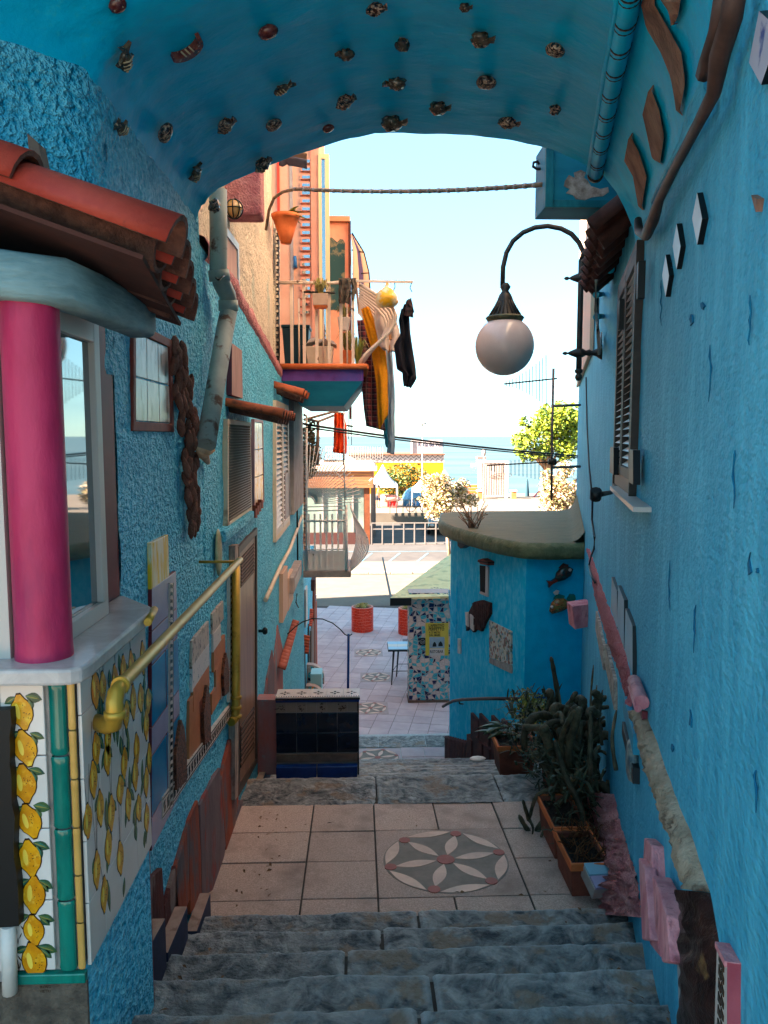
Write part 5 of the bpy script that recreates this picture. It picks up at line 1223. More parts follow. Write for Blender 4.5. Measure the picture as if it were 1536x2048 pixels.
# grey board and ornamented pink block by the lowest steps
lone2 = slabR('grey_board', [(1362, 1790), (1384, 1850), (1376, 2000), (1360, 2080), (1352, 1880)], M('grey white board', '#8d8f92', '#a3a3a6', sc=6, rough=.6, st=(1, 1, .3)), .022, None)
tag(lone2, 'grey white board standing between the pink slabs and dark stone', 'board')
ob = thing('ornament_block', 'red pink wall block with a black motif strip at the bottom right', 'wall block', R(1450, 2080, .05))
m = MB(); qd = [R(1434, 1885, .024), R(1454, 1925, .024), R(1454, 2150, .024), R(1426, 2150, .024)]; m.prism(qd, nR, .03, 0, 1); m.build('block_body', [mBor, M('red pink paint', '#8a3340', '#a04a54', sc=6, rough=.6)], ob)
m = MB()
for i in range(9):
    for j, (dx, dy) in enumerate(((.3, .02), (.55, .05))):
        t = (i + .2) / 9.5; a = lerp(lerp(qd[0], qd[3], t), lerp(qd[1], qd[2], t), dx); b_ = lerp(lerp(qd[0], qd[3], t + .06), lerp(qd[1], qd[2], t + .06), dx + .22)
        ddn = V((0, 0, -.012)); m.prism([a + nR * .002, b_ + nR * .002, b_ + ddn + nR * .002, a + ddn * 1.6 + nR * .002], nR, .002)
m.build('black_motif', mLemD, ob)
m = MB(); m.prism([qd[0] + nR * .004 + V((0, 0, .002)), qd[1] + nR * .004 + V((0, 0, .002)), qd[1] - nR * .03 + V((0, 0, .002)), qd[0] - nR * .03 + V((0, 0, .002))], (0, 0, 1), .012); m.build('block_cap', mPinkP, ob)

# ================================================================== CACTUS POTS
def planter(name, label, c, wx, wy, h, taper=.84, group=None):
    t = thing(name, label, 'planter', c, group); c = V(c)
    def ringpts(s, z): return [c + V((sx_ * wx / 2 * s, sy_ * wy / 2 * s, z)) for sx_, sy_ in ((-1, -1), (1, -1), (1, 1), (-1, 1))]
    m = MB(); a, b_, d, e = ringpts(taper, 0), ringpts(1, h), ringpts(.90, h), ringpts(.88, h - .05)
    vs = a + b_ + d + e
    fs = [(3, 2, 1, 0)]
    for k in range(3):
        for i in range(4): j = (i + 1) % 4; fs.append((4 * k + i, 4 * k + j, 4 * k + 4 + j, 4 * k + 4 + i))
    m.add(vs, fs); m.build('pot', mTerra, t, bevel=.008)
    m = MB(); b2 = ringpts(1.06, h - .035); t2 = ringpts(1.06, h + .004); i2 = ringpts(.96, h + .004); j2 = ringpts(.96, h - .035)
    vs = b2 + t2 + i2 + j2; fs = []
    for k in range(3):
        for i in range(4): j = (i + 1) % 4; fs.append((4 * k + i, 4 * k + j, 4 * k + 4 + j, 4 * k + 4 + i))
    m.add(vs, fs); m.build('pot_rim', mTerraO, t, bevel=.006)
    m = MB(); m.grid(lambda s, q: c + V(((s - .5) * wx * .9, (q - .5) * wy * .9, h - .03 + noise.noise(V((s * 9, q * 9, c.y))) * .015)), 12, 12); m.build('soil', mSoil, t, recalc=False)
    return t
zl1 = landz(4.0)
planter('terracotta_planter', 'front rectangular terracotta planter of dry soil on the landing', (1.205, 3.94, landz(3.9)), .20, .34, .20)
planter('terracotta_planter', 'second terracotta planter behind the dry one holding the tall cactus', (1.215, 4.36, landz(4.3)), .20, .40, .21)
planter('terracotta_planter', 'third terracotta planter at the back of the cactus tangle', (1.42, 5.0, -2.465), .26, .5, .24)
planter('terracotta_planter', 'small terracotta pot under the broad succulent leaves on the lower steps', (1.23, 5.85, -2.64), .30, .3, .26)
# dry twigs in the front planter
m = MB()
for i in range(90):
    p = V((1.205 + random.uniform(-.08, .12), 3.95 + random.uniform(-.14, .2), zl1 + .18)); q = p + V((random.uniform(-.09, .12), random.uniform(-.09, .09), random.uniform(.02, .13)))
    m.tube([p, lerp(p, q, .5) + V((random.uniform(-.03, .03), 0, .01)), q], .0025, 3)
o = stuff(tag(m.build('dry_moss', M('dry brown moss', '#4a2e1c', '#7a5030', sc=30, rough=1)), 'dry brown moss and twigs filling the front planter', 'dead plant'))
# the cactus: many individual stems
cac = thing('cactus', 'big tangled grey green cactus with many curling stems in the planters by the right wall', 'cactus', (1.3, 5.1, -2.15))
def stem(pts, r, name='stem', mt=mCactus, tip=.6):
    # smooth the control line
    P_ = [V(p) for p in pts]; out = []
    for i in range(len(P_) - 1):
        p0, p1, p2, p3 = P_[max(i - 1, 0)], P_[i], P_[i + 1], P_[min(i + 2, len(P_) - 1)]
        for k in range(4):
            t = k / 4; out.append(.5 * ((2 * p1) + (p2 - p0) * t + (2 * p0 - 5 * p1 + 4 * p2 - p3) * t * t + (3 * p1 - p0 - 3 * p2 + p3) * t ** 3))
    out.append(P_[-1]); n_ = len(out)
    rs = [r * lerp(1, tip, i / (n_ - 1)) * (1 + .10 * math.sin(i * 2.3)) for i in range(n_)]; rs[-1] *= .5
    m = MB(); m.tube(out, rs, 8); return m.build(name, mt, cac)
def px3(lst): return [aY(u, v, y) for u, v, y in lst]
stem(px3([(1112, 1455, 5.6), (1116, 1400, 5.6), (1108, 1345, 5.6), (1102, 1314, 5.6)]), .024)
stem(px3([(1150, 1640, 5.0), (1155, 1560, 5.1), (1120, 1480, 5.3), (1105, 1410, 5.4), (1098, 1378, 5.4)]), .05)
stem(px3([(1175, 1690, 4.9), (1172, 1600, 5.0), (1140, 1520, 5.0), (1112, 1455, 5.1), (1095, 1432, 5.0), (1065, 1436, 4.9), (1048, 1470, 4.9), (1050, 1500, 4.9)]), .042, tip=.5)
stem(px3([(1190, 1740, 4.55), (1205, 1640, 4.6), (1216, 1560, 4.7)]), .034); stem(px3([(1186, 1720, 4.6), (1200, 1660, 4.6), (1212, 1615, 4.6)]), .024)
stem(px3([(1196, 1655, 4.65), (1190, 1620, 4.65), (1193, 1590, 4.65)]), .026)
stem(px3([(1150, 1605, 4.75), (1115, 1580, 4.6), (1075, 1590, 4.55), (1058, 1640, 4.55)]), .018); stem(px3([(1140, 1620, 4.7), (1090, 1640, 4.55), (1068, 1670, 4.55), (1052, 1655, 4.55), (1038, 1630, 4.55)]), .022)
stem(px3([(1135, 1630, 4.7), (1095, 1650, 4.5), (1078, 1690, 4.45), (1084, 1712, 4.45)]), .012, tip=.3)
stem(px3([(1058, 1640, 4.55), (1050, 1615, 4.52), (1046, 1600, 4.5)]), .014); stem(px3([(1058, 1638, 4.55), (1066, 1655, 4.5), (1064, 1672, 4.5)]), .012, tip=.3)
random.seed(21)
for i in range(12):
    u0 = random.uniform(1115, 1200); v0 = random.uniform(1560, 1680); y0 = random.uniform(4.75, 5.6)
    b_ = V((random.uniform(1.2, 1.5), random.uniform(4.2, 5.5), -2.25))
    tipu, tipv = random.uniform(1100, 1215), random.uniform(1400, 1520)
    e = aY(tipu, tipv, b_.y + random.uniform(-.25, .15))
    e.x = min(e.x, xr(e.y) - .05)
    mid = lerp(b_, e, .55) + V((random.uniform(-.08, .06), random.uniform(-.08, .08), random.uniform(-.05, .05)))
    mid.x = min(mid.x, xr(mid.y) - .05)
    pts = [b_, lerp(b_, mid, .5) + V((random.uniform(-.03, .03), 0, 0)), mid, e]
    if random.random() < .4: pts.append(e + V((random.uniform(-.08, .06), random.uniform(-.05, .05), random.uniform(-.09, .02))))
    stem(pts, random.uniform(.016, .034), tip=.7)
for i in range(110):                             # thick lobes in the middle of the tangle
    c = aY(random.gauss(1150, 34), random.uniform(1420, 1600), random.uniform(4.7, 5.4)); c.x = min(c.x, xr(c.y) - .08)
    d = V((random.uniform(-.13, .09), random.uniform(-.12, .08), random.uniform(-.03, .15)))
    stem([c, c + d * .5 + V((random.uniform(-.03, .03), 0, .03)), c + d, c + d * 1.15 + V((random.uniform(-.05, .05), 0, random.uniform(-.06, .02)))], random.choice([.012, .016, .02, .026, .032]), 'cactus_lobe', tip=.85)
for i in range(4):                              # tall thin stems against the wall
    u = (1186, 1193, 1204, 1232)[i]; v0, v1 = ((1330, 1440), (1370, 1440), (1380, 1450), (1420, 1500))[i]
    a, b_ = R(u, v1 + 40, .05), R(u + 1, v0, .04); stem([a, lerp(a, b_, .5) + nR * .02, b_], .012)
# dark strap leaves filling the lower gaps
m = MB()
for i in range(900):
    y0 = random.uniform(4.2, 5.8); p = V((random.uniform(1.14, min(1.5, xr(y0) - .05)), y0, random.uniform(-2.40, -1.95)))
    d = V((random.uniform(-1, .6), random.uniform(-.9, .5), random.uniform(-.1, .9))).normalized(); ln = random.uniform(.06, .17); s_ = d.cross(V((0, 0, 1))).normalized() * random.uniform(.004, .011)
    q = p + d * ln * .5 + V((0, 0, .02)); e = p + d * ln
    if e.x > xr(e.y) - .03: continue
    m.add([p - s_, p + s_, q + s_, e, q - s_], [(0, 1, 2, 4), (4, 2, 3)])
stuff(m.build('strap_leaves', M('dark strap leaf', '#2c3222', '#4a4c34', sc=9, rough=.6), cac, recalc=False))
# broad succulent leaves and a green jade bush on the lower steps
sc_ = thing('succulent', 'broad leaved succulent in the pot at the edge of the lower steps', 'plant', (1.22, 6.0, -2.4))
def fleshy(c, d, ln, wd, mt, parent, name='leaf'):
    d = V(d).normalized(); s_ = d.cross(V((0, 0, 1))).normalized(); n = s_.cross(d)
    m = MB(); rows = []
    nl = 8
    for i in range(nl + 1):
        t = i / nl; w_ = wd * math.sin(math.pi * min(.98, max(.03, t ** .8))) ; p = V(c) + d * ln * t + V((0, 0, -.35 * ln * t * t))
        rows += [p - s_ * w_, p - s_ * w_ * .5 - n * w_ * .22, p - n * w_ * .3, p + s_ * w_ * .5 - n * w_ * .22, p + s_ * w_, p + n * w_ * .12]
    m.add(rows, [(i * 6 + j, i * 6 + (j + 1) % 6, (i + 1) * 6 + (j + 1) % 6, (i + 1) * 6 + j) for i in range(nl) for j in range(6)], 0, True)
    return m.build(name, mt, parent)
for i in range(18):
    a = random.uniform(1.7, 5.6); c = V((1.23, 6.0, -2.43)) + V((random.uniform(-.08, .08), random.uniform(-.08, .08), random.uniform(-.02, .12)))
    fleshy(c, (math.cos(a), math.sin(a), random.uniform(.0, .9)), random.uniform(.14, .27), random.uniform(.025, .045), mLeafG, sc_)
jb = thing('jade_bush', 'yellow green jade bush behind the cactus near the kiosk', 'plant', (1.35, 6.6, -2.6))
m = MB()
for i in range(700):
    c = V((1.52 + random.gauss(0, .08), 6.4 + random.gauss(0, .15), -2.36 + random.gauss(0, .06))); s_ = random.uniform(.012, .03)
    a = V((random.uniform(-1, 1), random.uniform(-1, 1), random.uniform(-.6, 1))).normalized() * s_; b_ = a.cross(V((random.uniform(-1, 1), random.uniform(-1, 1), .3))).normalized() * s_ * .6
    m.add([c - a, c + b_, c + a, c - b_], [(0, 1, 2, 3)])
stuff(m.build('foliage', mLeafY, jb, recalc=False))
m = MB()
for i in range(9): m.tube([V((1.5, 6.5, -2.9)), V((1.52 + random.gauss(0, .07), 6.4 + random.gauss(0, .1), -2.36))], .012, 5)
m.build('branches', mWood, jb)
# ================================================================== BALCONY WITH LAUNDRY (upper left)
YB1 = 8.32
def b1(u, v, dy=0): return aY(u, v, YB1 + dy)
bl = thing('balcony', 'rusty white balcony with bellied bars over a purple fascia and teal soffit', 'balcony', b1(640, 820))
z_top, z_fas, z_mid = b1(640, 728).z, b1(640, 738).z, b1(640, 762).z
xa, xb_ = XL + .02, b1(725, 750).x
YD = 2.0
m = MB(); m.box(xa - .6, xb_ - .01, YB1 + .02, YB1 + YD, z_mid + .003, z_top - .003); m.build('slab', mGrey, bl)
m = MB(); m.box(b1(563, 750).x, xb_ - .012, YB1, YB1 + .018, z_mid, z_fas); m.box(xb_ - .01, xb_ + .008, YB1, YB1 + YD, z_mid, z_fas); m.build('purple_fascia', mPurple, bl)
m = MB(); m.tube([b1(560, 733, -.03), b1(734, 733, -.03)], .032, 10); m.tube([b1(732, 733, -.03), V((xb_ + .03, YB1 + YD, b1(640, 733).z))], .032, 10); m.build('terracotta_edge', mTerraO, bl)
m = MB(); zlow = z_mid - .26 
q0 = [V((b1(563, 762).x, YB1, z_mid)), V((xb_, YB1, z_mid)), V((xb_, YB1 + YD, z_mid)), V((b1(563, 762).x, YB1 + YD, z_mid))]
q1 = [V((b1(600, 820).x, YB1 + .12, zlow)), V((b1(688, 820).x, YB1 + .12, zlow)), V((b1(690, 820).x, YB1 + YD, zlow)), V((b1(600, 820).x, YB1 + YD, zlow))]
m.add(q0 + q1, [(0, 1, 5, 4), (1, 2, 6, 5), (2, 3, 7, 6), (3, 0, 4, 7), (4, 5, 6, 7)]); m.build('teal_soffit', mTealB, bl)
# railing: front bars, bellied side bars
z_r = b1(640, 566).z
def belly(x, y, dx, dy, n=10, k=1):
    pts = []
    for i in range(n + 1):
        t = i / n; w_ = .02 + .34 * k * math.sin(math.pi * min(1, max(0, (1 - t) ** .8))) ** 1.4 if t < 1 else .02
        pts.append(V((x + dx * w_, y + dy * w_, lerp(z_top + .02, z_r, t))))
    return pts
for u in (583, 608, 633, 658, 682, 706):
    m = MB(); x = b1(u, 650).x; m.obox(V((x, YB1 + .03, (z_top + z_r) / 2)), V((.017, 0, 0)), V((0, .008, 0)), V((0, 0, (z_r - z_top) / 2))); m.build('flat_bar', mRust, bl, bevel=.002)
for u in (597, 646, 694):
    m = MB(); x = b1(u, 650).x; m.tube([V((x, YB1 + .06, z_top)), V((x, YB1 + .06, z_r - .15))], .010, 6); m.build('thin_bar', mRust, bl)
for i in range(13):
    y = YB1 + .05 + i * .15; m = MB(); m.tube(belly(xb_ - .05, y, 1, 0, k=1.15 - .06 * i), .02, 6); m.build('bellied_bar', mRust, bl)
m = MB(); m.tube([b1(556, 566), b1(712, 566), V((xb_ - .03, YB1 + YD, z_r))], .014, 8); m.build('top_rail', mRust, bl)
m = MB(); m.tube([b1(565, 730), b1(716, 730)], .012, 6); m.tube([b1(560, 563), b1(600, 562), b1(640, 566), b1(715, 560)], .008, 6); m.build('lower_rail', mRust, bl)
m = MB(); m.box(b1(556, 700).x, xb_ - .05, YB1 + YD - .05, YB1 + YD, z_mid, z_r + .2)  # back wall strip below the sill
# things standing on the balcony
bn = thing('storage_bin', 'dark teal plastic storage bin at the left of the balcony', 'bin', b1(595, 728, .35))
def taper_box(m, c, w0, d0, w1, d1, h, mi=0):
    c = V(c); vs = [c + V((a * w0 / 2, b_ * d0 / 2, 0)) for a, b_ in ((-1, -1), (1, -1), (1, 1), (-1, 1))] + [c + V((a * w1 / 2, b_ * d1 / 2, h)) for a, b_ in ((-1, -1), (1, -1), (1, 1), (-1, 1))]
    m.add(vs, [(3, 2, 1, 0), (4, 5, 6, 7), (0, 1, 5, 4), (1, 2, 6, 5), (2, 3, 7, 6), (3, 0, 4, 7)], mi); return m
c = b1(594, 728, .35); c.z = z_top
m = MB(); taper_box(m, c, .24, .28, .29, .32, .40); m.build('bin_body', mGreenBin, bn, bevel=.01)
m = MB(); taper_box(m, c + V((0, 0, .402)), .31, .34, .31, .34, .035); m.build('bin_lid', mGreenBin, bn, bevel=.008)
cr = thing('cement_pot', 'cream square cement planter with a folded bag on the balcony', 'planter', b1(645, 728, .25)); c = b1(640, 728, .25); c.z = z_top
m = MB(); taper_box(m, c, .25, .24, .30, .28, .20); m.build('pot', mCream, cr, bevel=.008)
m = MB(); m.grid(lambda s, t: c + V(((s - .5) * .36, (t - .5) * .26, .21 + .07 * noise.noise(V((s * 5, t * 5, 2))) + .05 * math.sin(s * 3.1))), 16, 10); tag(m.build('folded_bag', mGreyCl, solid=.006), 'crumpled beige bag lying on the cement planter', 'bag')
op = thing('orange_pot', 'square orange pot with wiry plant on the balcony corner', 'flower pot', b1(694, 725, .2)); c = b1(693, 728, .18); c.z = z_top
m = MB(); taper_box(m, c, .10, .10, .14, .14, .16); m.build('pot', mTerraO, op, bevel=.006)
def tuft(parent, c, n, h, sp, mt, name='foliage', wd=.006, droop=.4):
    m = MB()
    for i in range(n):
        a = random.uniform(0, 6.28); d = V((math.cos(a) * sp, math.sin(a) * sp, 0)) * random.uniform(.2, 1); p = V(c) + d * .15; q = p + d * .5 + V((0, 0, h * random.uniform(.6, 1))); e = p + d * 1.1 + V((0, 0, h * random.uniform(.2, 1) * (1 - droop)))
        s_ = V((-d.y, d.x, 0)).normalized() * wd if d.length else V((wd, 0, 0))
        m.add([p - s_, p + s_, q + s_, q - s_, e], [(0, 1, 2, 3), (3, 2, 4)])
    return stuff(m.build(name, mt, parent, recalc=False))
mWiry = M('wiry yellow green leaves', '#6f6a35', '#a09a5a', sc=30, rough=.8)
tuft(op, c + V((0, 0, .16)), 70, .22, .13, mWiry)
tuft(op, c + V((.12, .1, .03)), 60, .30, .14, mLeafY)
rb = thing('rail_planter', 'grey planter box with spiky plant hung on the balcony rail', 'planter', b1(641, 612, -.06)); c = b1(641, 612, -.06)
m = MB(); taper_box(m, c, .145, .12, .17, .14, .12); m.build('pot', M('grey tan planter', '#a8927c', '#b8a28c', sc=8, rough=.6), rb, bevel=.006)
m = MB(); taper_box(m, c - V((0, 0, .024)), .12, .1, .15, .12, .023); m.build('pot_foot', mTerraO, rb)
tuft(rb, c + V((0, 0, .12)), 80, .16, .14, mWiry)
m = MB(); m.tube([b1(608, 584), b1(670, 586)], .012, 6); m.build('shelf_bar', mIron, rb)
wp = thing('white_pot', 'grey white pot hanging inside the balcony rail', 'flower pot', b1(688, 660, .1)); c = b1(688, 662, .1)
m = MB(); taper_box(m, c, .10, .1, .14, .13, .14); m.build('pot', mGreyCl, wp, bevel=.006); tuft(wp, c + V((0, 0, .14)), 40, .13, .12, mWiry)
# clothes rod
rod = thing('clothes_rod', 'white clothes rod projecting from the balcony with two hooks', 'clothes rod', b1(770, 562))
m = MB(); m.obox(lerp(b1(700, 562), b1(826, 564), .5), (b1(826, 564) - b1(700, 562)) / 2, V((0, .012, 0)), V((0, 0, .012))); m.build('rod', mRust, rod)
m = MB(); m.tube([b1(789, 564), b1(790, 574), b1(786, 584)], .005, 5); m.tube([b1(823, 566), b1(820, 576), b1(824, 584)], .005, 5); m.build('hook', mIron, rod)
def cloth(name, lft, rgt, mat, dy, label, cat, rip=.02, nr=34, nc=22, y=None, waves=3, th=.006):
    m = MB()
    def fn(s, t):
        a, b_ = plerp(lft, t), plerp(rgt, t); p = lerp(a, b_, s)
        q = aY(p.x, p.y, (y or YB1) + dy); rip_ = rip * 1.7; q.x += .012 * noise.noise(V((s * 4, t * 5, dy * 7))); q.y += rip_ * math.sin(s * math.pi * 2 * waves + t * 2) * (.4 + .6 * t) + rip_ * .9 * noise.noise(V((s * 4, t * 5, dy * 9)))
        return q
    m.grid(fn, nc, nr); return tag(m.build(name, mat, recalc=False, solid=th), label, cat)
cloth('hanging_shorts', [(678, 556), (676, 580), (678, 606)], [(700, 556), (702, 580), (698, 607)], mOlive, -.06, 'dark olive shorts hung over the balcony top rail', 'shorts', waves=2)
cloth('hanging_shorts', [(702, 556), (702, 575), (704, 600)], [(712, 556), (712, 580), (708, 598)], mOlive, -.05, 'narrow olive cloth hung at the balcony corner', 'cloth', waves=1)
mPlaid = bpy.data.materials.new('red plaid cloth'); mPlaid.use_nodes = True; nt = mPlaid.node_tree; bb = nt.nodes['Principled BSDF']; bb.inputs['Roughness'].default_value = .95
geo = N(nt, 'ShaderNodeNewGeometry'); sx_ = N(nt, 'ShaderNodeSeparateXYZ'); nt.links.new(geo.outputs['Position'], sx_.inputs[0])
def stripes(o, freq, thr, ph=0):
    a = N(nt, 'ShaderNodeMath', operation='MULTIPLY'); a.inputs[1].default_value = freq; nt.links.new(o, a.inputs[0])
    p_ = N(nt, 'ShaderNodeMath', operation='ADD'); p_.inputs[1].default_value = ph; nt.links.new(a.outputs[0], p_.inputs[0])
    f_ = N(nt, 'ShaderNodeMath', operation='FRACT'); nt.links.new(p_.outputs[0], f_.inputs[0])
    g_ = N(nt, 'ShaderNodeMath', operation='GREATER_THAN'); g_.inputs[1].default_value = thr; nt.links.new(f_.outputs[0], g_.inputs[0]); return g_.outputs[0]
col = None
prev = (.10, .02, .02, 1)
mixes = [(stripes(sx_.outputs[0], 15, .55), (.015, .012, .02, 1)), (stripes(sx_.outputs[2], 15, .55), (.02, .015, .025, 1)), (stripes(sx_.outputs[0], 15, .86, .35), (.38, .20, .16, 1)), (stripes(sx_.outputs[2], 15, .86, .35), (.36, .18, .15, 1))]
for k, (fac, cc) in enumerate(mixes):
    mx = N(nt, 'ShaderNodeMix', data_type='RGBA'); fm = N(nt, 'ShaderNodeMath', operation='MULTIPLY'); fm.inputs[1].default_value = .7; nt.links.new(fac, fm.inputs[0]); nt.links.new(fm.outputs[0], mx.inputs[0])
    if col is None: mx.inputs[6].default_value = (.24, .03, .035, 1)
    else: nt.links.new(col, mx.inputs[6])
    mx.inputs[7].default_value = cc; col = mx.outputs[2]
nt.links.new(col, bb.inputs['Base Color'])
YC = YB1 + .9
cloth('mustard_towel', [(722, 618), (742, 700), (752, 760), (758, 860)], [(738, 612), (770, 690), (776, 750), (776, 830)], mMustard, .0, 'mustard yellow towel hanging from the balcony side', 'towel', y=YC - .05, waves=1)
cloth('plaid_blanket', [(714, 640), (718, 700), (724, 770), (732, 852)], [(748, 640), (752, 700), (760, 760), (771, 862)], mPlaid, .1, 'red and black plaid blanket hanging under the balcony', 'blanket', y=YC, waves=2)
cloth('blue_towel', [(772, 700), (776, 780), (776, 880), (775, 906)], [(782, 690), (789, 770), (790, 870), (789, 909)], mBlueCl, .25, 'long pale blue towel hanging lowest of the laundry', 'towel', y=YC, waves=1)
cloth('teal_cloth', [(766, 820), (768, 870), (772, 893)], [(776, 820), (778, 870), (780, 900)], mTealCl, .3, 'teal cloth showing behind the pale blue towel', 'cloth', y=YC, waves=1)
cloth('grey_shirt', [(750, 608), (748, 640), (758, 690), (768, 700)], [(786, 606), (790, 640), (800, 668), (792, 705)], mGreyCl, .05, 'grey beige shirt hanging below the yellow bag', 'shirt', y=YC - .2, waves=2)
cloth('tan_trousers', [(770, 640), (774, 680), (776, 705)], [(788, 620), (800, 670), (798, 700)], mTanCl, .1, 'tan folded trousers behind the grey beige shirt', 'trousers', y=YC - .2, waves=2)
m = MB(); bc = b1(774, 596, -.02)
m.lathe([(0, -.10), (.07, -.095), (.115, -.05), (.12, -.01), (.10, .04), (.06, .08), (.02, .11), (.012, .16)], bc, 16)
for i in range(len(m.v)): m.v[i] += V((noise.noise(m.v[i] * 14), noise.noise(m.v[i] * 14 + V((5, 0, 0))) - (m.v[i].y - bc.y) * .4, noise.noise(m.v[i] * 14 + V((0, 7, 0))))) * .035
tag(m.build('plastic_bag', mBag), 'yellow and clear plastic peg bag hanging from the rod', 'bag')
cloth('black_jacket', [(803, 618), (798, 640), (800, 668), (788, 690), (794, 738), (806, 745), (808, 772)], [(818, 598), (818, 625), (820, 660), (826, 700), (832, 740), (834, 755), (822, 776)], mBlackCl, -.02, 'black jacket on a hanger at the end of the clothes rod', 'jacket', waves=2, rip=.03)
cloth('black_sleeve', [(814, 600), (808, 612), (804, 632)], [(822, 596), (828, 618), (826, 634)], M('dark brown lining', '#2e1f1e', '#3a2826', sc=6, rough=.9), -.06, 'dark brown hooded collar over the black jacket', 'hood', waves=1)
# ================================================================== SALMON HOUSE behind the balcony
sh = thing('salmon_house', 'tall salmon house behind the balcony with a brick ladder strip and striped awning', 'house', (-.8, 10, 0))
YS = 10.5
def s1(u, v, d=0): return aY(u, v, YS + d)
m = MB(); m.box(-4, s1(637, 500).x, YS, YS + 2.2, z_mid, 4.6); m.build('front_wall', mSalmon, sh)
m = MB(); m.box(-5, -2.0, YS + .02, 25.3, -6.5, .4); m.box(-26, -15, -3.5, 24.8, -6.5, 13.2); m.build('main_and_sun_block', mSalmon, sh)  # far tall box: unseen mass added to keep sun off alley and plaza
m = MB(); m.box(s1(623, 500).x, s1(639, 500).x, YS - .05, YS - .001, z_mid, 4.6); m.build('corner_strip', mSalmonD, sh)
m = MB(); m.box(s1(581, 500).x, s1(587, 500).x, YS - .02, YS - .001, z_mid, 4.6); m.build('grey_drain_strip', mGrey, sh)
m = MB(); m.box(s1(556, 500).x, s1(561, 500).x, YS - .03, YS - .001, s1(556, 440).z, 9); m.build('red_strip', M('red paint', '#c8402c', rough=.7), sh)
for i in range(32):
    v = 318 + i * 15.8
    if 400 < v < 420: pass
    m = MB(); a = s1(601, v); b_ = s1(620, v + 11); m.box(a.x, b_.x, YS - .05, YS - .001, b_.z, a.z)
    if i < 20:
        wd_ = m.build('window', mSalmonD, sh)
        m = MB(); a = s1(605, v + 4); b_ = s1(620, v + 10); m.box(a.x, b_.x, YS - .054, YS - .0505, b_.z, a.z); m.build('pane', mGlass, wd_)
m = MB(); m.tube([s1(590, 512, -.03), s1(591, 535, -.03)], [.02, .03], 6); m.build('blue_ornament', M('blue paint', '#2f6a9a', rough=.5), sh)
# french window opened outwards
fw = MB(); x0, x1 = s1(636, 400).x, s1(659, 400).x; ztop = s1(640, 312).z
for a, b_ in ((x0 + .01, x0 + .05), (x1 - .055, x1)): fw.box(a, b_, YS - .08, YS - .03, z_top, ztop)
fw.box(x0 + .05, x1 - .055, YS - .08, YS - .03, ztop - .06, ztop); fw.build('window_frame', M('cream window frame', '#d3b884', rough=.5), sh)
m = MB(); m.box(x0 + .05, x1 - .055, YS - .06, YS - .05, z_top, ztop - .06); m.build('window_pane', mGlass, sh)
# rear wing with arched dark opening
YW = 13
def w1(u, v, d=0): return aY(u, v, YW + d)
m = MB(); m.box(-1.1, w1(698, 500).x, YW, YW + 3, z_mid + .12, w1(690, 446).z); m.build('rear_wing', mSalmon, sh)
m = MB(); m.box(-1.1, w1(700, 440).x, YW - .12, YW + 3.1, w1(690, 446).z, w1(690, 436).z); m.build('rear_cornice', M('tan cornice', '#b08a66', rough=.8), sh)
m = MB(); pts = [w1(655, 620, -.01), w1(655, 480, -.01), w1(662, 474, -.01), w1(668, 478, -.01), w1(674, 484, -.01), w1(680, 478, -.01), w1(686, 479, -.01), w1(690, 486, -.01), w1(690, 620, -.01)]; m.prism(pts, (0, -1, 0), .01); m.build('painted_niche', M('teal cloudy mural', '#1f4a4c', '#7a7a5c', sc=2.2, rough=.7, lo=.5, hi=.56), sh)
m = MB(); m.box(w1(697, 500).x, w1(702, 500).x, YW - .1, YW - .02, z_mid - .3, w1(700, 445).z); m.build('brown_pipe', mBrownTile, sh)
# striped awning
aw = thing('striped_awning', 'curved beige and purple striped awning beside the salmon house', 'awning', w1(720, 600))
mA1, mA2 = M('beige awning stripe', '#b89c80', rough=.9), M('purple awning stripe', '#4a3c5e', rough=.9)
for k, (d0, d1, mt) in enumerate(((0, .35, mA1), (.35, .62, mA2), (.62, 1, mA1))):
    m = MB()
    def fn(s, t):
        a, b_ = plerp([(702, 470), (706, 500), (706, 540), (706, 575)], s), plerp([(704, 466), (728, 505), (738, 545), (740, 578)], s)
        tt = lerp(d0, d1, t); p = lerp(a, b_, tt); return aY(p.x, p.y, YW + .3 + tt * .4)
    m.grid(fn, 12, 4); m.build('awning_stripe', mt, aw, recalc=False, solid=.01)
m = MB()
for pts in ([(704, 466), (728, 505), (738, 545), (740, 578)], [(703, 500), (728, 505)], [(704, 548), (738, 546)]): m.tube([w1(u, v, .5) for u, v in pts], .012, 5)
m.build('awning_frame', mIron, aw)
cloth('fringed_shawl', [(724, 576), (724, 600), (726, 618)], [(742, 578), (741, 602), (738, 625)], M('striped grey shawl', '#5a4a5a', '#b09a86', sc=20, rough=.9, st=(3, 1, .2)), .4, 'striped shawl hanging under the awning edge', 'shawl', y=YW, waves=3)
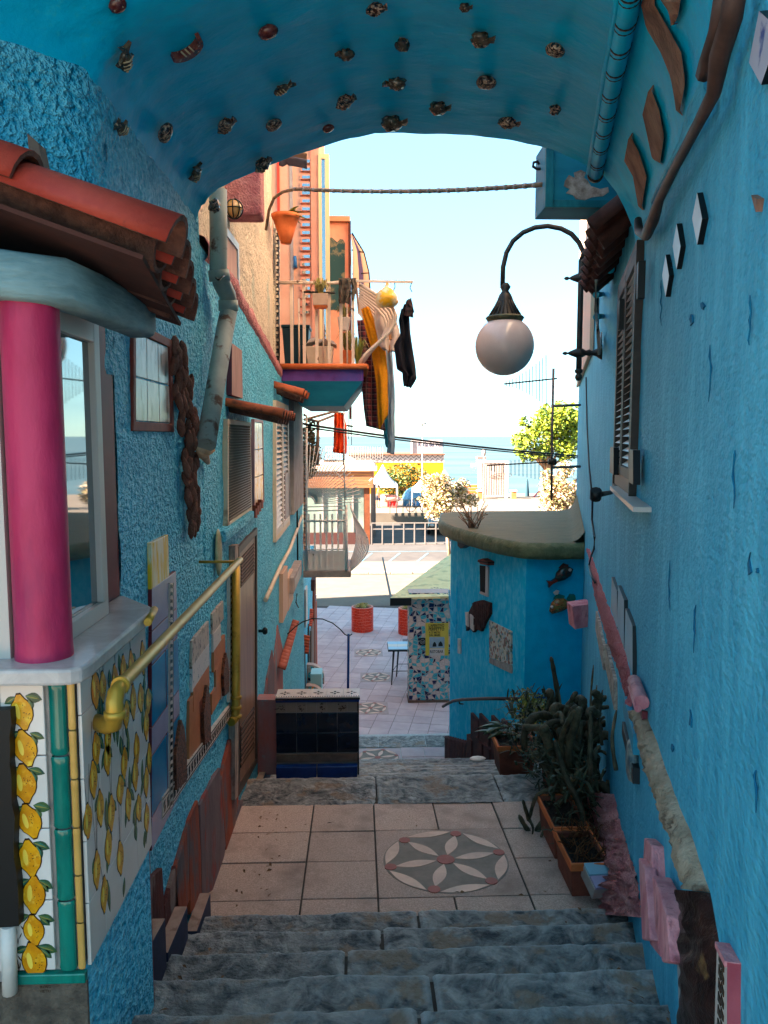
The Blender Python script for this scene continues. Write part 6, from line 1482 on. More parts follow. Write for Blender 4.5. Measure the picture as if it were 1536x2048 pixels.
# upper-left hangings: pot, cage lamp, pink hood, corner trim, small awning
pk = MB(); YP = 5.3
pts = [aY(470, 345, YP), aY(505, 335, YP), aY(524, 438, YP), aY(470, 436, YP)]
m = MB(); m.box(XU - .01, aY(522, 400, YP).x, YP, YP + .2, aY(500, 430, YP).z, 2.2); tag(m.build('pink_hood', mPinkR, bevel=.02), 'maroon pink rough plaster hood under the arch on the left', 'plaster hood')
cl_ = thing('cage_lamp', 'amber bulkhead lamp in a wire cage below the pink hood', 'lamp', aY(468, 420, 5.0))
c = aY(468, 418, 5.0)
m = MB(); m.ell(c, .05, .05, .055, nu=14, nv=9); m.build('lamp_glass', M('amber glass', '#b08a4c', '#c8a468', sc=5, rough=.15, spec=.6), cl_)
m = MB()
for k in range(4):
    a = math.pi * k / 4; m.tube([c + V((math.cos(a) * .056 * math.cos(t), math.sin(a) * .056 * math.cos(t), .06 * math.sin(t))) for t in [i * math.pi / 8 for i in range(17)]], .004, 4)
m.tube([c + V((.057 * math.cos(t), .057 * math.sin(t), 0)) for t in [i * math.pi / 8 for i in range(17)]], .004, 4); m.build('wire_cage', mIron, cl_)
m = MB(); m.tube([c, V((XU, c.y, c.z - .03))], .02, 8); m.build('lamp_arm', mGold, cl_)
lone('corner_trim', [aX(552, 430, XU + .02), aX(560, 440, XU + .02), aX(560, 740, XU + .02), aX(549, 712, XU + .02)], mPale, 0, 'pale tile edging at the corner of the upper wall', 'tile edging')
ct = MB(); x = XU + .02
for i in range(20):
    v = 455 + i * 14.5; a = aX(555, v, x)
    for s_ in (-1, 1): ct.prism([a + V((.012, 0, 0)), a + V((.012, .12, s_ * .045)), a + V((.012, .10, 0))], NX, .006); ct.prism([a + V((.004, 0, s_ * .004)), aY(559, v + s_ * 5, 8.23), aY(551, v + s_ * 4, 8.23)], (0, -1, 0), .004)
ct.build('trim_triangles', mBlack, lh)
hp_ = thing('hanging_pot', 'orange half pot with trailing succulent hung on the corner of the upper wall', 'flower pot', aY(572, 486, 7.9))
c = aY(572, 487, 7.9); hgt = aY(572, 430, 7.9).z - c.z
m = MB(); m.lathe([(0, 0), (.05, 0), (.09, hgt * .45), (.125, hgt * .85), (.135, hgt * .86), (.145, hgt), (.125, hgt), (.12, hgt * .9), (0, hgt * .88)], c, 20); m.build('pot', mTerraO, hp_)
for i in range(16):
    a = random.uniform(-1.2, 2.2); fleshy(c + V((.02, 0, hgt)), (math.cos(a), math.sin(a) * .6 - .3, random.uniform(-.2, .9)), random.uniform(.10, .24), random.uniform(.022, .034), mLeafY, hp_)
sa_ = thing('small_awning', 'small grey striped awning valance under the top of the arch', 'awning', aY(585, 345, 8.6))
for k, (v0, v1, mt) in enumerate(((298, 312, M('tan awning cloth', '#a58a6c', rough=.9)), (312, 330, M('grey awning cloth', '#4f4c54', '#5e5a62', sc=8, rough=.9)))):
    m = MB()
    def fn(s, t): return aY(lerp(558, 614, s), lerp(v0, v1, t) + 8 * (s ** 2) + (3 * math.sin(s * 14) if t > .5 and s < .3 else 0), 8.6 + .1 * t)
    m.grid(fn, 24, 4); m.build('awning_cloth', mt, sa_, recalc=False, solid=.008)
# picture-like window on the pale upper wall
pw_ = thing('pale_window', 'pale blue framed window panel on the upper left wall behind the downpipe', 'window', aX(465, 600, XU))
q = [aX(452, 452, XU + .03), aX(478, 488, XU + .03), aX(480, 590, XU + .03), aX(452, 600, XU + .03)]
m = MB(); inn = frame_on(m, q, NX, .05, .04); m.build('frame', M('pale blue frame', '#9dbccb', rough=.5), pw_); m = MB(); m.prism([p - NX * .01 for p in inn], NX, .02); m.build('panel', M('pinkish weathered boards', '#a58a80', '#b89c90', sc=9, rough=.8, st=(1, 3, .2)), pw_)
# ================================================================== CABLES ACROSS THE ALLEY
def cable(name, pts, r, mat, label, n=24):
    m = MB(); m.tube(pts, r, 8); return tag(m.build(name, mat), label, 'cable')
a, b_ = aX(548, 385, XU + .1), aY(1086, 369, 4.3)
pts = [aY(532, 460, 7.0), aY(538, 420, 6.9), aY(548, 396, 6.7), aY(565, 384, 6.4), aY(590, 378, 6.0)]
for i in range(1, 13): t = i / 12; u = lerp(590, 1086, t); v = lerp(378, 369, t) + 44 * t * (1 - t) * .8; pts.append(aY(u, v, lerp(6.0, 4.45, t)))
cable('overhead_cable', pts, .013, M('tan cable', '#8a7560', '#6a5848', sc=20, rough=.7), 'thick tan cable crossing the alley under the arch to the teal cabinet')
m = MB()
for i in range(26):
    t = .25 + i * .029; k = t * (len(pts) - 1); j = min(int(k), len(pts) - 2); c = lerp(pts[j], pts[j + 1], k - j); d = (pts[j + 1] - pts[j]).normalized()
    m.tube([c - d * .01, c + d * .01], .016, 6)
m.build('cable_lashing', mGrey, bpy.data.objects['overhead_cable'])
pts = []
for i in range(15): t = i / 14; pts.append(aY(lerp(612, 1156, t), lerp(849, 912, t) + 20 * t * (1 - t), lerp(10.2, 14.5, t)))
cable('overhead_cable', pts, .016, mIron, 'dark double cable crossing in front of the sea to the right wall')
pts = [p + V((0, .05, -.035)) for p in pts]
bb_ = MB(); bb_.tube(pts, .012, 6); bb_.build('second_strand', mIron, bpy.data.objects['overhead_cable.001'])
# ================================================================== LOW TILED WALL AT THE TOP OF THE LOWER STAIRS
tb = thing('tiled_bench', 'navy tiled low wall with patterned top at the head of the lower stairs', 'tiled wall', (-.35, 5.95, -2.6))
YT = 5.86
def t1(u, v, d=0): return aY(u, v, YT + d)
x0, x1 = t1(552, 1450).x, t1(715, 1450).x; zt0 = t1(640, 1393).z; zb = -2.66
m = MB(); m.box(x0, x1 - .002, YT + .012, YT + .17, zb, zt0 - .022); m.build('core', mGrey, tb)
m = MB(); m.box(XL + .005, x0 - .002, YT + .02, YT + .16, zb, zt0 - .03); m.build('wall_stub', mPl[3], tb)
m = MB(); m.box(x1 - .0015, x1 + .012, YT - .004, YT + .17, zb, zt0 - .022); m.build('end_face', mNavy, tb)
for i in range(4):
    for k in range(2):
        z1_ = t1(640, 1426 + k * 40).z; z0_ = t1(640, 1465 + k * 40).z; a, b_ = lerp(x0, x1, i / 4), lerp(x0, x1, (i + 1) / 4)
        m = MB(); m.box(a + .0015, b_ - .0015, YT, YT + .011, z0_, z1_); m.build('navy_tile', mNavy, tb, bevel=.002)
mBei = M('beige tile', '#7f7468', '#8c8074', sc=6, rough=.3, rnd=.05)
for i in range(8):
    a, b_ = lerp(x0, x1, i / 8), lerp(x0, x1, (i + 1) / 8); z1_, z0_ = t1(640, 1405).z, t1(640, 1424).z
    m = MB(); m.box(a + .0015, b_ - .0015, YT, YT + .011, z0_, z1_); o = m.build('beige_tile', mBei, tb, bevel=.001)
    if i % 2 == 0:
        m = MB(); c = V(((a + b_) / 2, YT - .001, (z0_ + z1_) / 2)); EX, EZ = V((1, 0, 0)), V((0, 0, 1)); h = (z1_ - z0_) / 2
        for q in range(9 + i):
            p = c + EX * random.gauss(0, .012) + EZ * random.gauss(-h * .15, h * .35); m.prism(leafpoly(p, EX, EZ, random.uniform(.01, .028), random.uniform(.002, .006), random.uniform(0, 6.28)), (0, -1, 0), .001)
        m.build('painted_figure', mLemD, o, recalc=False)
m = MB(); m.box(x0, x1 + .014, YT - .008, YT + .011, t1(640, 1404).z, zt0 - .023); m.build('navy_cornice', mCobalt, tb, bevel=.003)
m = MB(); m.box(x0, x1 + .02, YT - .02, YT + .175, zt0 - .022, zt0 - .006); m.build('dark_edge', mBlack, tb)
for i in range(5):
    a, b_ = lerp(x0, x1 + .02, i / 5), lerp(x0, x1 + .02, (i + 1) / 5)
    m = MB(); m.box(a + .001, b_ - .001, YT - .022, YT + .175, zt0 - .006, zt0 + .004); c = V(((a + b_) / 2, YT + .075, zt0 + .005)); EX, EY = V((1, 0, 0)), V((0, 1, 0))
    for q in range(4):
        an = q * math.pi / 2; d = EX * math.cos(an) + EY * math.sin(an); m.prism(leafpoly(c + d * .008, EX, EY, .034, .008, an), (0, 0, 1), .001, 1)
        m.prism(leafpoly(c + d * .02, EX, EY, .012, .004, an + 1.57), (0, 0, 1), .001, 1); m.prism(leafpoly(c + d * .02, EX, EY, .012, .004, an - 1.57), (0, 0, 1), .001, 1)
    for q in range(7): xx = lerp(a, b_, (q + .5) / 7); m.prism([V((xx - .005, YT - .015, zt0 + .005)), V((xx + .005, YT - .015, zt0 + .005)), V((xx + .003, YT + .0, zt0 + .005)), V((xx - .003, YT, zt0 + .005))], (0, 0, 1), .001, 1)
    m.build('patterned_tile', [mBor, mLemD], tb, recalc=False)
m = MB(); m.box(x0, x1, YT - .01, YT + .011, t1(640, 1523).z, t1(640, 1508).z); m.build('brown_skirt', M('brown rough tile', '#5a4c42', '#6e5e52', sc=18, rough=.8), tb)
for i in range(2):
    m = MB(); a, b_ = lerp(x0, x1, i / 2), lerp(x0, x1, (i + 1) / 2); m.box(a + .003, b_ - .003, YT - .07, YT - .011, zb, t1(640, 1526).z); m.build('cobalt_step', mCobalt, tb, bevel=.004)
ar = thing('iron_arch', 'thin dark blue iron arch with a post rising behind the navy tiled wall', 'iron arch', t1(696, 1380, .25))
m = MB(); m.tube([t1(695, 1500, .25), t1(697, 1268, .25)], .010, 8); m.build('post', mCobalt, ar)
m = MB(); m.tube([t1(u, v, .25) for u, v in ((704, 1268), (698, 1272), (690, 1269), (680, 1258), (665, 1246), (645, 1238), (625, 1237), (605, 1244), (590, 1254), (575, 1268))], .005, 6); m.build('arch_rod', mIron, ar)
# ================================================================== LOWER BALCONY (white, sunburst screen)
YLB = 11.35
def l1(u, v, d=0): return aY(u, v, YLB + d)
mWhR = M('white grey railing paint', '#e6dcd6', '#eee6e0', sc=6, rough=.5, c3='#7a5a48', sc3=10, lo3=.66, hi3=.74)
lb = thing('balcony', 'white railed lower balcony with a fan screen at the end of the left house', 'balcony', l1(655, 1155))
xw, xe = -.86, l1(699, 1100).x; DB = 1.1
zb0_, zb1_ = l1(650, 1155).z, l1(650, 1142).z
m = MB(); m.box(xw, xe + .02, YLB, YLB + DB, zb0_, zb1_ - .002); m.build('slab', mGrey, lb, bevel=.006)
m = MB(); m.box(xw, xe - .02, YLB + .03, YLB + .05, zb1_, l1(650, 1102).z); m.build('white_panel', mWhR, lb)
zr1, zr0 = l1(650, 1028).z, zb1_ + .01
for i in range(7):
    x = lerp(l1(618, 1100).x, l1(688, 1100).x, i / 6); m = MB(); m.obox(V((x, YLB + .01, (zr0 + zr1) / 2)), V((.014, 0, 0)), V((0, .006, 0)), V((0, 0, (zr1 - zr0) / 2))); m.build('flat_bar', mWhR, lb)
m = MB(); m.tube([l1(693, 1140), l1(692, 1010)], .022, 8); m.tube([l1(613, 1140), l1(613, 830)], .018, 6); m.build('corner_post', mWhR, lb)
m = MB(); m.tube([l1(608, 1042), l1(695, 1042)], .018, 6); m.tube([l1(608, 1022), l1(690, 1020)], .010, 6); m.tube([l1(608, 1014), l1(690, 1012)], .008, 6); m.tube([l1(608, 1100), l1(695, 1098)], .010, 6); m.build('rail', mWhR, lb)
def belly2(x, y, n=10, k=1):
    return [V((x + .015 + .27 * k * math.sin(math.pi * ((1 - i / n) ** 1.35)) , y, lerp(zb1_, zr1 + .1, i / n))) for i in range(n + 1)]
for i in range(9):
    m = MB(); m.tube(belly2(xe, YLB + .02 + i * .12, k=1 - .085 * i), .011, 5); m.build('bellied_bar', mWhR, lb)
# sunburst
cs = l1(614, 1008); m = MB()
for i in range(22):
    a = math.radians(2 + i * 4.2); d = V((math.cos(a), 0, math.sin(a))); ln = .80 if a < 1.2 else .86
    p = cs + d * .12; q = cs + d * ln
    m = MB(); m.tube([p, q], .006, 4); m.build('fan_rod', mWhR, lb)
m = MB(); m.tube([cs + V((.12 * math.cos(t), 0, .12 * math.sin(t))) for t in [i * math.pi / 20 for i in range(11)]], .012, 6); m.tube([l1(689, 1012), l1(688, 820)], .010, 6); m.tube([l1(668, 940), l1(690, 965), l1(692, 1000)], .008, 5); m.build('fan_frame', mWhR, lb)
m = MB(); m.tube([l1(648, 922, .1), l1(688, 922, .1)], .012, 5)
for i in range(8): m.tube([l1(649 + i * 3, 919, .1), l1(649 + i * 3, 925, .1)], .005, 4)
m.build('dark_bracket', mBlack, lb)
# orange cloth, its pole and the pale frame above
YO = 12.5
oc = cloth('orange_cloth', [(669, 826), (667, 860), (667, 890), (666, 905)], [(688, 826), (693, 855), (694, 890), (692, 908)], mOrange, 0, 'bright orange cloth hanging against the sea below the balcony', 'cloth', y=YO, waves=3, rip=.04)
fr = thing('pole_frame', 'pale pergola poles holding the orange cloth beside the left house', 'pergola', aY(636, 930, YO))
m = MB(); m.tube([aY(636, 842, YO), aY(635, 930, YO)], .03, 6); m.build('post', M('weathered pole', '#8d7868', '#6e5c4e', sc=9, rough=.8), fr)
mP = bpy.data.materials['weathered pole']
m = MB(); m.tube([aY(614, 838, YO - 1), aY(665, 824, YO), aY(690, 828, YO)], .02, 6); m.tube([aY(614, 838, YO - 1), aY(637, 843, YO), aY(670, 830, YO + .5)], .02, 6); m.build('cross_pole', mP, fr)
ant = thing('aerial', 'small dark aerial on a thin mast right of the orange cloth', 'aerial', aY(688, 930, 13))
m = MB(); m.tube([aY(687, 930, 13), aY(687, 848, 13)], .012, 5); m.tube([aY(686, 850, 13), aY(706, 853, 13)], .014, 5); m.build('mast', mIron, ant)
m = MB()
for u, v0, v1 in ((697, 822, 878), (703, 812, 890), (700, 818, 870)): m.tube([aY(u, v0, 13), aY(u, v1, 13)], .006, 4)
m.build('elements', mGrey, ant)
# ================================================================== LOW WALL ON THE LEFT OF THE PLAZA with tile roofs and mosaic seats
lw = thing('niche_wall', 'low pale blue wall with red tile hoods on the left of the plaza', 'wall', (-.95, 13, ZP))
xL2 = -.90
wall_grid(11.22, 16.2, ZP - .2, -2.25, xL2, mBlueL, 60, 50, lw)
m = MB(); m.box(-1.09, xL2 - .02, 11.25, 16.2, ZP - .2, -2.3); m.build('core', mBlueL, lw)
def aXw(u, v, o=0): return aX(u, v, xL2 + o)
for (u0, u1, v0, v1, mt, o) in [(617, 619, 1255, 1400, mDark, .02), (608, 611, 1300, 1420, mDark, .03), (623, 628, 1262, 1400, mWood, .03), (629, 632, 1150, 1400, mTerra, .04), (612, 615, 1180, 1255, mWhite, .03)]:
    a, b_ = aXw(u0, v0, o), aXw(u1, v0, o); c, d = aXw(u0, v1, o), aXw(u1, v1, o)
    m = MB(); m.prism([a, V((b_.x, b_.y, a.z)), V((b_.x, b_.y, c.z)), c], NX, o + .04); m.build('upright_board', mt, lw)
def hood(label, u0, u1, vt, vb, n, mt, out=.30):
    t = thing('tile_hood', label, 'tile roof', aXw(u0, vb)); a, b_ = aXw(u0, vb), aXw(u1, vb)
    zt1 = aXw(u0, vt).z; zb1 = a.z; y0, y1 = a.y, b_.y
    for i in range(n):
        y = lerp(y0, y1, (i + .5) / n); r = (y1 - y0) / n * .52; m = MB(); barrel(m, V((xL2 - .02, y, zt1)), V((xL2 + out, y, zb1)), r * .95, r, V((.5, 0, 1)), 0, 0); m.build('roof_tile', mt, t)
mSalT = M('salmon red roof tile', '#b5503a', '#c4624a', sc=8, rough=.7, rnd=.06)
def hoodface(label, pts, n, mt, y):
    """tile hood seen nearly face on: rows of barrel tiles lying across"""
    t = thing('tile_hood', label, 'tile roof', aY(pts[3][0], pts[3][1], y))
    for i in range(n):
        t0 = (i + .5) / n; a, b_ = lerp(V(pts[0] + (0,)), V(pts[3] + (0,)), t0), lerp(V(pts[1] + (0,)), V(pts[2] + (0,)), t0)
        p, q = aY(a.x, a.y, y - t0 * .25), aY(b_.x, b_.y, y - t0 * .25); r = abs(pts[3][1] - pts[0][1]) / n / FPX * y * .55
        m = MB(); m.tube([p, q], r, 8); m.build('roof_tile', mt, t)
hoodface('upper salmon red tile hood on the left plaza wall', [(602, 1215), (627, 1218), (624, 1253), (597, 1250)], 8, mSalT, 14.2)
hoodface('lower orange red tile hood on the left plaza wall', [(594, 1266), (620, 1272), (617, 1308), (588, 1304)], 6, M('orange red roof tile', '#c0502c', '#cc6238', sc=8, rough=.65, rnd=.06), 12.6)
m = MB(); m.prism([aY(613, 1160, 14.6), aY(630, 1160, 14.6), aY(629, 1183, 14.6), aY(613, 1180, 14.6)], (0, -1, 0), .3); tag(m.build('dark_box', mBrownTile, bevel=.01), 'dark brown box fixed under the lower balcony', 'box')
m = MB(); m.prism([aY(624, 1187, 15.5), aY(633, 1190, 15.5), aY(632, 1203, 15.5), aY(628, 1207, 15.5), aY(624, 1202, 15.5)], (0, -1, 0), .05); tag(m.build('shield_plaque', M('blue and white striped plaque', '#b9c4d4', '#3a5f9a', sc=30, rough=.4, st=(.2, .2, 2.4), lo=.48, hi=.52)), 'small blue and white striped plaque at the plaza corner', 'plaque')
red_post = MB(); red_post.box(aY(626, 1200, 16).x, aY(633, 1200, 16).x, 16, 16.15, ZP, aY(630, 1205, 16).z); tag(red_post.build('red_post', M('orange red post', '#b8452c', '#c85a3c', sc=6, rough=.7)), 'orange red post at the far end of the left plaza wall', 'post')
# broken tile mosaic helper: irregular shards in a rectangle
def shards(m, org, ex_, ez_, w_, h, n, size, cols, dep=.006, seed=3):
    """random convex shards from a jittered grid, each a raised piece"""
    rnd = random.Random(seed); nx = max(2, int(w_ / size)); ny_ = max(2, int(h / size)); N_ = n
    P_ = [[(min(w_, max(0, (i + (rnd.uniform(-.38, .38) if 0 < i < nx else 0)) * w_ / nx)), min(h, max(0, (j + (rnd.uniform(-.38, .38) if 0 < j < ny_ else 0)) * h / ny_))) for i in range(nx + 1)] for j in range(ny_ + 1)]
    out = []
    for j in range(ny_):
        for i in range(nx):
            q = [P_[j][i], P_[j][i + 1], P_[j + 1][i + 1], P_[j + 1][i]]
            tris = [q] if rnd.random() < .45 else ([q[:3], [q[0], q[2], q[3]]] if rnd.random() < .5 else [[q[0], q[1], q[3]], [q[1], q[2], q[3]]])
            for t in tris:
                cx_ = sum(p[0] for p in t) / len(t); cy_ = sum(p[1] for p in t) / len(t); k = rnd.uniform(.80, .9)
                pts = [V(org) + ex_ * (cx_ + (p[0] - cx_) * k) + ez_ * (cy_ + (p[1] - cy_) * k) + N_ * dep for p in t]
                out.append((pts, rnd.choice(cols)))
    return out
mMosW = M('cream mosaic shard', '#b5a399', '#c2b2a8', sc=9, rough=.35); mMosN = M('navy mosaic shard', '#12163a', '#1c2450', sc=9, rough=.25); mMosA = M('aqua mosaic shard', '#2f8f9c', '#45a5ae', sc=9, rough=.25)
mMosG = M('grey pink mortar', '#a3948c', '#b0a198', sc=14, rough=.9); mMosO = M('orange mosaic shard', '#c8762a', rough=.3); mMosR = M('red mosaic shard', '#b8321e', '#c8442c', sc=9, rough=.35)
ms = thing('mosaic_seat', 'curved mosaic seat of navy, aqua and orange shards by the left plaza wall', 'seat', (-.7, 13.3, -5.4))
for k, (zc, mts) in enumerate(((aY(630, 1335, 13.2).z, [mMosN, mMosW, mMosA]), (aY(630, 1375, 12.6).z, [mMosN, mMosO, mMosW, mMosA]))):
    yy = (13.2, 12.6)[k]; x0 = aY(618, 1340, yy).x; r = (.23, .21)[k]
    m = MB(); m.prism([V((x0 + r * math.cos(a) * 1.15, yy, zc - .18 + r * math.sin(a) * 1.0)) for a in [i * math.pi / 24 for i in range(13)]] + [V((x0 - .05, yy, zc - .18 + r)), V((x0 - .05, yy, zc - .3)), V((x0 + r * 1.15, yy, zc - .3))], (0, -1, 0), .14); m.build('arm', mMosG, ms)
    col = {}
    for pts, mi in shards(None, V((x0 - .02, yy - .002, zc - .3)), V((1, 0, 0)), V((0, 0, 1)), r * 1.2, .32, V((0, -1, 0)), .055, list(range(len(mts))), seed=k + 5):
        cx_ = sum(pts, V()) / len(pts)
        if ((cx_.x - x0) / (r * 1.15)) ** 2 + (max(0, cx_.z - (zc - .18)) / r) ** 2 > .9: continue
        col.setdefault(mi, MB()).prism(pts, (0, -1, 0), .008)
    for mi, mb in col.items(): mb.build('mosaic_shards', mts[mi], ms)
m = MB(); m.box(aY(622, 1350, 12.9).x, aY(644, 1350, 12.9).x, 12.75, 13.1, -6.2, aY(630, 1343, 12.9).z); m.build('seat_block', M('pale aqua seat', '#8cc4cc', rough=.5), ms)
# ================================================================== KIOSK
kk = thing('blue_kiosk', 'blue plastered kiosk with an olive flat roof and curved corner below the right wall', 'kiosk', (2.2, 12, -6.4))
OUT = [(3.02, 10.03), (2.235, 10.03)]
for i in range(13): t = i / 12; OUT.append((lerp(2.205, 1.545, t) - .02 * math.sin(math.pi * t), lerp(10.10, 12.55, t)))
OUT += [(1.56, 12.75), (1.66, 12.95), (2.0, 13.9), (3.6, 13.9)]
m = MB(); zt_k = -1.52
bs = [V((x, y, -6.5)) for x, y in OUT]; tp_ = [V((x, y, zt_k)) for x, y in OUT]; k = len(OUT)
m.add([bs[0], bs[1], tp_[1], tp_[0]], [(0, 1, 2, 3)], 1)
m.add(bs[1:] + tp_[1:], [(i, i + 1, k - 1 + i + 1, k - 1 + i) for i in range(k - 2)], 0, False)
m.build('wall', [mBlueK, mBlueK2], kk, recalc=False)
RO = [(3.14, 9.86), (2.6, 9.84), (2.24, 9.88), (2.02, 10.12), (1.80, 10.62), (1.58, 11.3), (1.42, 12.0), (1.36, 12.7), (1.42, 13.3), (1.58, 14.0), (2.2, 14.25), (4.05, 14.3)]
m = MB(); c_ = V((2.6, 12, 0)); rings = []
# closed smooth outline
def roofring(s, z, wob=0):
    o = []
    for i in range(len(RO) - 1):
        for q in range(6):
            p0, p1, p2, p3 = [V(RO[max(0, min(len(RO) - 1, i + d))] + (0,)) for d in (-1, 0, 1, 2)]; t = q / 6
            p = .5 * ((2 * p1) + (p2 - p0) * t + (2 * p0 - 5 * p1 + 4 * p2 - p3) * t * t + (3 * p1 - p0 - 3 * p2 + p3) * t ** 3)
            o.append(V((c_.x + (p.x - c_.x) * s, c_.y + (p.y - c_.y) * s, z + wob * noise.noise(V((p.x * 5, p.y * 5, z * 9))))))
    o.append(V((c_.x + (RO[-1][0] - c_.x) * s, c_.y + (RO[-1][1] - c_.y) * s, z)))
    return o
rings = [roofring(.955, -1.60), roofring(.985, -1.60, .01), roofring(1.0, -1.55, .012), roofring(1.006, -1.47, .015), roofring(.995, -1.41, .012), roofring(.97, -1.385, .006)]
n_ = len(rings[0]); vs = sum(rings, [])
m.add(vs, [(r * n_ + i, r * n_ + i + 1, (r + 1) * n_ + i + 1, (r + 1) * n_ + i) for r in range(5) for i in range(n_ - 1)], 0, True); m.build('roof_lip', mRoofE, kk, recalc=False)
m = MB(); tr_ = roofring(.972, -1.385); m.add(tr_ + [V((4.0, 12, -1.385))], [(i, i + 1, n_) for i in range(n_ - 1)]); m.build('roof_top', mRoofG, kk, recalc=False)
m = MB()                                        # felt turned up against the tall wall
def fn(s, t):
    y = lerp(9.87, 14.3, s); return rw(y, 0, lerp(.30, .006, t ** .6)) * 1 + V((0, 0, -1.383 + .30 * lerp(.5, 1, s) * t ** 2.2))
m.grid(fn, 30, 8); m.build('felt_upstand', mRoofG, kk, recalc=False)
m = MB()
kn = V((-.965, -.262, 0)).normalized(); KP = V((1.875, 11.32, 0)) - kn * .0
def kx(u, v, o=0): return onpl(u, v, KP + kn * (.012 + o), kn)
KF = [kx(u, v) for u, v in ((965, 1120),)]
def slabK(name, pts, mat, o, parent, side=None, th=None):
    m = MB(); m.prism([kx(u, v, o) for u, v in pts], kn, th or (o + .06), 0, 0 if side is None else 1); return m.build(name, mat if side is None else [mat, side], parent, bevel=.003)
# dead weed on the roof
m = MB(); c = aZ(948, 1056, -1.385)
for i in range(26):
    a = random.uniform(0, 6.28); p = c + V((random.uniform(-.08, .08), random.uniform(-.08, .08), 0)); q = p + V((math.cos(a) * .12, math.sin(a) * .12, random.uniform(.1, .25))); e = q + V((math.cos(a) * .1, math.sin(a) * .1, random.uniform(.02, .2)))
    m.tube([p, q, e], .006, 4)
tag(m.build('dead_weed', M('dead twigs', '#6a5240', '#8a7058', sc=20, rough=.9)), 'dead dry weed growing on the olive kiosk roof', 'plant')
# kiosk wall ornaments
kw = thing('narrow_window', 'narrow dark window with a brown hood in the kiosk wall', 'window', kx(966, 1190))
slabK('pane', [(959, 1130), (975, 1132), (974, 1188), (960, 1183)], mDark, .006, kw); slabK('window_frame', [(971, 1132), (976, 1134), (975, 1191), (970, 1188)], mAlu, .03, kw); slabK('lower_frame', [(959, 1183), (975, 1189), (975, 1194), (959, 1187)], mAlu, .03, kw)
slabK('hood', [(955, 1120), (964, 1117), (976, 1123), (976, 1131), (960, 1128)], mTerra, .10, kw)
slabK('hood_edge', [(955, 1121), (976, 1124), (976, 1127), (955, 1124)], mBrownTile, .105, kw)
sl = thing('security_light', 'black floodlight under the left corner of the kiosk roof', 'light', kx(922, 1094))
slabK('light_body', [(914, 1080), (929, 1076), (934, 1090), (920, 1097), (915, 1092)], mBlack, .16, sl, th=.1); slabK('light_arm', [(926, 1070), (936, 1072), (934, 1082), (927, 1080)], mBlack, .08, sl)
wf = thing('wooden_fish', 'brown shingled wooden fish with white bands on the kiosk wall', 'wall ornament', kx(955, 1260))
body = [(947, 1204), (962, 1200), (979, 1206), (979, 1228), (968, 1248), (962, 1263), (952, 1258), (946, 1265), (938, 1255), (932, 1262), (931, 1240), (938, 1222)]
slabK('fish_body', body, mBrownTile, .05, wf)
for i in range(8):
    for j in range(3):
        u = 944 + i * 4.2; v = 1206 + j * 15 + (i % 2) * 6
        if u > 976 - j * 5: continue
        slabK('shingle', [(u, v), (u + 3.6, v + 1), (u + 3.4, v + 14), (u + .4, v + 13)], mBrownTile, .062, wf, th=.02)
slabK('white_band', [(930, 1224), (935, 1226), (936, 1254), (931, 1250)], mWhite, .07, wf); slabK('white_band', [(939, 1228), (946, 1232), (946, 1262), (940, 1256)], mWhite, .07, wf)
mMap = bpy.data.materials.new('village map tile'); mMap.use_nodes = True; nt = mMap.node_tree
vo = N(nt, 'ShaderNodeTexVoronoi'); vo.inputs['Scale'].default_value = 26; geo = N(nt, 'ShaderNodeNewGeometry'); nt.links.new(geo.outputs['Position'], vo.inputs['Vector'])
cr_ = N(nt, 'ShaderNodeValToRGB'); cr_.color_ramp.interpolation = 'CONSTANT'
for i, (p, c) in enumerate(((0, '#b8b5a6'), (.3, '#7d5a48'), (.42, '#a9b5b4'), (.58, '#4f6a4c'), (.68, '#c3bda8'), (.84, '#8a3f34'), (.92, '#5f8a96'))):
    e = cr_.color_ramp.elements[i] if i < 2 else cr_.color_ramp.elements.new(p); e.position = p; e.color = hx(c)
sp_ = N(nt, 'ShaderNodeSeparateColor'); nt.links.new(vo.outputs['Color'], sp_.inputs[0]); nt.links.new(sp_.outputs[0], cr_.inputs[0]); nt.links.new(cr_.outputs[0], nt.nodes['Principled BSDF'].inputs['Base Color']); nt.nodes['Principled BSDF'].inputs['Roughness'].default_value = .3
mp_t = thing('tile_picture', 'painted village scene on tiles with a ruled white strip on the kiosk wall', 'tile picture', kx(1000, 1340))
for i in range(2):
    for j in range(3):
        f = lambda s, t: (lerp(978, 1022, s), lerp(lerp(1240, 1263, s), lerp(1315, 1330, s), t))
        slabK('picture_tile', [f((i + a) / 2, (j + b_) / 3) for a, b_ in ((.01, .01), (.99, .01), (.99, .99), (.01, .99))], mMap, .02, mp_t)
slabK('ruled_strip', [(978, 1316), (1022, 1331), (1022, 1347), (978, 1326)], M('ruled white tile', '#b5b0a8', '#6a6560', sc=60, rough=.4, st=(2, 2, .1)), .02, mp_t)
m = MB(); m.tube([kx(914, 1148, .03), kx(913, 1240, .03), kx(911, 1265, .03)], .014, 6); m.tube([kx(898, 1180, .06), kx(902, 1235, .06), kx(911, 1262, .05), kx(912, 1268, .05)], .012, 6); tag(m.build('wall_conduit', mBlueK), 'blue painted conduit running down the left edge of the kiosk', 'conduit')
slab_ = slabK('plate', [(915, 1277), (919, 1279), (919, 1308), (915, 1306)], mWhite, .03, None); tag(slab_, 'small white plate low on the left edge of the kiosk', 'wall plate')
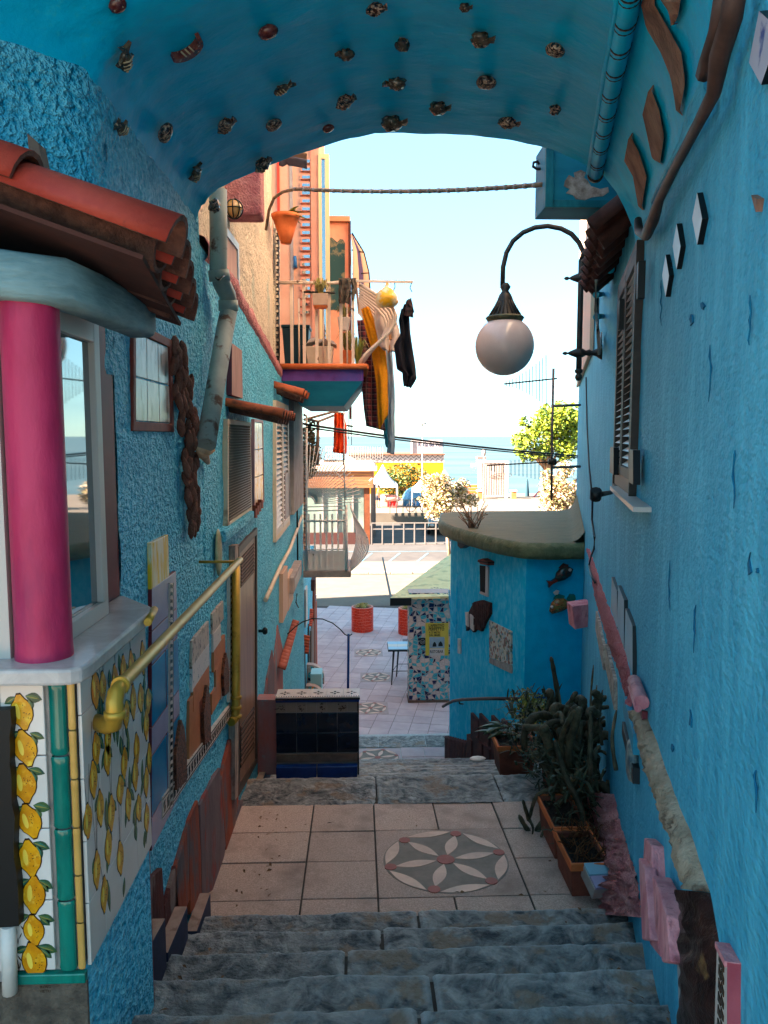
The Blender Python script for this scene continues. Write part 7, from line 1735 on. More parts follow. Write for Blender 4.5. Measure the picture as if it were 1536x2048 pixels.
# ceramic fish on the front facet
YK = 10.0
def kf(u, v, o=0): return aY(u, v, YK - o)
for lab, pts, tail, mt, ang in (('upper ceramic fish with green and brown glaze on the kiosk front', [(1109, 1158), (1112, 1145), (1122, 1134), (1136, 1132), (1147, 1138), (1142, 1152), (1130, 1160), (1116, 1164)], [(1114, 1156), (1104, 1163), (1094, 1162), (1098, 1169), (1098, 1176), (1106, 1168), (1116, 1163)], 0, 0),
                               ('lower ceramic fish with orange scales and a round green tail on the kiosk front', [(1098, 1222), (1102, 1206), (1112, 1196), (1128, 1196), (1138, 1204), (1134, 1218), (1120, 1224), (1104, 1228)], [(1136, 1200), (1142, 1190), (1150, 1190), (1152, 1198), (1146, 1205), (1138, 1206)], 1, 0)):
    mA = M('glazed fish body %d' % mt, ('#17403a', '#a5501e')[mt], ('#5a2c1e', '#6a7a3a')[mt], sc=22, rough=.2, spec=.6, c3=('#0c2520', '#3a2010')[mt], sc3=40, lo3=.52, hi3=.6); mB_ = M('glazed fish fin %d' % mt, ('#6a2a1c', '#1f6a5a')[mt], rough=.25)
    f_ = thing('ceramic_fish', lab, 'ceramic fish', kf(*pts[-1]))
    m = MB(); cxy = (sum(p[0] for p in pts) / len(pts), sum(p[1] for p in pts) / len(pts)); rows = []
    for s, o in ((1, .01), (.85, .05), (.55, .075), (.2, .085)):
        rows += [kf(cxy[0] + (p[0] - cxy[0]) * s, cxy[1] + (p[1] - cxy[1]) * s, o) for p in pts]
    k = len(pts); m.add(rows, [(r * k + i, r * k + (i + 1) % k, (r + 1) * k + (i + 1) % k, (r + 1) * k + i) for r in range(3) for i in range(k)] + [list(range(3 * k, 4 * k))], 0, True); m.build('body', mA, f_)
    m = MB(); m.prism([kf(u, v, .05) for u, v in tail], (0, -1, 0), .07); m.build('tail', mB_, f_)
    m = MB(); e = (1140, 1140) if mt == 0 else (1104, 1214); m.ell(kf(*e, .07), .022, .02, .022, nu=10, nv=6); m.build('eye', mAlu, f_)
    m = MB(); d = [(1118, 1137), (1128, 1127), (1138, 1130), (1134, 1134)] if mt == 0 else [(1108, 1198), (1116, 1188), (1130, 1192), (1128, 1197)]; m.prism([kf(u, v, .03) for u, v in d], (0, -1, 0), .04); m.build('fin', mB_, f_)
m = MB(); m.prism([kf(u, v, .04) for u, v in ((1108, 1186), (1114, 1181), (1119, 1182), (1116, 1189), (1110, 1190))], (0, -1, 0), .05); tag(m.build('ceramic_chip', mAlu), 'tiny white ceramic chip between the two kiosk fish', 'wall ornament')
m = MB(); m.prism([kf(u, v, .05) for u, v in ((1068, 1402), (1079, 1387), (1094, 1398), (1082, 1410))], (0, -1, 0), .05); tag(m.build('blue_tile', mCobalt), 'blue square tile turned on its corner behind the cactus', 'wall tile')
# brown handrail and zigzag boards at the kiosk foot
kh = thing('handrail', 'brown curved handrail on brackets along the kiosk foot', 'handrail', kx(960, 1420))
m = MB(); m.tube([kx(u, v, .14) for u, v in ((886, 1413), (894, 1408), (906, 1402), (925, 1399), (950, 1398), (980, 1397), (1041, 1398))], .025, 8); m.build('rail', M('brown handrail paint', '#3e2a26', '#523832', sc=8, rough=.45), kh)
for u in (918, 1018): m = MB(); m.tube([kx(u, 1400, .14), kx(u + 1, 1407, .14), kx(u + 8, 1408, .01)], .012, 6); m.build('rail_bracket', mIron, kh)
zg = thing('zigzag_boards', 'row of dark red pointed boards stepping along the kiosk foot', 'wall boards', kx(940, 1520))
mZ = M('dark red brown board', '#4a2c2c', '#5a3836', sc=9, rough=.75, rnd=.12)
for (u0, u1, v0, v1, vb) in [(941, 956, 1425, 1442, 1520), (958, 977, 1426, 1447, 1520), (982, 1002, 1430, 1452, 1530), (1002, 1023, 1437, 1458, 1540), (933, 942, 1468, 1482, 1520), (951, 963, 1474, 1490, 1525), (968, 978, 1484, 1500, 1530)]:
    slabK('board', [(u0, v0), (u1, v1), (u1, vb), (u0, vb)], mZ, .05 if v0 < 1460 else .075, zg)
for i in range(9): u = 889 + i * 5.2; slabK('board', [(u, 1472 + i * 1.2), (u + 4.6, 1478 + i * 1.4), (u + 4.6, 1525), (u, 1520)], mZ, .06, zg)
m = MB(); m.ell(aZ(955, 1518, -2.9), .07, .05, .02, nu=9, nv=5, jit=.2); tag(m.build('white_rag', mWhite), 'scrap of white paper lying on the lower steps', 'paper')
# ================================================================== MOSAIC PILLAR, POSTER, CANOPY, TABLE, PLANTERS
YM = 17.9
def m1(u, v, d=0): return aY(u, v, YM - d)
mp = thing('mosaic_pillar', 'wide pillar covered in navy, aqua and cream broken tiles under the yellow canopy', 'pillar', m1(858, 1420))
x0, x1 = m1(818, 1300).x, m1(905, 1300).x; z0, z1_ = ZP, m1(850, 1186).z
m = MB(); m.box(x0, x1, YM, YM + .5, z0, z1_); m.build('core', mMosG, mp)
mts = [mMosW, mMosN, mMosA]
for k_, (org, ex_, w_, nn) in enumerate(((V((x0, YM, z0)), V((1, 0, 0)), x1 - x0, V((0, -1, 0))), (V((x0, YM + .5, z0)), V((0, -1, 0)), .5, V((-1, 0, 0))))):
    sh_ = shards(None, org, ex_, V((0, 0, 1)), w_, z1_ - z0, nn, .088, [0, 0, 0, 0, 1, 1, 2, 2, 2], dep=.004, seed=11 + k_); big = 0; rest = {}
    for pts, mi in sh_:
        if big < 260 and k_ == 0 and mi: m = MB(); m.prism(pts, nn, .01); m.build('mosaic_shard', mts[mi], mp); big += 1
        else: rest.setdefault(mi, MB()).prism(pts, nn, .01)
    for mi, mb in rest.items(): stuff(mb.build('small_shards', mts[mi], mp))
m = MB(); m.box(x0 - .02, x1 + .02, YM - .03, YM + .5, ZP, ZP + .06); m.build('plinth', mWood, mp)
po = thing('poster', 'yellow aperitif poster with sea stacks photo on the mosaic pillar', 'poster', m1(874, 1312, .02))
def pq_(u, v, o): return m1(u, v, .012 + o)
def rect(m, u0, v0, u1, v1, o, mi=0, skew=0): m.prism([pq_(u0, v0, o), pq_(u1, v0 + skew, o), pq_(u1, v1 + skew, o), pq_(u0, v1, o)], (0, -1, 0), .003, mi)
m = MB(); rect(m, 851, 1246, 897, 1311, .006); m.build('sheet', M('yellow poster paper', '#b09c34', '#b8a640', sc=3, rough=.6), po)
m = MB(); rect(m, 859, 1274, 889, 1296, .009); m.build('photo', M('misty sea photo', '#6a8490', '#8ea2aa', sc=3, rough=.5), po)
m = MB(); rect(m, 859, 1297, 889, 1311, .009); m.build('white_panel', mAlu, po)
m = MB()
for (cu, cv, w_, h) in ((869, 1289, 8, 11), (881, 1288, 9, 11)): m.prism([pq_(cu + w_ / 2 * a, cv + h / 2 * b_, .011) for a, b_ in ((-1, .8), (-.9, 0), (-.5, -.6), (0, -1), (.5, -.7), (.95, 0), (1, .8))], (0, -1, 0), .002)
m.build('sea_stacks', mBlack, po)
m = MB(); EX, EZ = V((1, 0, 0)), V((0, 0, 1)); pm = YM / FPX
for body, u, v, w_, h in (("L'APERITIVO", 857, 1254, 32, 7), ('PERFETTO', 857, 1261.5, 32, 8), ('A 37 METRI', 858, 1267, 23, 5), ('DAL MARE', 858, 1272.5, 23, 5.5), ('RISTOBAR', 860, 1306, 27, 7)):
    text_mesh(m, body, pq_(u, v, .0125), EX, EZ, h * pm * 1.2, 0, w_ * pm, bold=.02)
m.build('lettering', mBlack, po, recalc=False)
st_ = thing('sticker', 'small black square sticker with a round 37 badge on the mosaic pillar', 'sticker', m1(845, 1292, .02))
m = MB(); rect(m, 839, 1276, 851, 1291, .005); m.build('sheet', mBlack, st_)
m = MB(); c = pq_(845, 1283.5, .007); m.lathe([(.052, 0), (.058, 0), (.058, .001), (.052, .001)], c, 20, ax=(0, -1, 0)); text_mesh(m, '37', pq_(842, 1286, .008), EX, EZ, 6 * pm, 0, 6 * pm); m.build('badge', mAlu, st_, recalc=False)
cn = thing('canopy', 'pale yellow sloping canopy with a black front edge over the mosaic pillar', 'canopy', (2, 20, -3.7))
zc = m1(830, 1190).z; A_ = V((aY(780, 1192, 17.6).x, 17.6, zc)); B_ = aZ(906, 1104, zc + .12); m = MB()
cnp = [A_, V((2.6, 17.55, zc + .05)), V((3.6, 19, zc + .3)), V((4.2, 24, zc + .5)), B_]
m.prism([p + V((0, 0, .0)) for p in cnp], (0, 0, 1), .05); m.build('sheet', mYelRoof, cn)
m = MB(); m.box(A_.x, x0 + .03, 17.56, 17.6, zc - .18, zc - .003); m.build('black_edge', mBlack, cn)
m = MB(); m.box(A_.x + .02, A_.x + .06, 17.7, 24, zc - .12, zc - .051); m.build('side_beam', mBlack, cn)
m = MB()
for i in range(90): p = V((random.uniform(1.7, 2.2), random.uniform(17.7, 18.6), zc + .04)); m.add([p, p + V((random.uniform(.02, .06), random.uniform(-.03, .05), .005)), p + V((random.uniform(-.03, .03), random.uniform(.02, .06), .006))], [(0, 1, 2)])
stuff(m.build('mosaic_crumbs', mMosN, cn, recalc=False))
bt = thing('bar_table', 'tall bar table with black metal legs and patterned top by the mosaic pillar', 'table', aZ(800, 1380, ZP))
ztab = aY(795, 1300, 19.2).z
m = MB(); xa2, xb2 = aY(777, 1300, 19.2).x, aY(777, 1300, 19.2).x + .75
for i in range(3):
    for j in range(3):
        m = MB(); m.box(lerp(xa2, xb2, i / 3) + .002, lerp(xa2, xb2, (i + 1) / 3) - .002, 19.2 + j * .25 + .002, 19.45 + j * .25 - .002, ztab, ztab + .02); m.build('top_tile', [M('pale blue table tile', '#7aa8c4', rough=.3), M('cream table tile', '#b8ae9c', rough=.3)][(i + j) % 2] if i + j < 1 else bpy.data.materials[('pale blue table tile', 'cream table tile')[(i * 2 + j) % 2]] if bpy.data.materials.get('cream table tile') else mWhite, bt)
m = MB(); m.box(xa2 - .01, xb2 + .01, 19.19, 19.96, ztab - .04, ztab - .001); m.build('frame', mBlack, bt)
for x, y in ((xa2 + .14, 19.3), (xb2 - .08, 19.3), (xa2 + .30, 19.85), (xb2 - .08, 19.85)):
    m = MB(); m.tube([V((x, y, ztab - .04)), V((x + (-.06 if x < 1.2 else .05), y + (-.06 if y < 19.5 else .06), ZP))], [.03, .016], 6); m.build('leg', mBlack, bt)
m = MB(); m.tube([V((xa2 + .1, 19.27, ZP + .35)), V((xb2 - .03, 19.27, ZP + .35)), V((xb2 - .03, 19.88, ZP + .35)), V((xa2 + .27, 19.88, ZP + .35)), V((xa2 + .1, 19.27, ZP + .35))], .009, 5); m.build('stretcher', mBlack, bt)
def red_planter(label, u, vb, r, h):
    t = thing('red_planter', label, 'planter', aZ(u, vb, ZP), 'red mosaic planters on the plaza'); c = aZ(u, vb, ZP) + V((0, r, 0))
    m = MB(); m.lathe([(0, 0), (r * .97, 0), (r * .97, h), (r * .82, h), (r * .82, h - .1), (0, h - .1)], c, 32); m.build('pot', M('pale red mortar', '#d0887c', rough=.8), t)
    m = MB(); rnd = random.Random(5); ny_, nx = 9, 44
    P_ = [[((i + (rnd.uniform(-.36, .36))) / nx, min(1, max(0, (j + (rnd.uniform(-.36, .36) if 0 < j < ny_ else 0)) / ny_))) for i in range(nx)] for j in range(ny_ + 1)]
    for j in range(ny_):
        for i in range(nx):
            q = [P_[j][i], P_[j][(i + 1) % nx], P_[j + 1][(i + 1) % nx], P_[j + 1][i]]; q = [(a + (1 if k in (1, 2) and i == nx - 1 else 0), b_) for k, (a, b_) in enumerate(q)]
            cx_, cy_ = sum(p[0] for p in q) / 4, sum(p[1] for p in q) / 4
            pts = [(cx_ + (a - cx_) * .84, cy_ + (b_ - cy_) * .84) for a, b_ in q]
            m.add([c + V((math.cos(a * 2 * math.pi) * r, math.sin(a * 2 * math.pi) * r, b_ * h)) for a, b_ in pts] + [c + V((math.cos(a * 2 * math.pi) * r * .96, math.sin(a * 2 * math.pi) * r * .96, b_ * h)) for a, b_ in pts], [(0, 1, 2, 3), (0, 4, 5, 1), (1, 5, 6, 2), (2, 6, 7, 3), (3, 7, 4, 0)])
    stuff(m.build('mosaic_shards', mMosR, t)); m = MB(); m.lathe([(0, h - .06), (r * .8, h - .06)], c, 16); m.build('soil', mSoil, t)
    tuft(t, c + V((0, 0, h - .06)), 160, .16, r * .95, mWiry, 'dry_plants', .012)
red_planter('round red mosaic planter with dry plants in the middle of the plaza', 725, 1266, .36, .80)
red_planter('red mosaic planter half hidden behind the mosaic pillar', 820, 1272, .36, .84)
# ================================================================== TV AERIAL ON THE RIGHT
ta = thing('television_aerial', 'tall television aerial mast with two comb booms bracketed to the right wall', 'aerial', aY(1103, 1000, 12))
YA = 12
m = MB(); m.tube([aY(1103, 1000, YA), aY(1104, 860, YA), aY(1107, 737, YA)], .02, 8); m.build('mast', M('grey steel tube', '#5d5652', '#6e6662', sc=9, rough=.5, metal=.5), ta)
mSt = bpy.data.materials['grey steel tube']
for v in (812, 935): m = MB(); m.tube([aY(1104, v, YA), aY(1160, v - 2, YA + .3)], .022, 8); m.build('bracket', mSt, ta)
m = MB(); m.tube([aY(1008, 768, YA), aY(1114, 757, YA)], .013, 6); m.build('boom', mIron, ta)
for i in range(13):
    t = i / 12; u = lerp(1012, 1092, t); v = lerp(767, 759, t); h = lerp(6, 54, t ** 1.5); m = MB(); m.tube([aY(u, v - h * .9, YA), aY(u + .5, v + h, YA)], .0065, 4); m.build('element', mSt, ta)
m = MB(); m.tube([aY(974, 931, YA), aY(1100, 924, YA)], .012, 6); m.tube([aY(1096, 923, YA), aY(1112, 924, YA)], .05, 8); m.build('boom', mIron, ta)
for i in range(14):
    t = i / 13; u = lerp(982, 1086, t); v = lerp(930, 925, t); h = lerp(12, 36, t); m = MB(); m.tube([aY(u, v - h * .35, YA), aY(u, v + h, YA)], .0055, 4); m.build('element', mSt, ta)
# ================================================================== BEYOND THE ROAD
ZQ = -5.54                                      # promenade level
def leaf_mesh(lobes, n, size, seed, mats=1, squash=1, flat=.5):
    """many leaf-sized faces spread through the lobes of a crown"""
    rnd = random.Random(seed); m = MB(); tot = sum(r ** 2 for _, r in lobes)
    for c, r in lobes:
        k = int(n * r * r / tot)
        for i in range(k):
            d = V((rnd.gauss(0, 1), rnd.gauss(0, 1), rnd.gauss(0, 1))).normalized(); q = rnd.random() ** .38
            if noise.noise(V(c) * 3 + d * 2.3) < -.28: continue
            p = V(c) + V((d.x, d.y, d.z * squash)) * r * q * (1 + .18 * noise.noise(d * 3 + V(c)))
            s = size * rnd.uniform(.55, 1.25); a = V((rnd.gauss(0, 1), rnd.gauss(0, 1), rnd.gauss(0, flat))).normalized() * s; b_ = a.cross(V((rnd.gauss(0, 1), rnd.gauss(0, 1), rnd.gauss(0, 1)))).normalized() * s * .55
            m.add([p - a, p + b_, p + a, p - b_], [(0, 1, 2, 3)], rnd.randrange(mats))
    return m
def lobes(c, rx, rz, n, r, seed):
    rnd = random.Random(seed); out = []
    for i in range(n):
        d = V((rnd.gauss(0, 1), rnd.gauss(0, 1), rnd.gauss(0, 1))).normalized() * rnd.uniform(.5, 1); out.append((V(c) + V((d.x * rx, d.y * rx, d.z * rz)), r * rnd.uniform(.7, 1.2)))
    return out
def leafmat(nm, a, b_): return M(nm, a, b_, sc=.8, rough=.6, lo=.3, hi=.7)
def trunk_mesh(base, top, r, branches, seed):
    rnd = random.Random(seed); m = MB(); base, top = V(base), V(top)
    m.tube([base, lerp(base, top, .4) + V((rnd.uniform(-.1, .1), 0, 0)), top], [r, r * .8, r * .6], 8)
    for e in branches: m.tube([lerp(base, top, .85), lerp(top, V(e), .5) + V((0, 0, .1)), V(e)], [r * .55, r * .35, r * .12], 6)
    return m
# cream flowered bush by the fence
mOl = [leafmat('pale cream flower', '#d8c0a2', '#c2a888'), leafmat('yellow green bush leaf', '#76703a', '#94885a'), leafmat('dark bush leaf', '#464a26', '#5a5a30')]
t = thing('flowering_bush', 'pale cream flowering bush on a thin trunk by the white railing', 'bush', aZ(899, 1112, ZP)); YT_ = 41
c = aY(893, 985, YT_); ls = lobes(c, 1.15, .85, 12, .62, 3) + [(aY(868, 1025, YT_), .5), (aY(905, 1035, YT_), .45), (aY(945, 1000, YT_), .4), (aY(855, 965, YT_), .5)]
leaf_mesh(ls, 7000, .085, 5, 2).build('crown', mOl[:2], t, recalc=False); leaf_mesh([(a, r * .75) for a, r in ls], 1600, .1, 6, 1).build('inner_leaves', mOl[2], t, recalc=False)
trunk_mesh(aZ(899, 1112, ZP), aY(895, 1025, YT_), .10, [p for p, r in ls[:6]], 4).build('trunk', M('pale tree bark', '#7a6048', '#957a5e', sc=7, rough=.9), t)
mBk = bpy.data.materials['pale tree bark']
t = thing('flowering_bush', 'large pale cream bush behind the kiosk roof at the right', 'bush', aY(1130, 1040, 34)); YT_ = 34
ls = lobes(aY(1130, 990, YT_), 1.1, .8, 12, .6, 8) + [(aY(1095, 1010, YT_), .45), (aY(1092, 950, YT_), .28), (aY(1130, 940, YT_), .45)]
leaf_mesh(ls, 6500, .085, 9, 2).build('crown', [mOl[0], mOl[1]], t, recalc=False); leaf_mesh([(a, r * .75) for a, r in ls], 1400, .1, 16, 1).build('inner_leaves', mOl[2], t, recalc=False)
trunk_mesh(V((ls[0][0].x, YT_, ZP)), aY(1130, 1005, YT_), .12, [p for p, r in ls[:5]], 6).build('trunk', mBk, t)
# yellow green tree at the right
t = thing('plane_tree', 'bright yellow green tree in front of the sea at the right', 'tree', aY(1088, 985, 58)); YT_ = 58
ls = [(aY(u, v, YT_ + random.uniform(-.8, .8)), r) for u, v, r in ((1052, 880, .85), (1075, 855, 1.0), (1100, 845, 1.1), (1130, 840, 1.2), (1150, 870, 1.2), (1110, 880, 1.1), (1035, 878, .5), (1046, 842, .4), (1040, 900, .5), (1065, 910, .5), (1132, 905, .8), (1090, 825, .7), (1120, 822, .8), (1155, 830, 1.0), (1085, 900, .7), (1048, 915, .35), (1172, 860, 1.2))]
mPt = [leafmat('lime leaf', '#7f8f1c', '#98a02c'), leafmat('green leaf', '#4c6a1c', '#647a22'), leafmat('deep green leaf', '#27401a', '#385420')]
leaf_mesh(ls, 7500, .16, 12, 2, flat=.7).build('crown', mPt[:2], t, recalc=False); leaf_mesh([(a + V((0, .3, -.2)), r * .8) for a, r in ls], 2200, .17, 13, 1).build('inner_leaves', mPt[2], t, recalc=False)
trunk_mesh(aY(1100, 1003, YT_), aY(1092, 930, YT_), .22, [p for p, r in ls[:9]] + [aY(1148, 915, YT_)], 8).build('trunk', mBk, t)
# dark green hedge tree below the yellow building
t = thing('hedge_tree', 'dense dark green tree below the yellow building', 'tree', aY(810, 1020, 70)); YT_ = 70
ls = [(aY(u, v, YT_ + random.uniform(-.6, .6)), r) for u, v, r in ((785, 960, 1.1), (805, 950, 1.2), (830, 955, 1.2), (820, 985, 1.3), (790, 985, 1.2), (770, 965, .9), (845, 980, 1.0), (800, 1005, 1.0), (775, 945, .6))]
leaf_mesh(ls, 4200, .15, 14, 2).build('crown', [mPt[2], leafmat('olive leaf', '#6a7030', '#858040')], t, recalc=False)
trunk_mesh(aY(812, 1021, YT_), aY(812, 985, YT_), .2, [p for p, r in ls[:5]], 9).build('trunk', mBk, t)
# olive beside the left house
t = thing('olive_tree', 'grey green olive tree showing behind the end of the left house', 'tree', aY(612, 1400, 14)); YT_ = 14.3
ls = [(aY(u, v, YT_ + random.uniform(-.2, .2)), r) for u, v, r in ((618, 850, .13), (622, 880, .17), (618, 910, .2), (628, 900, .14), (624, 930, .16), (612, 870, .16), (632, 920, .1), (616, 945, .14), (606, 900, .25))]
leaf_mesh(ls, 1100, .045, 15, 2).build('crown', [leafmat('olive grey leaf', '#4f5034', '#6e6c48'), leafmat('olive brown leaf', '#3c3a26', '#565036')], t, recalc=False)
trunk_mesh(V((aY(604, 1000, YT_).x, YT_, ZP)), aY(610, 930, YT_), .05, [p for p, r in ls[:5]], 10).build('trunk', mBk, t)
# white railing
YF = 45
wr = thing('railing', 'white metal railing along the car park before the promenade', 'railing', aY(820, 1090, YF))
def f1(u, v): return aY(u, v, YF)
zt_, zm_, zb_ = f1(800, 1046).z, f1(800, 1058).z, f1(800, 1088).z
for i in range(8): x = lerp(f1(743, 1060).x, f1(893, 1060).x, i / 7); m = MB(); m.box(x - .035, x + .035, YF - .03, YF + .03, ZP, zt_ - .03); m.build('post', M('weathered white railing', '#7d766f', rough=.7) if i == 0 else bpy.data.materials['weathered white railing'], wr)
for z in (zt_, zm_, zb_): m = MB(); m.box(f1(741, 1).x, f1(896, 1).x, YF - .02, YF + .02, z - .03, z + .03); m.build('rail', bpy.data.materials['weathered white railing'], wr)
# promenade railing in dark iron
dr_ = thing('railing', 'thin dark railing at the edge of the promenade', 'railing', aY(800, 1030, 55.6))
for i in range(7): x = aY(780 + i * 13, 1020, 55.6).x; m = MB(); m.tube([V((x, 55.6, ZQ)), V((x, 55.6, ZQ + .95))], .025, 5); m.build('post', mIron, dr_)
for z in (.95, .5): m = MB(); m.tube([aY(778, 1, 55.6) * 1 + V((0, 0, -aY(778, 1, 55.6).z + ZQ + z)), aY(862, 1, 55.6) + V((0, 0, -aY(862, 1, 55.6).z + ZQ + z))], .022, 5); m.build('rail', mIron, dr_)
# pavilion
pv = thing('pavilion', 'flat roofed pavilion with a timber fascia and large glass front', 'building', aY(680, 1092, 45))
YV = 45.2
def v1(u, v, d=0): return aY(u, v, YV + d)
xl, xr_ = v1(560, 1000).x, v1(746, 1000).x; zr_t = v1(700, 925).z; zf1, zf0 = v1(700, 943).z, v1(700, 976).z
m = MB(); m.box(xl, xr_ + .25, YV - .25, YV + 9, zf1 + .02, zf1 + .32); m.build('roof_edge', M('pale roof edge', '#b8a08c', '#c4ae9a', sc=2, rough=.8), pv, bevel=.02)
m = MB(); m.box(xl, xr_ + .1, YV - .1, YV + 8.8, zf1 + .33, zf1 + .40); m.build('roof_deck', M('pale roof deck', '#c0aa94', rough=.9), pv)
mTim = M('timber cladding', '#8a5838', '#a06a46', sc=2, rough=.6, st=(.3, 1, 3))
for i in range(5): m = MB(); z0_ = lerp(zf0, zf1, i / 5); z1_ = lerp(zf0, zf1, (i + 1) / 5); m.box(xl, xr_, YV - .12, YV, z0_ + .012, z1_); m.build('fascia_board', mTim, pv)
m = MB(); m.box(xr_ - .02, xr_ + .06, YV, YV + 8.5, zf0, zf1); m.build('side_fascia', M('grey pink fascia', '#b09488', rough=.8), pv)
m = MB(); m.box(v1(726, 1).x, v1(738, 1).x, YV + .02, YV + .3, ZP, zf0); m.build('timber_post', M('red brown timber', '#6a3a22', '#7a462a', sc=3, rough=.5), pv)
m = MB(); m.box(xl, v1(725, 1).x, YV + .1, YV + .12, ZP + .7, zf0 - .01); m.build('glass_front', M('green grey shop glass', '#6a7a70', '#8a988c', sc=.6, rough=.08, spec=.8), pv)
m = MB(); m.box(xl, v1(725, 1).x, YV + .05, YV + .2, ZP, ZP + .7); m.build('dark_base', M('maroon base', '#4a2a24', rough=.6), pv)
for u in (638, 668, 702): m = MB(); m.box(v1(u, 1).x - .03, v1(u, 1).x + .03, YV + .04, YV + .1, ZP + .7, zf0 - .01); m.build('mullion', mGrey, pv)
m = MB(); m.box(xl, xr_ - .5, YV + .4, YV + 8.4, ZP, zf0); m.build('rear_mass', M('pale interior', '#a8b0a8', rough=.8), pv)
for i in range(5): u = 741 + i * 2.8; m = MB(); x = v1(u, 1, 1).x; m.box(x - .03, x + .03, YV + 1 + i * .8, YV + 1.06 + i * .8, ZP, zf0); m.build('side_post', M('grey side post', '#6a625e', rough=.6) if i == 0 else bpy.data.materials['grey side post'], pv)
m = MB(); m.tube([v1(739, 962, -.3), v1(745, 957, -.3)], .05, 8); m.build('spotlight', mWhite, pv)
# fine wire fence on the pavilion roof
m = MB(); z0_, z1_ = zf1 + .4, v1(700, 895).z
for i in range(24): x = lerp(v1(640, 1).x, v1(770, 1).x, i / 23); m.tube([V((x, YV + 4, z0_)), V((x, YV + 4, z1_))], .012, 4)
for k in range(5): z = lerp(z0_, z1_, k / 4); m.tube([V((v1(640, 1).x, YV + 4, z)), V((v1(770, 1).x, YV + 4, z))], .010, 4)
tag(m.build('wire_fence', M('pale wire fence', '#9a948e', rough=.5)), 'fine pale wire fence standing on the pavilion roof', 'fence')
# yellow building with chevron frieze and sign
YY = 76
def y1_(u, v, d=0): return aY(u, v, YY + d)
yb_ = thing('yellow_building', 'yellow beach building with a black and white chevron frieze', 'building', y1_(830, 1000))
ztop_, zch, zlow_ = y1_(800, 910).z, y1_(800, 925).z, -8
m = MB(); m.box(y1_(690, 1).x, y1_(894, 1).x, YY, YY + 8, zlow_, zch); m.build('wall', M('yellow wall paint', '#c07a08', '#c8840e', sc=1.5, rough=.8), yb_)
m = MB(); m.box(y1_(690, 1).x, y1_(895, 1).x, YY - .02, YY + 8, zch, ztop_); m.build('frieze', M('off white frieze', '#c3b4ac', rough=.8), yb_)
m = MB(); xa_, xb2 = y1_(700, 1).x, y1_(893, 1).x; nzz = 34; h = (ztop_ - zch)
for k in range(2):
    for i in range(nzz):
        xa3, xb3 = lerp(xa_, xb2, i / nzz), lerp(xa_, xb2, (i + 1) / nzz); up_ = i % 2
        zz0 = zch + h * (.14 + .42 * k); a, b_ = (zz0, zz0 + h * .36) if up_ else (zz0 + h * .36, zz0)
        m.prism([V((xa3, YY - .05, a)), V((xb3, YY - .05, b_)), V((xb3, YY - .05, b_ + .06)), V((xa3, YY - .05, a + .06))], (0, -1, 0), .03)
m.build('chevron', mBlack, yb_)
m = MB(); m.box(y1_(690, 1).x, y1_(897, 1).x, YY - .2, YY + 8, ztop_, ztop_ + .12); m.build('roof_edge', M('brown roof edge', '#6e4e3a', rough=.8), yb_)
sg = thing('roof_sign', 'white roof sign with black lettering on the yellow building', 'sign', y1_(860, 905))
m = MB(); m.box(y1_(829, 1).x, y1_(893, 1).x, YY + .6, YY + .75, y1_(860, 907).z, y1_(860, 880).z); m.build('board', M('grey pink sign board', '#a89c98', '#b5a8a4', sc=1.5, rough=.7), sg)
m = MB(); text_mesh(m, 'ROSa dei Venti', aY(836, 893, YY + .59), V((1, 0, 0)), V((0, 0, 1)), 13 * YY / FPX, 0, 52 * YY / FPX, bold=.02); m.build('lettering', M('dark blue letters', '#22304a', rough=.6), sg, recalc=False)
m = MB(); m.box(y1_(826, 1).x, y1_(829, 1).x, YY + .5, YY + .9, y1_(860, 907).z, y1_(860, 881).z); m.build('side_post', mWhite, sg)
# street lamps
def street_lamp(label, u, vt, vb, y, hood_):
    t = thing('street_lamp', label, 'street lamp', V((aY(u, 900, y).x, y, ZQ)), 'street lamps on the promenade'); x = aY(u, 900, y).x; zt1 = aY(u, vt, y).z
    m = MB(); m.tube([V((x, y, ZQ)), V((x, y, zt1))], [.07, .045], 8); m.build('pole', mGrey, t)
    m = MB(); m.lathe([(.02, .42), (.05, .3), (.04, .15), (.12, .08), (.30, -.10), (.34, -.16), (.1, -.12), (0, -.12)] if hood_ else [(.02, .3), (.16, .2), (.2, 0), (.12, -.25), (.02, -.3)], V((x, y, zt1 - .1)), 12); m.build('lamp_head', mGrey, t)
street_lamp('tall street lamp with a bell shaped hood before the yellow building', 845, 842, 1000, 62, True)
street_lamp('shorter street lamp with a lantern head beside the white sign panel', 968, 903, 1000, 66, False)
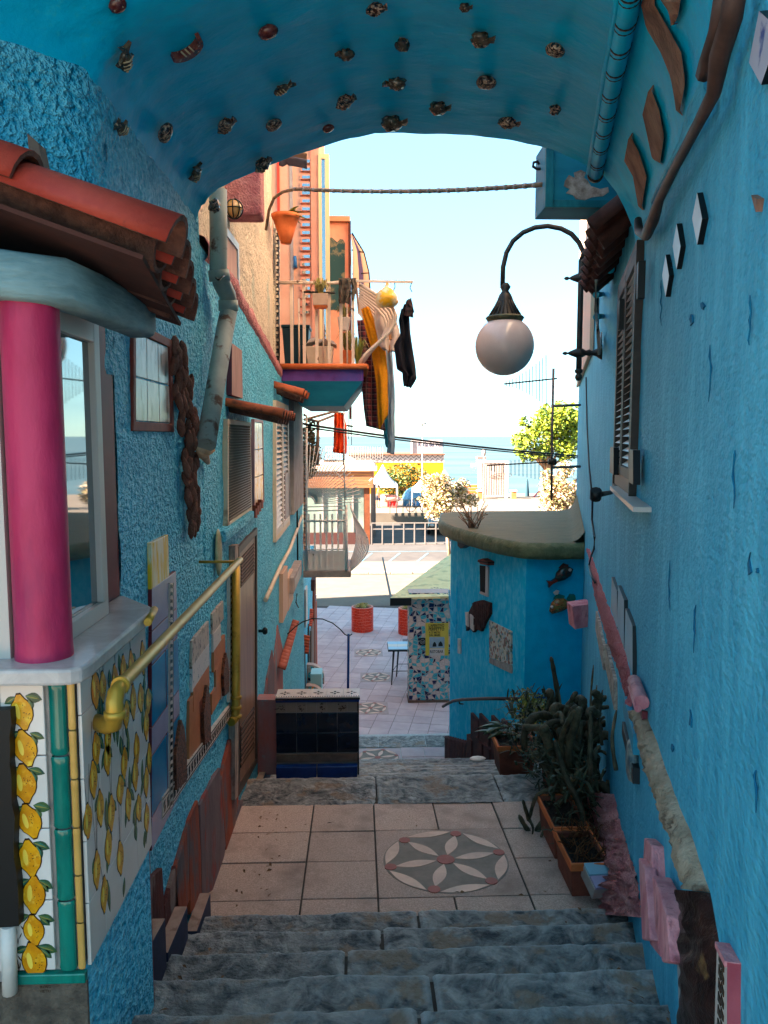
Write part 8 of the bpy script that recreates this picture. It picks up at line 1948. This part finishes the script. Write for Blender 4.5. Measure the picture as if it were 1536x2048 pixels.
# tents
def tent(label, u0, u1, ve, vp, vb, y):
    t = thing('market_tent', label, 'tent', aY((u0 + u1) / 2, vb, y), 'white pop up tents on the promenade'); a = aY(u0, ve, y); b_ = aY(u1, ve, y); w_ = b_.x - a.x; pk = V(((a.x + b_.x) / 2, y + w_ / 2, aY(u0, vp, y).z))
    cs_ = [V((a.x, y, a.z)), V((b_.x, y, a.z)), V((b_.x, y + w_, a.z)), V((a.x, y + w_, a.z))]
    m = MB(); n = 6; vs = []
    for i in range(4):
        c0, c1 = cs_[i], cs_[(i + 1) % 4]
        rows = []
        for r in range(n + 1):
            q = r / n; sag = q ** 1.5
            for s in range(5): p = lerp(lerp(c0, c1, s / 4), pk, q); p.z = lerp(c0.z, pk.z, sag); rows.append(p)
        m.add(rows, [(r * 5 + s, r * 5 + s + 1, (r + 1) * 5 + s + 1, (r + 1) * 5 + s) for r in range(n) for s in range(4)], 0, True)
        m.add([c0, c1, c1 - V((0, 0, .28)), c0 - V((0, 0, .28))], [(0, 1, 2, 3)])
    m.build('canopy', M('white tent cloth', '#c8c4c0', rough=.7), t, recalc=False, solid=.02)
    for c in cs_: m = MB(); m.tube([c - V((0, 0, .1)), V((c.x, c.y, ZQ))], .04, 6); m.build('leg', mWhite, t)
tent('white pop up tent over the red covered stall beside the pavilion', 738, 795, 968, 930, 1015, 60)
tent('second white tent half hidden by the cream bush', 824, 862, 978, 960, 1012, 60)
sb = thing('market_stall', 'stall with a cream covering and bright red cloth under the white tent', 'stall', aY(778, 1016, 60.5))
def k1(u, v, d=0): return aY(u, v, 60.5 + d)
m = MB(); m.prism([k1(761, 1015), k1(776, 1015), k1(776, 998), k1(790, 994), k1(772, 992), k1(760, 996)], (0, -1, 0), 1.2); m.build('cream_cover', M('cream stall cover', '#b8a48e', rough=.9), sb, bevel=.08)
m = MB(); m.grid(lambda s, t: k1(lerp(775, 796, s), lerp(1000, 1015, t), -.1 - .12 * abs(math.sin(s * 9)) * t), 20, 8); m.build('red_cloth', M('bright red cloth', '#c01818', '#d02a24', sc=4, rough=.8), sb, recalc=False, solid=.02)
m = MB(); m.ell(k1(781, 997, .3), .85, .6, .32, nu=16, nv=8, jit=.05); m.build('pink_bundle', M('salmon bundle', '#c88a78', rough=.9), sb)
m = MB(); 
def fn(s, t): 
    p = k1(lerp(805, 842, s), lerp(1014, 975, t * (.35 + .65 * math.sin(math.pi * min(1, s * .75 + .1)))), .5 - t); return p + V((0, noise.noise(p * 1.7) * .35, noise.noise(p * 2.3) * .15))
m.grid(fn, 24, 16); tag(m.build('blue_tarpaulin', M('blue tarpaulin', '#2f78b4', '#5a9ac8', sc=3, rough=.5), recalc=False, solid=.03), 'heap of crumpled blue tarpaulin beside the dark green tree', 'tarpaulin')
# dark car behind the railing
car = thing('parked_car', 'dark green car parked behind the white railing', 'car', aY(885, 1075, 49)); YR = 49
def c1(u, v, d=0): return aY(u, v, YR + d)
cx0 = c1(884, 1076).x; zg = ZP
mCar = M('dark green car paint', '#10201c', rough=.2, coat=.6)
secs = [(0, .42, .80, .62), (.10, .32, .86, .78), (.6, .28, .88, .92), (1.2, .28, .88, .95), (3.2, .28, .88, .95), (3.9, .3, .86, .82), (4.1, .42, .8, .66)]
m = MB(); rows = []
for (yy, zlo, hw, zhi) in secs: rows += [V((cx0 - hw, YR + yy, zg + zlo)), V((cx0 - hw - .03, YR + yy, zg + (zlo + zhi) / 2)), V((cx0 - hw + .06, YR + yy, zg + zhi)), V((cx0 + hw - .06, YR + yy, zg + zhi)), V((cx0 + hw + .03, YR + yy, zg + (zlo + zhi) / 2)), V((cx0 + hw, YR + yy, zg + zlo))]
m.add(rows, [(r * 6 + i, r * 6 + (i + 1) % 6, (r + 1) * 6 + (i + 1) % 6, (r + 1) * 6 + i) for r in range(6) for i in range(6)] + [list(range(6)), list(range(36, 42))], 0, False); m.build('body', mCar, car, bevel=.03)
m = MB(); lo_ = [(cx0 - .80, .95), (cx0 + .80, .95), (cx0 + .80, 3.5), (cx0 - .80, 3.5)]; hi_ = [(cx0 - .60, 1.5), (cx0 + .60, 1.5), (cx0 + .60, 2.9), (cx0 - .60, 2.9)]
m.add([V((x, YR + y, zg + .93)) for x, y in lo_] + [V((x, YR + y, zg + 1.42)) for x, y in hi_], [(0, 1, 5, 4), (1, 2, 6, 5), (2, 3, 7, 6), (3, 0, 4, 7)], 0); m.add([V((x, YR + y, zg + 1.42)) for x, y in hi_], [(0, 1, 2, 3)], 1); m.build('cabin', [mGlass, mCar], car)
for sx2 in (-1, 1):
    for yy in (.75, 3.3): m = MB(); m.lathe([(0, -.1), (.2, -.1), (.31, -.08), (.32, 0), (.31, .08), (.2, .1), (0, .1)], V((cx0 + sx2 * .80, YR + yy, zg + .32)), 16, ax=(1, 0, 0)); m.build('wheel', mBlack, car)
    m = MB(); m.ell(V((cx0 + sx2 * .66, YR + .03, zg + .66)), .16, .06, .08, nu=10, nv=6); m.build('headlight', mAlu, car)
m = MB(); m.box(cx0 - .26, cx0 + .26, YR - .05, YR - .02, zg + .45, zg + .57); m.build('number_plate', mWhite, car)
for sx2 in (-1, 1): m = MB(); m.ell(V((cx0 + sx2 * 1.0, YR + 1.1, zg + 1.0)), .12, .07, .08, nu=8, nv=5); m.build('wing_mirror', mCar, car)
# bicycle by the tarpaulin
bk = thing('bicycle', 'bicycle leaning by the dark promenade railing', 'bicycle', aY(832, 1028, 56.4)); YC_ = 56.4
bx = aY(822, 1000, YC_).x
for dx in (0, 1.0):
    m = MB(); cc = V((bx + dx, YC_, ZQ + .34)); m.tube([cc + V((.33 * math.cos(a), 0, .33 * math.sin(a))) for a in [i * math.pi / 10 for i in range(21)]], .03, 5)
    for k in range(6): a = k * math.pi / 3; m.tube([cc, cc + V((.32 * math.cos(a), 0, .32 * math.sin(a)))], .008, 4)
    m.build('wheel', mBlack, bk)
m = MB(); P0, P1, P2, P3 = V((bx, YC_, ZQ + .34)), V((bx + .42, YC_, ZQ + .3)), V((bx + .3, YC_, ZQ + .85)), V((bx + .85, YC_, ZQ + .82)); m.tube([P0, P1, P3], .022, 5); m.tube([P0, P2, P3, V((bx + 1, YC_, ZQ + .34))], .02, 5); m.tube([P1, P2, P2 + V((-.03, 0, .12))], .02, 5); m.tube([P3, P3 + V((0, 0, .18)), P3 + V((-.1, .1, .2))], .018, 5); m.build('frame', mIron, bk)
m = MB(); m.ell(P2 + V((-.03, 0, .14)), .13, .06, .04, nu=8, nv=5); m.build('saddle', mBlack, bk)
# white sign panel, low orange wall, deck chairs and boat
sp2 = thing('sign_panel', 'tall white beach club panel with an oval name board above the orange wall', 'sign', aY(1000, 1000, 69)); YP2 = 69
def p2(u, v, d=0): return aY(u, v, YP2 + d)
m = MB(); m.box(p2(975, 1).x, p2(1025, 1).x, YP2, YP2 + .5, p2(1000, 990).z, p2(1000, 926).z); m.build('panel', M('beige boarded panel', '#a8968a', '#b5a498', sc=1, rough=.8), sp2)
for i in range(9): x = p2(979 + i * 5.2, 1).x; m = MB(); m.box(x, x + .02, YP2 - .02, YP2, p2(1000, 990).z, p2(1000, 930).z); m.build('panel_joint', mGrey, sp2)
m = MB(); m.box(p2(969, 1).x, p2(975, 1).x, YP2 - .05, YP2 + .6, p2(1000, 975).z, p2(1000, 921).z); m.box(p2(1025, 1).x, p2(1031, 1).x, YP2 - .05, YP2 + .6, ZQ, p2(1000, 922).z); m.box(p2(975, 1).x, p2(1025, 1).x, YP2 - .05, YP2 + .6, p2(1000, 926).z, p2(1000, 922).z); m.build('white_frame', mWhite, sp2)
m = MB(); c = p2(1002, 952, -.04); EX = V((.995, 0, .10)); EZ = V((-.10, 0, .995)); o1 = ov(c, EX, EZ, 1.0, .26, 28); o2 = ov(c, EX, EZ, .95, .21, 28)
for i in range(28): j = (i + 1) % 28; m.add([o1[i], o1[j], o2[j], o2[i]], [(0, 1, 2, 3)])
text_mesh(m, 'EASTNOTYE', c - EX * .78 - EZ * .09, EX, EZ, .24, 0, 1.56, bold=.01); m.build('lettering', M('brown lettering', '#5a463c', rough=.7), sp2, recalc=False)
ow = thing('orange_wall', 'low orange wall with pillars at the edge of the promenade', 'wall', aY(1010, 1008, 68)); YO2 = 68
m = MB(); m.box(aY(960, 1, YO2).x, aY(1090, 1, YO2).x, YO2, YO2 + .3, ZQ, aY(1000, 998, YO2).z); m.build('wall', M('orange plaster', '#c07040', '#cc8050', sc=2, rough=.9), ow)
for u in (972, 1044): m = MB(); x = aY(u, 1, YO2).x; m.box(x - .22, x + .22, YO2 - .05, YO2 + .4, ZQ, aY(u, 983, YO2).z); m.build('pillar', bpy.data.materials['orange plaster'], ow); m = MB(); m.box(x - .27, x + .27, YO2 - .1, YO2 + .45, aY(u, 983, YO2).z, aY(u, 980, YO2).z); m.build('pillar_cap', mWhite, ow)
for i in range(3): m = MB(); z = aY(960, 982 - i * 6, YO2 + 2).z; m.box(aY(940, 1, YO2 + 2).x, aY(967, 1, YO2 + 2).x, YO2 + 2, YO2 + 2.1, z - .22, z); tag(m.build('orange_board', M('orange board', '#c86a2a', rough=.7) if i == 0 else bpy.data.materials['orange board']), ('lowest', 'middle', 'topmost')[i] + ' of three orange boards left of the white sign panel', 'board', 'orange boards by the beach')
um = thing('beach_umbrella', 'closed dark beach umbrella beside the white panel', 'umbrella', aY(1054, 1000, 71)); m = MB(); m.lathe([(.24, 0), (.2, .5), (.1, 1.6), (.02, 1.9)], aY(1054, 998, 71), 10); m.build('folded_cloth', M('dark teal cloth', '#24404a', rough=.9), um); m = MB(); m.tube([aY(1054, 1006, 71), aY(1053, 962, 71)], .03, 6); m.build('pole', mIron, um)
dk = thing('deck_chair', 'red and white deck chair beside the closed beach umbrella', 'deck chair', aY(1070, 1004, 70)); a = aY(1060, 998, 70); m = MB(); m.prism([a, a + V((.5, 0, .25)), a + V((.95, 0, .75)), a + V((.95, 0, .68)), a + V((.5, 0, .18)), a + V((0, 0, -.07))], (0, -1, 0), .6); m.build('sling', M('red canvas', '#c23a44', rough=.8), dk); m = MB(); m.tube([a + V((.1, 0, -.35)), a + V((.8, 0, .6))], .03, 5); m.tube([a + V((.8, 0, -.35)), a + V((.2, 0, .15))], .03, 5); m.build('frame', mWhite, dk)
bo = thing('motor_boat', 'small white boat with a red canopy on the sea', 'boat', aZ(960, 934, -8.6)); c = aZ(960, 933, -8.6)
m = MB(); rows = []
for i, (x, w_, z) in enumerate(((-2.6, .2, .9), (-2, .9, .8), (0, 1.1, .7), (2, 1.0, .7), (2.6, .8, .7))): rows += [c + V((x, -w_, z)), c + V((x, -w_ * .6, -.1)), c + V((x, w_ * .6, -.1)), c + V((x, w_, z))]
m.add(rows, [(i * 4 + j, i * 4 + j + 1, (i + 1) * 4 + j + 1, (i + 1) * 4 + j) for i in range(4) for j in range(3)] + [(i * 4, i * 4 + 3, i * 4 + 7, i * 4 + 4) for i in range(4)] + [(0, 1, 2, 3), (16, 17, 18, 19)]); m.build('hull', mWhite, bo)
m = MB(); m.box(c.x - 1.0, c.x + 1.6, c.y - .9, c.y + .9, c.z + 2.2, c.z + 2.9); m.build('canopy', M('faded red canopy', '#c06a60', rough=.8), bo, bevel=.1)
m = MB()
for dx in (-.9, 1.5):
    for dy in (-.8, .8): m.tube([c + V((dx, dy, .7)), c + V((dx, dy, 2.2))], .05, 5)
m.build('canopy_frame', mWhite, bo)
# person under the tent
pe = thing('person', 'person in dark shorts with bare back standing under the white tent', 'person', aY(756, 1016, 59.6))
f0 = V((aY(756, 1016, 59.6).x, 59.6, ZQ))
me = bpy.data.meshes.new('body'); J = [(0, 0, .93), (0, 0, 1.12), (.02, 0, 1.32), (.03, 0, 1.45), (.05, -.0, 1.55), (.06, 0, 1.70), (-.06, .09, .88), (-.10, .10, .50), (-.06, .10, .08), (.08, .10, .03), (.08, -.09, .88), (.16, -.10, .50), (.10, -.10, .08), (.24, -.10, .03), (0, .19, 1.38), (.04, .24, 1.12), (.24, .22, 1.02), (.02, -.19, 1.38), (.10, -.24, 1.14), (.30, -.2, 1.10), (.33, -.2, 1.10)]
E = [(0, 1), (1, 2), (2, 3), (3, 4), (4, 5), (0, 6), (6, 7), (7, 8), (8, 9), (0, 10), (10, 11), (11, 12), (12, 13), (2, 14), (14, 15), (15, 16), (2, 17), (17, 18), (18, 19)]
rad = [.13, .12, .14, .08, .055, .10, .085, .06, .042, .03, .085, .06, .042, .03, .05, .04, .03, .05, .04, .03]
me.from_pydata([V(j) for j in J[:20]], E, []); ob_ = bpy.data.objects.new('body', me); C.objects.link(ob_); ob_.parent = pe; ob_.location = f0 - WPOS[pe.name]
md = ob_.modifiers.new('skin', 'SKIN')
for i, r in enumerate(rad): me.skin_vertices[0].data[i].radius = (r, r * .85)
me.skin_vertices[0].data[0].use_root = True
ob_.modifiers.new('sub', 'SUBSURF').levels = 1; ob_.modifiers['sub'].render_levels = 1
me.materials.append(M('tan skin', '#a0694a', rough=.6))  # one even skin colour
m = MB(); m.ell(f0 + V((.06, 0, 1.66)), .095, .085, .12, nu=12, nv=8); m.ell(f0 + V((.155, 0, 1.64)), .02, .016, .025, nu=6, nv=4); h_ = m.build('head', bpy.data.materials['tan skin'], pe)
m = MB(); m.ell(f0 + V((.04, 0, 1.70)), .105, .095, .105, nu=12, nv=8); m.build('hair', M('dark hair', '#1a120e', rough=.7), pe)
m = MB(); m.lathe([(.13, .22), (.15, .12), (.16, 0)], f0 + V((0, 0, .80)), 14); m.lathe([(.105, .2), (.11, 0)], f0 + V((-.06, .09, .62)), 10); m.lathe([(.105, .2), (.11, 0)], f0 + V((.1, -.09, .62)), 10); m.build('shorts', M('dark shorts', '#1c1c26', rough=.9), pe)
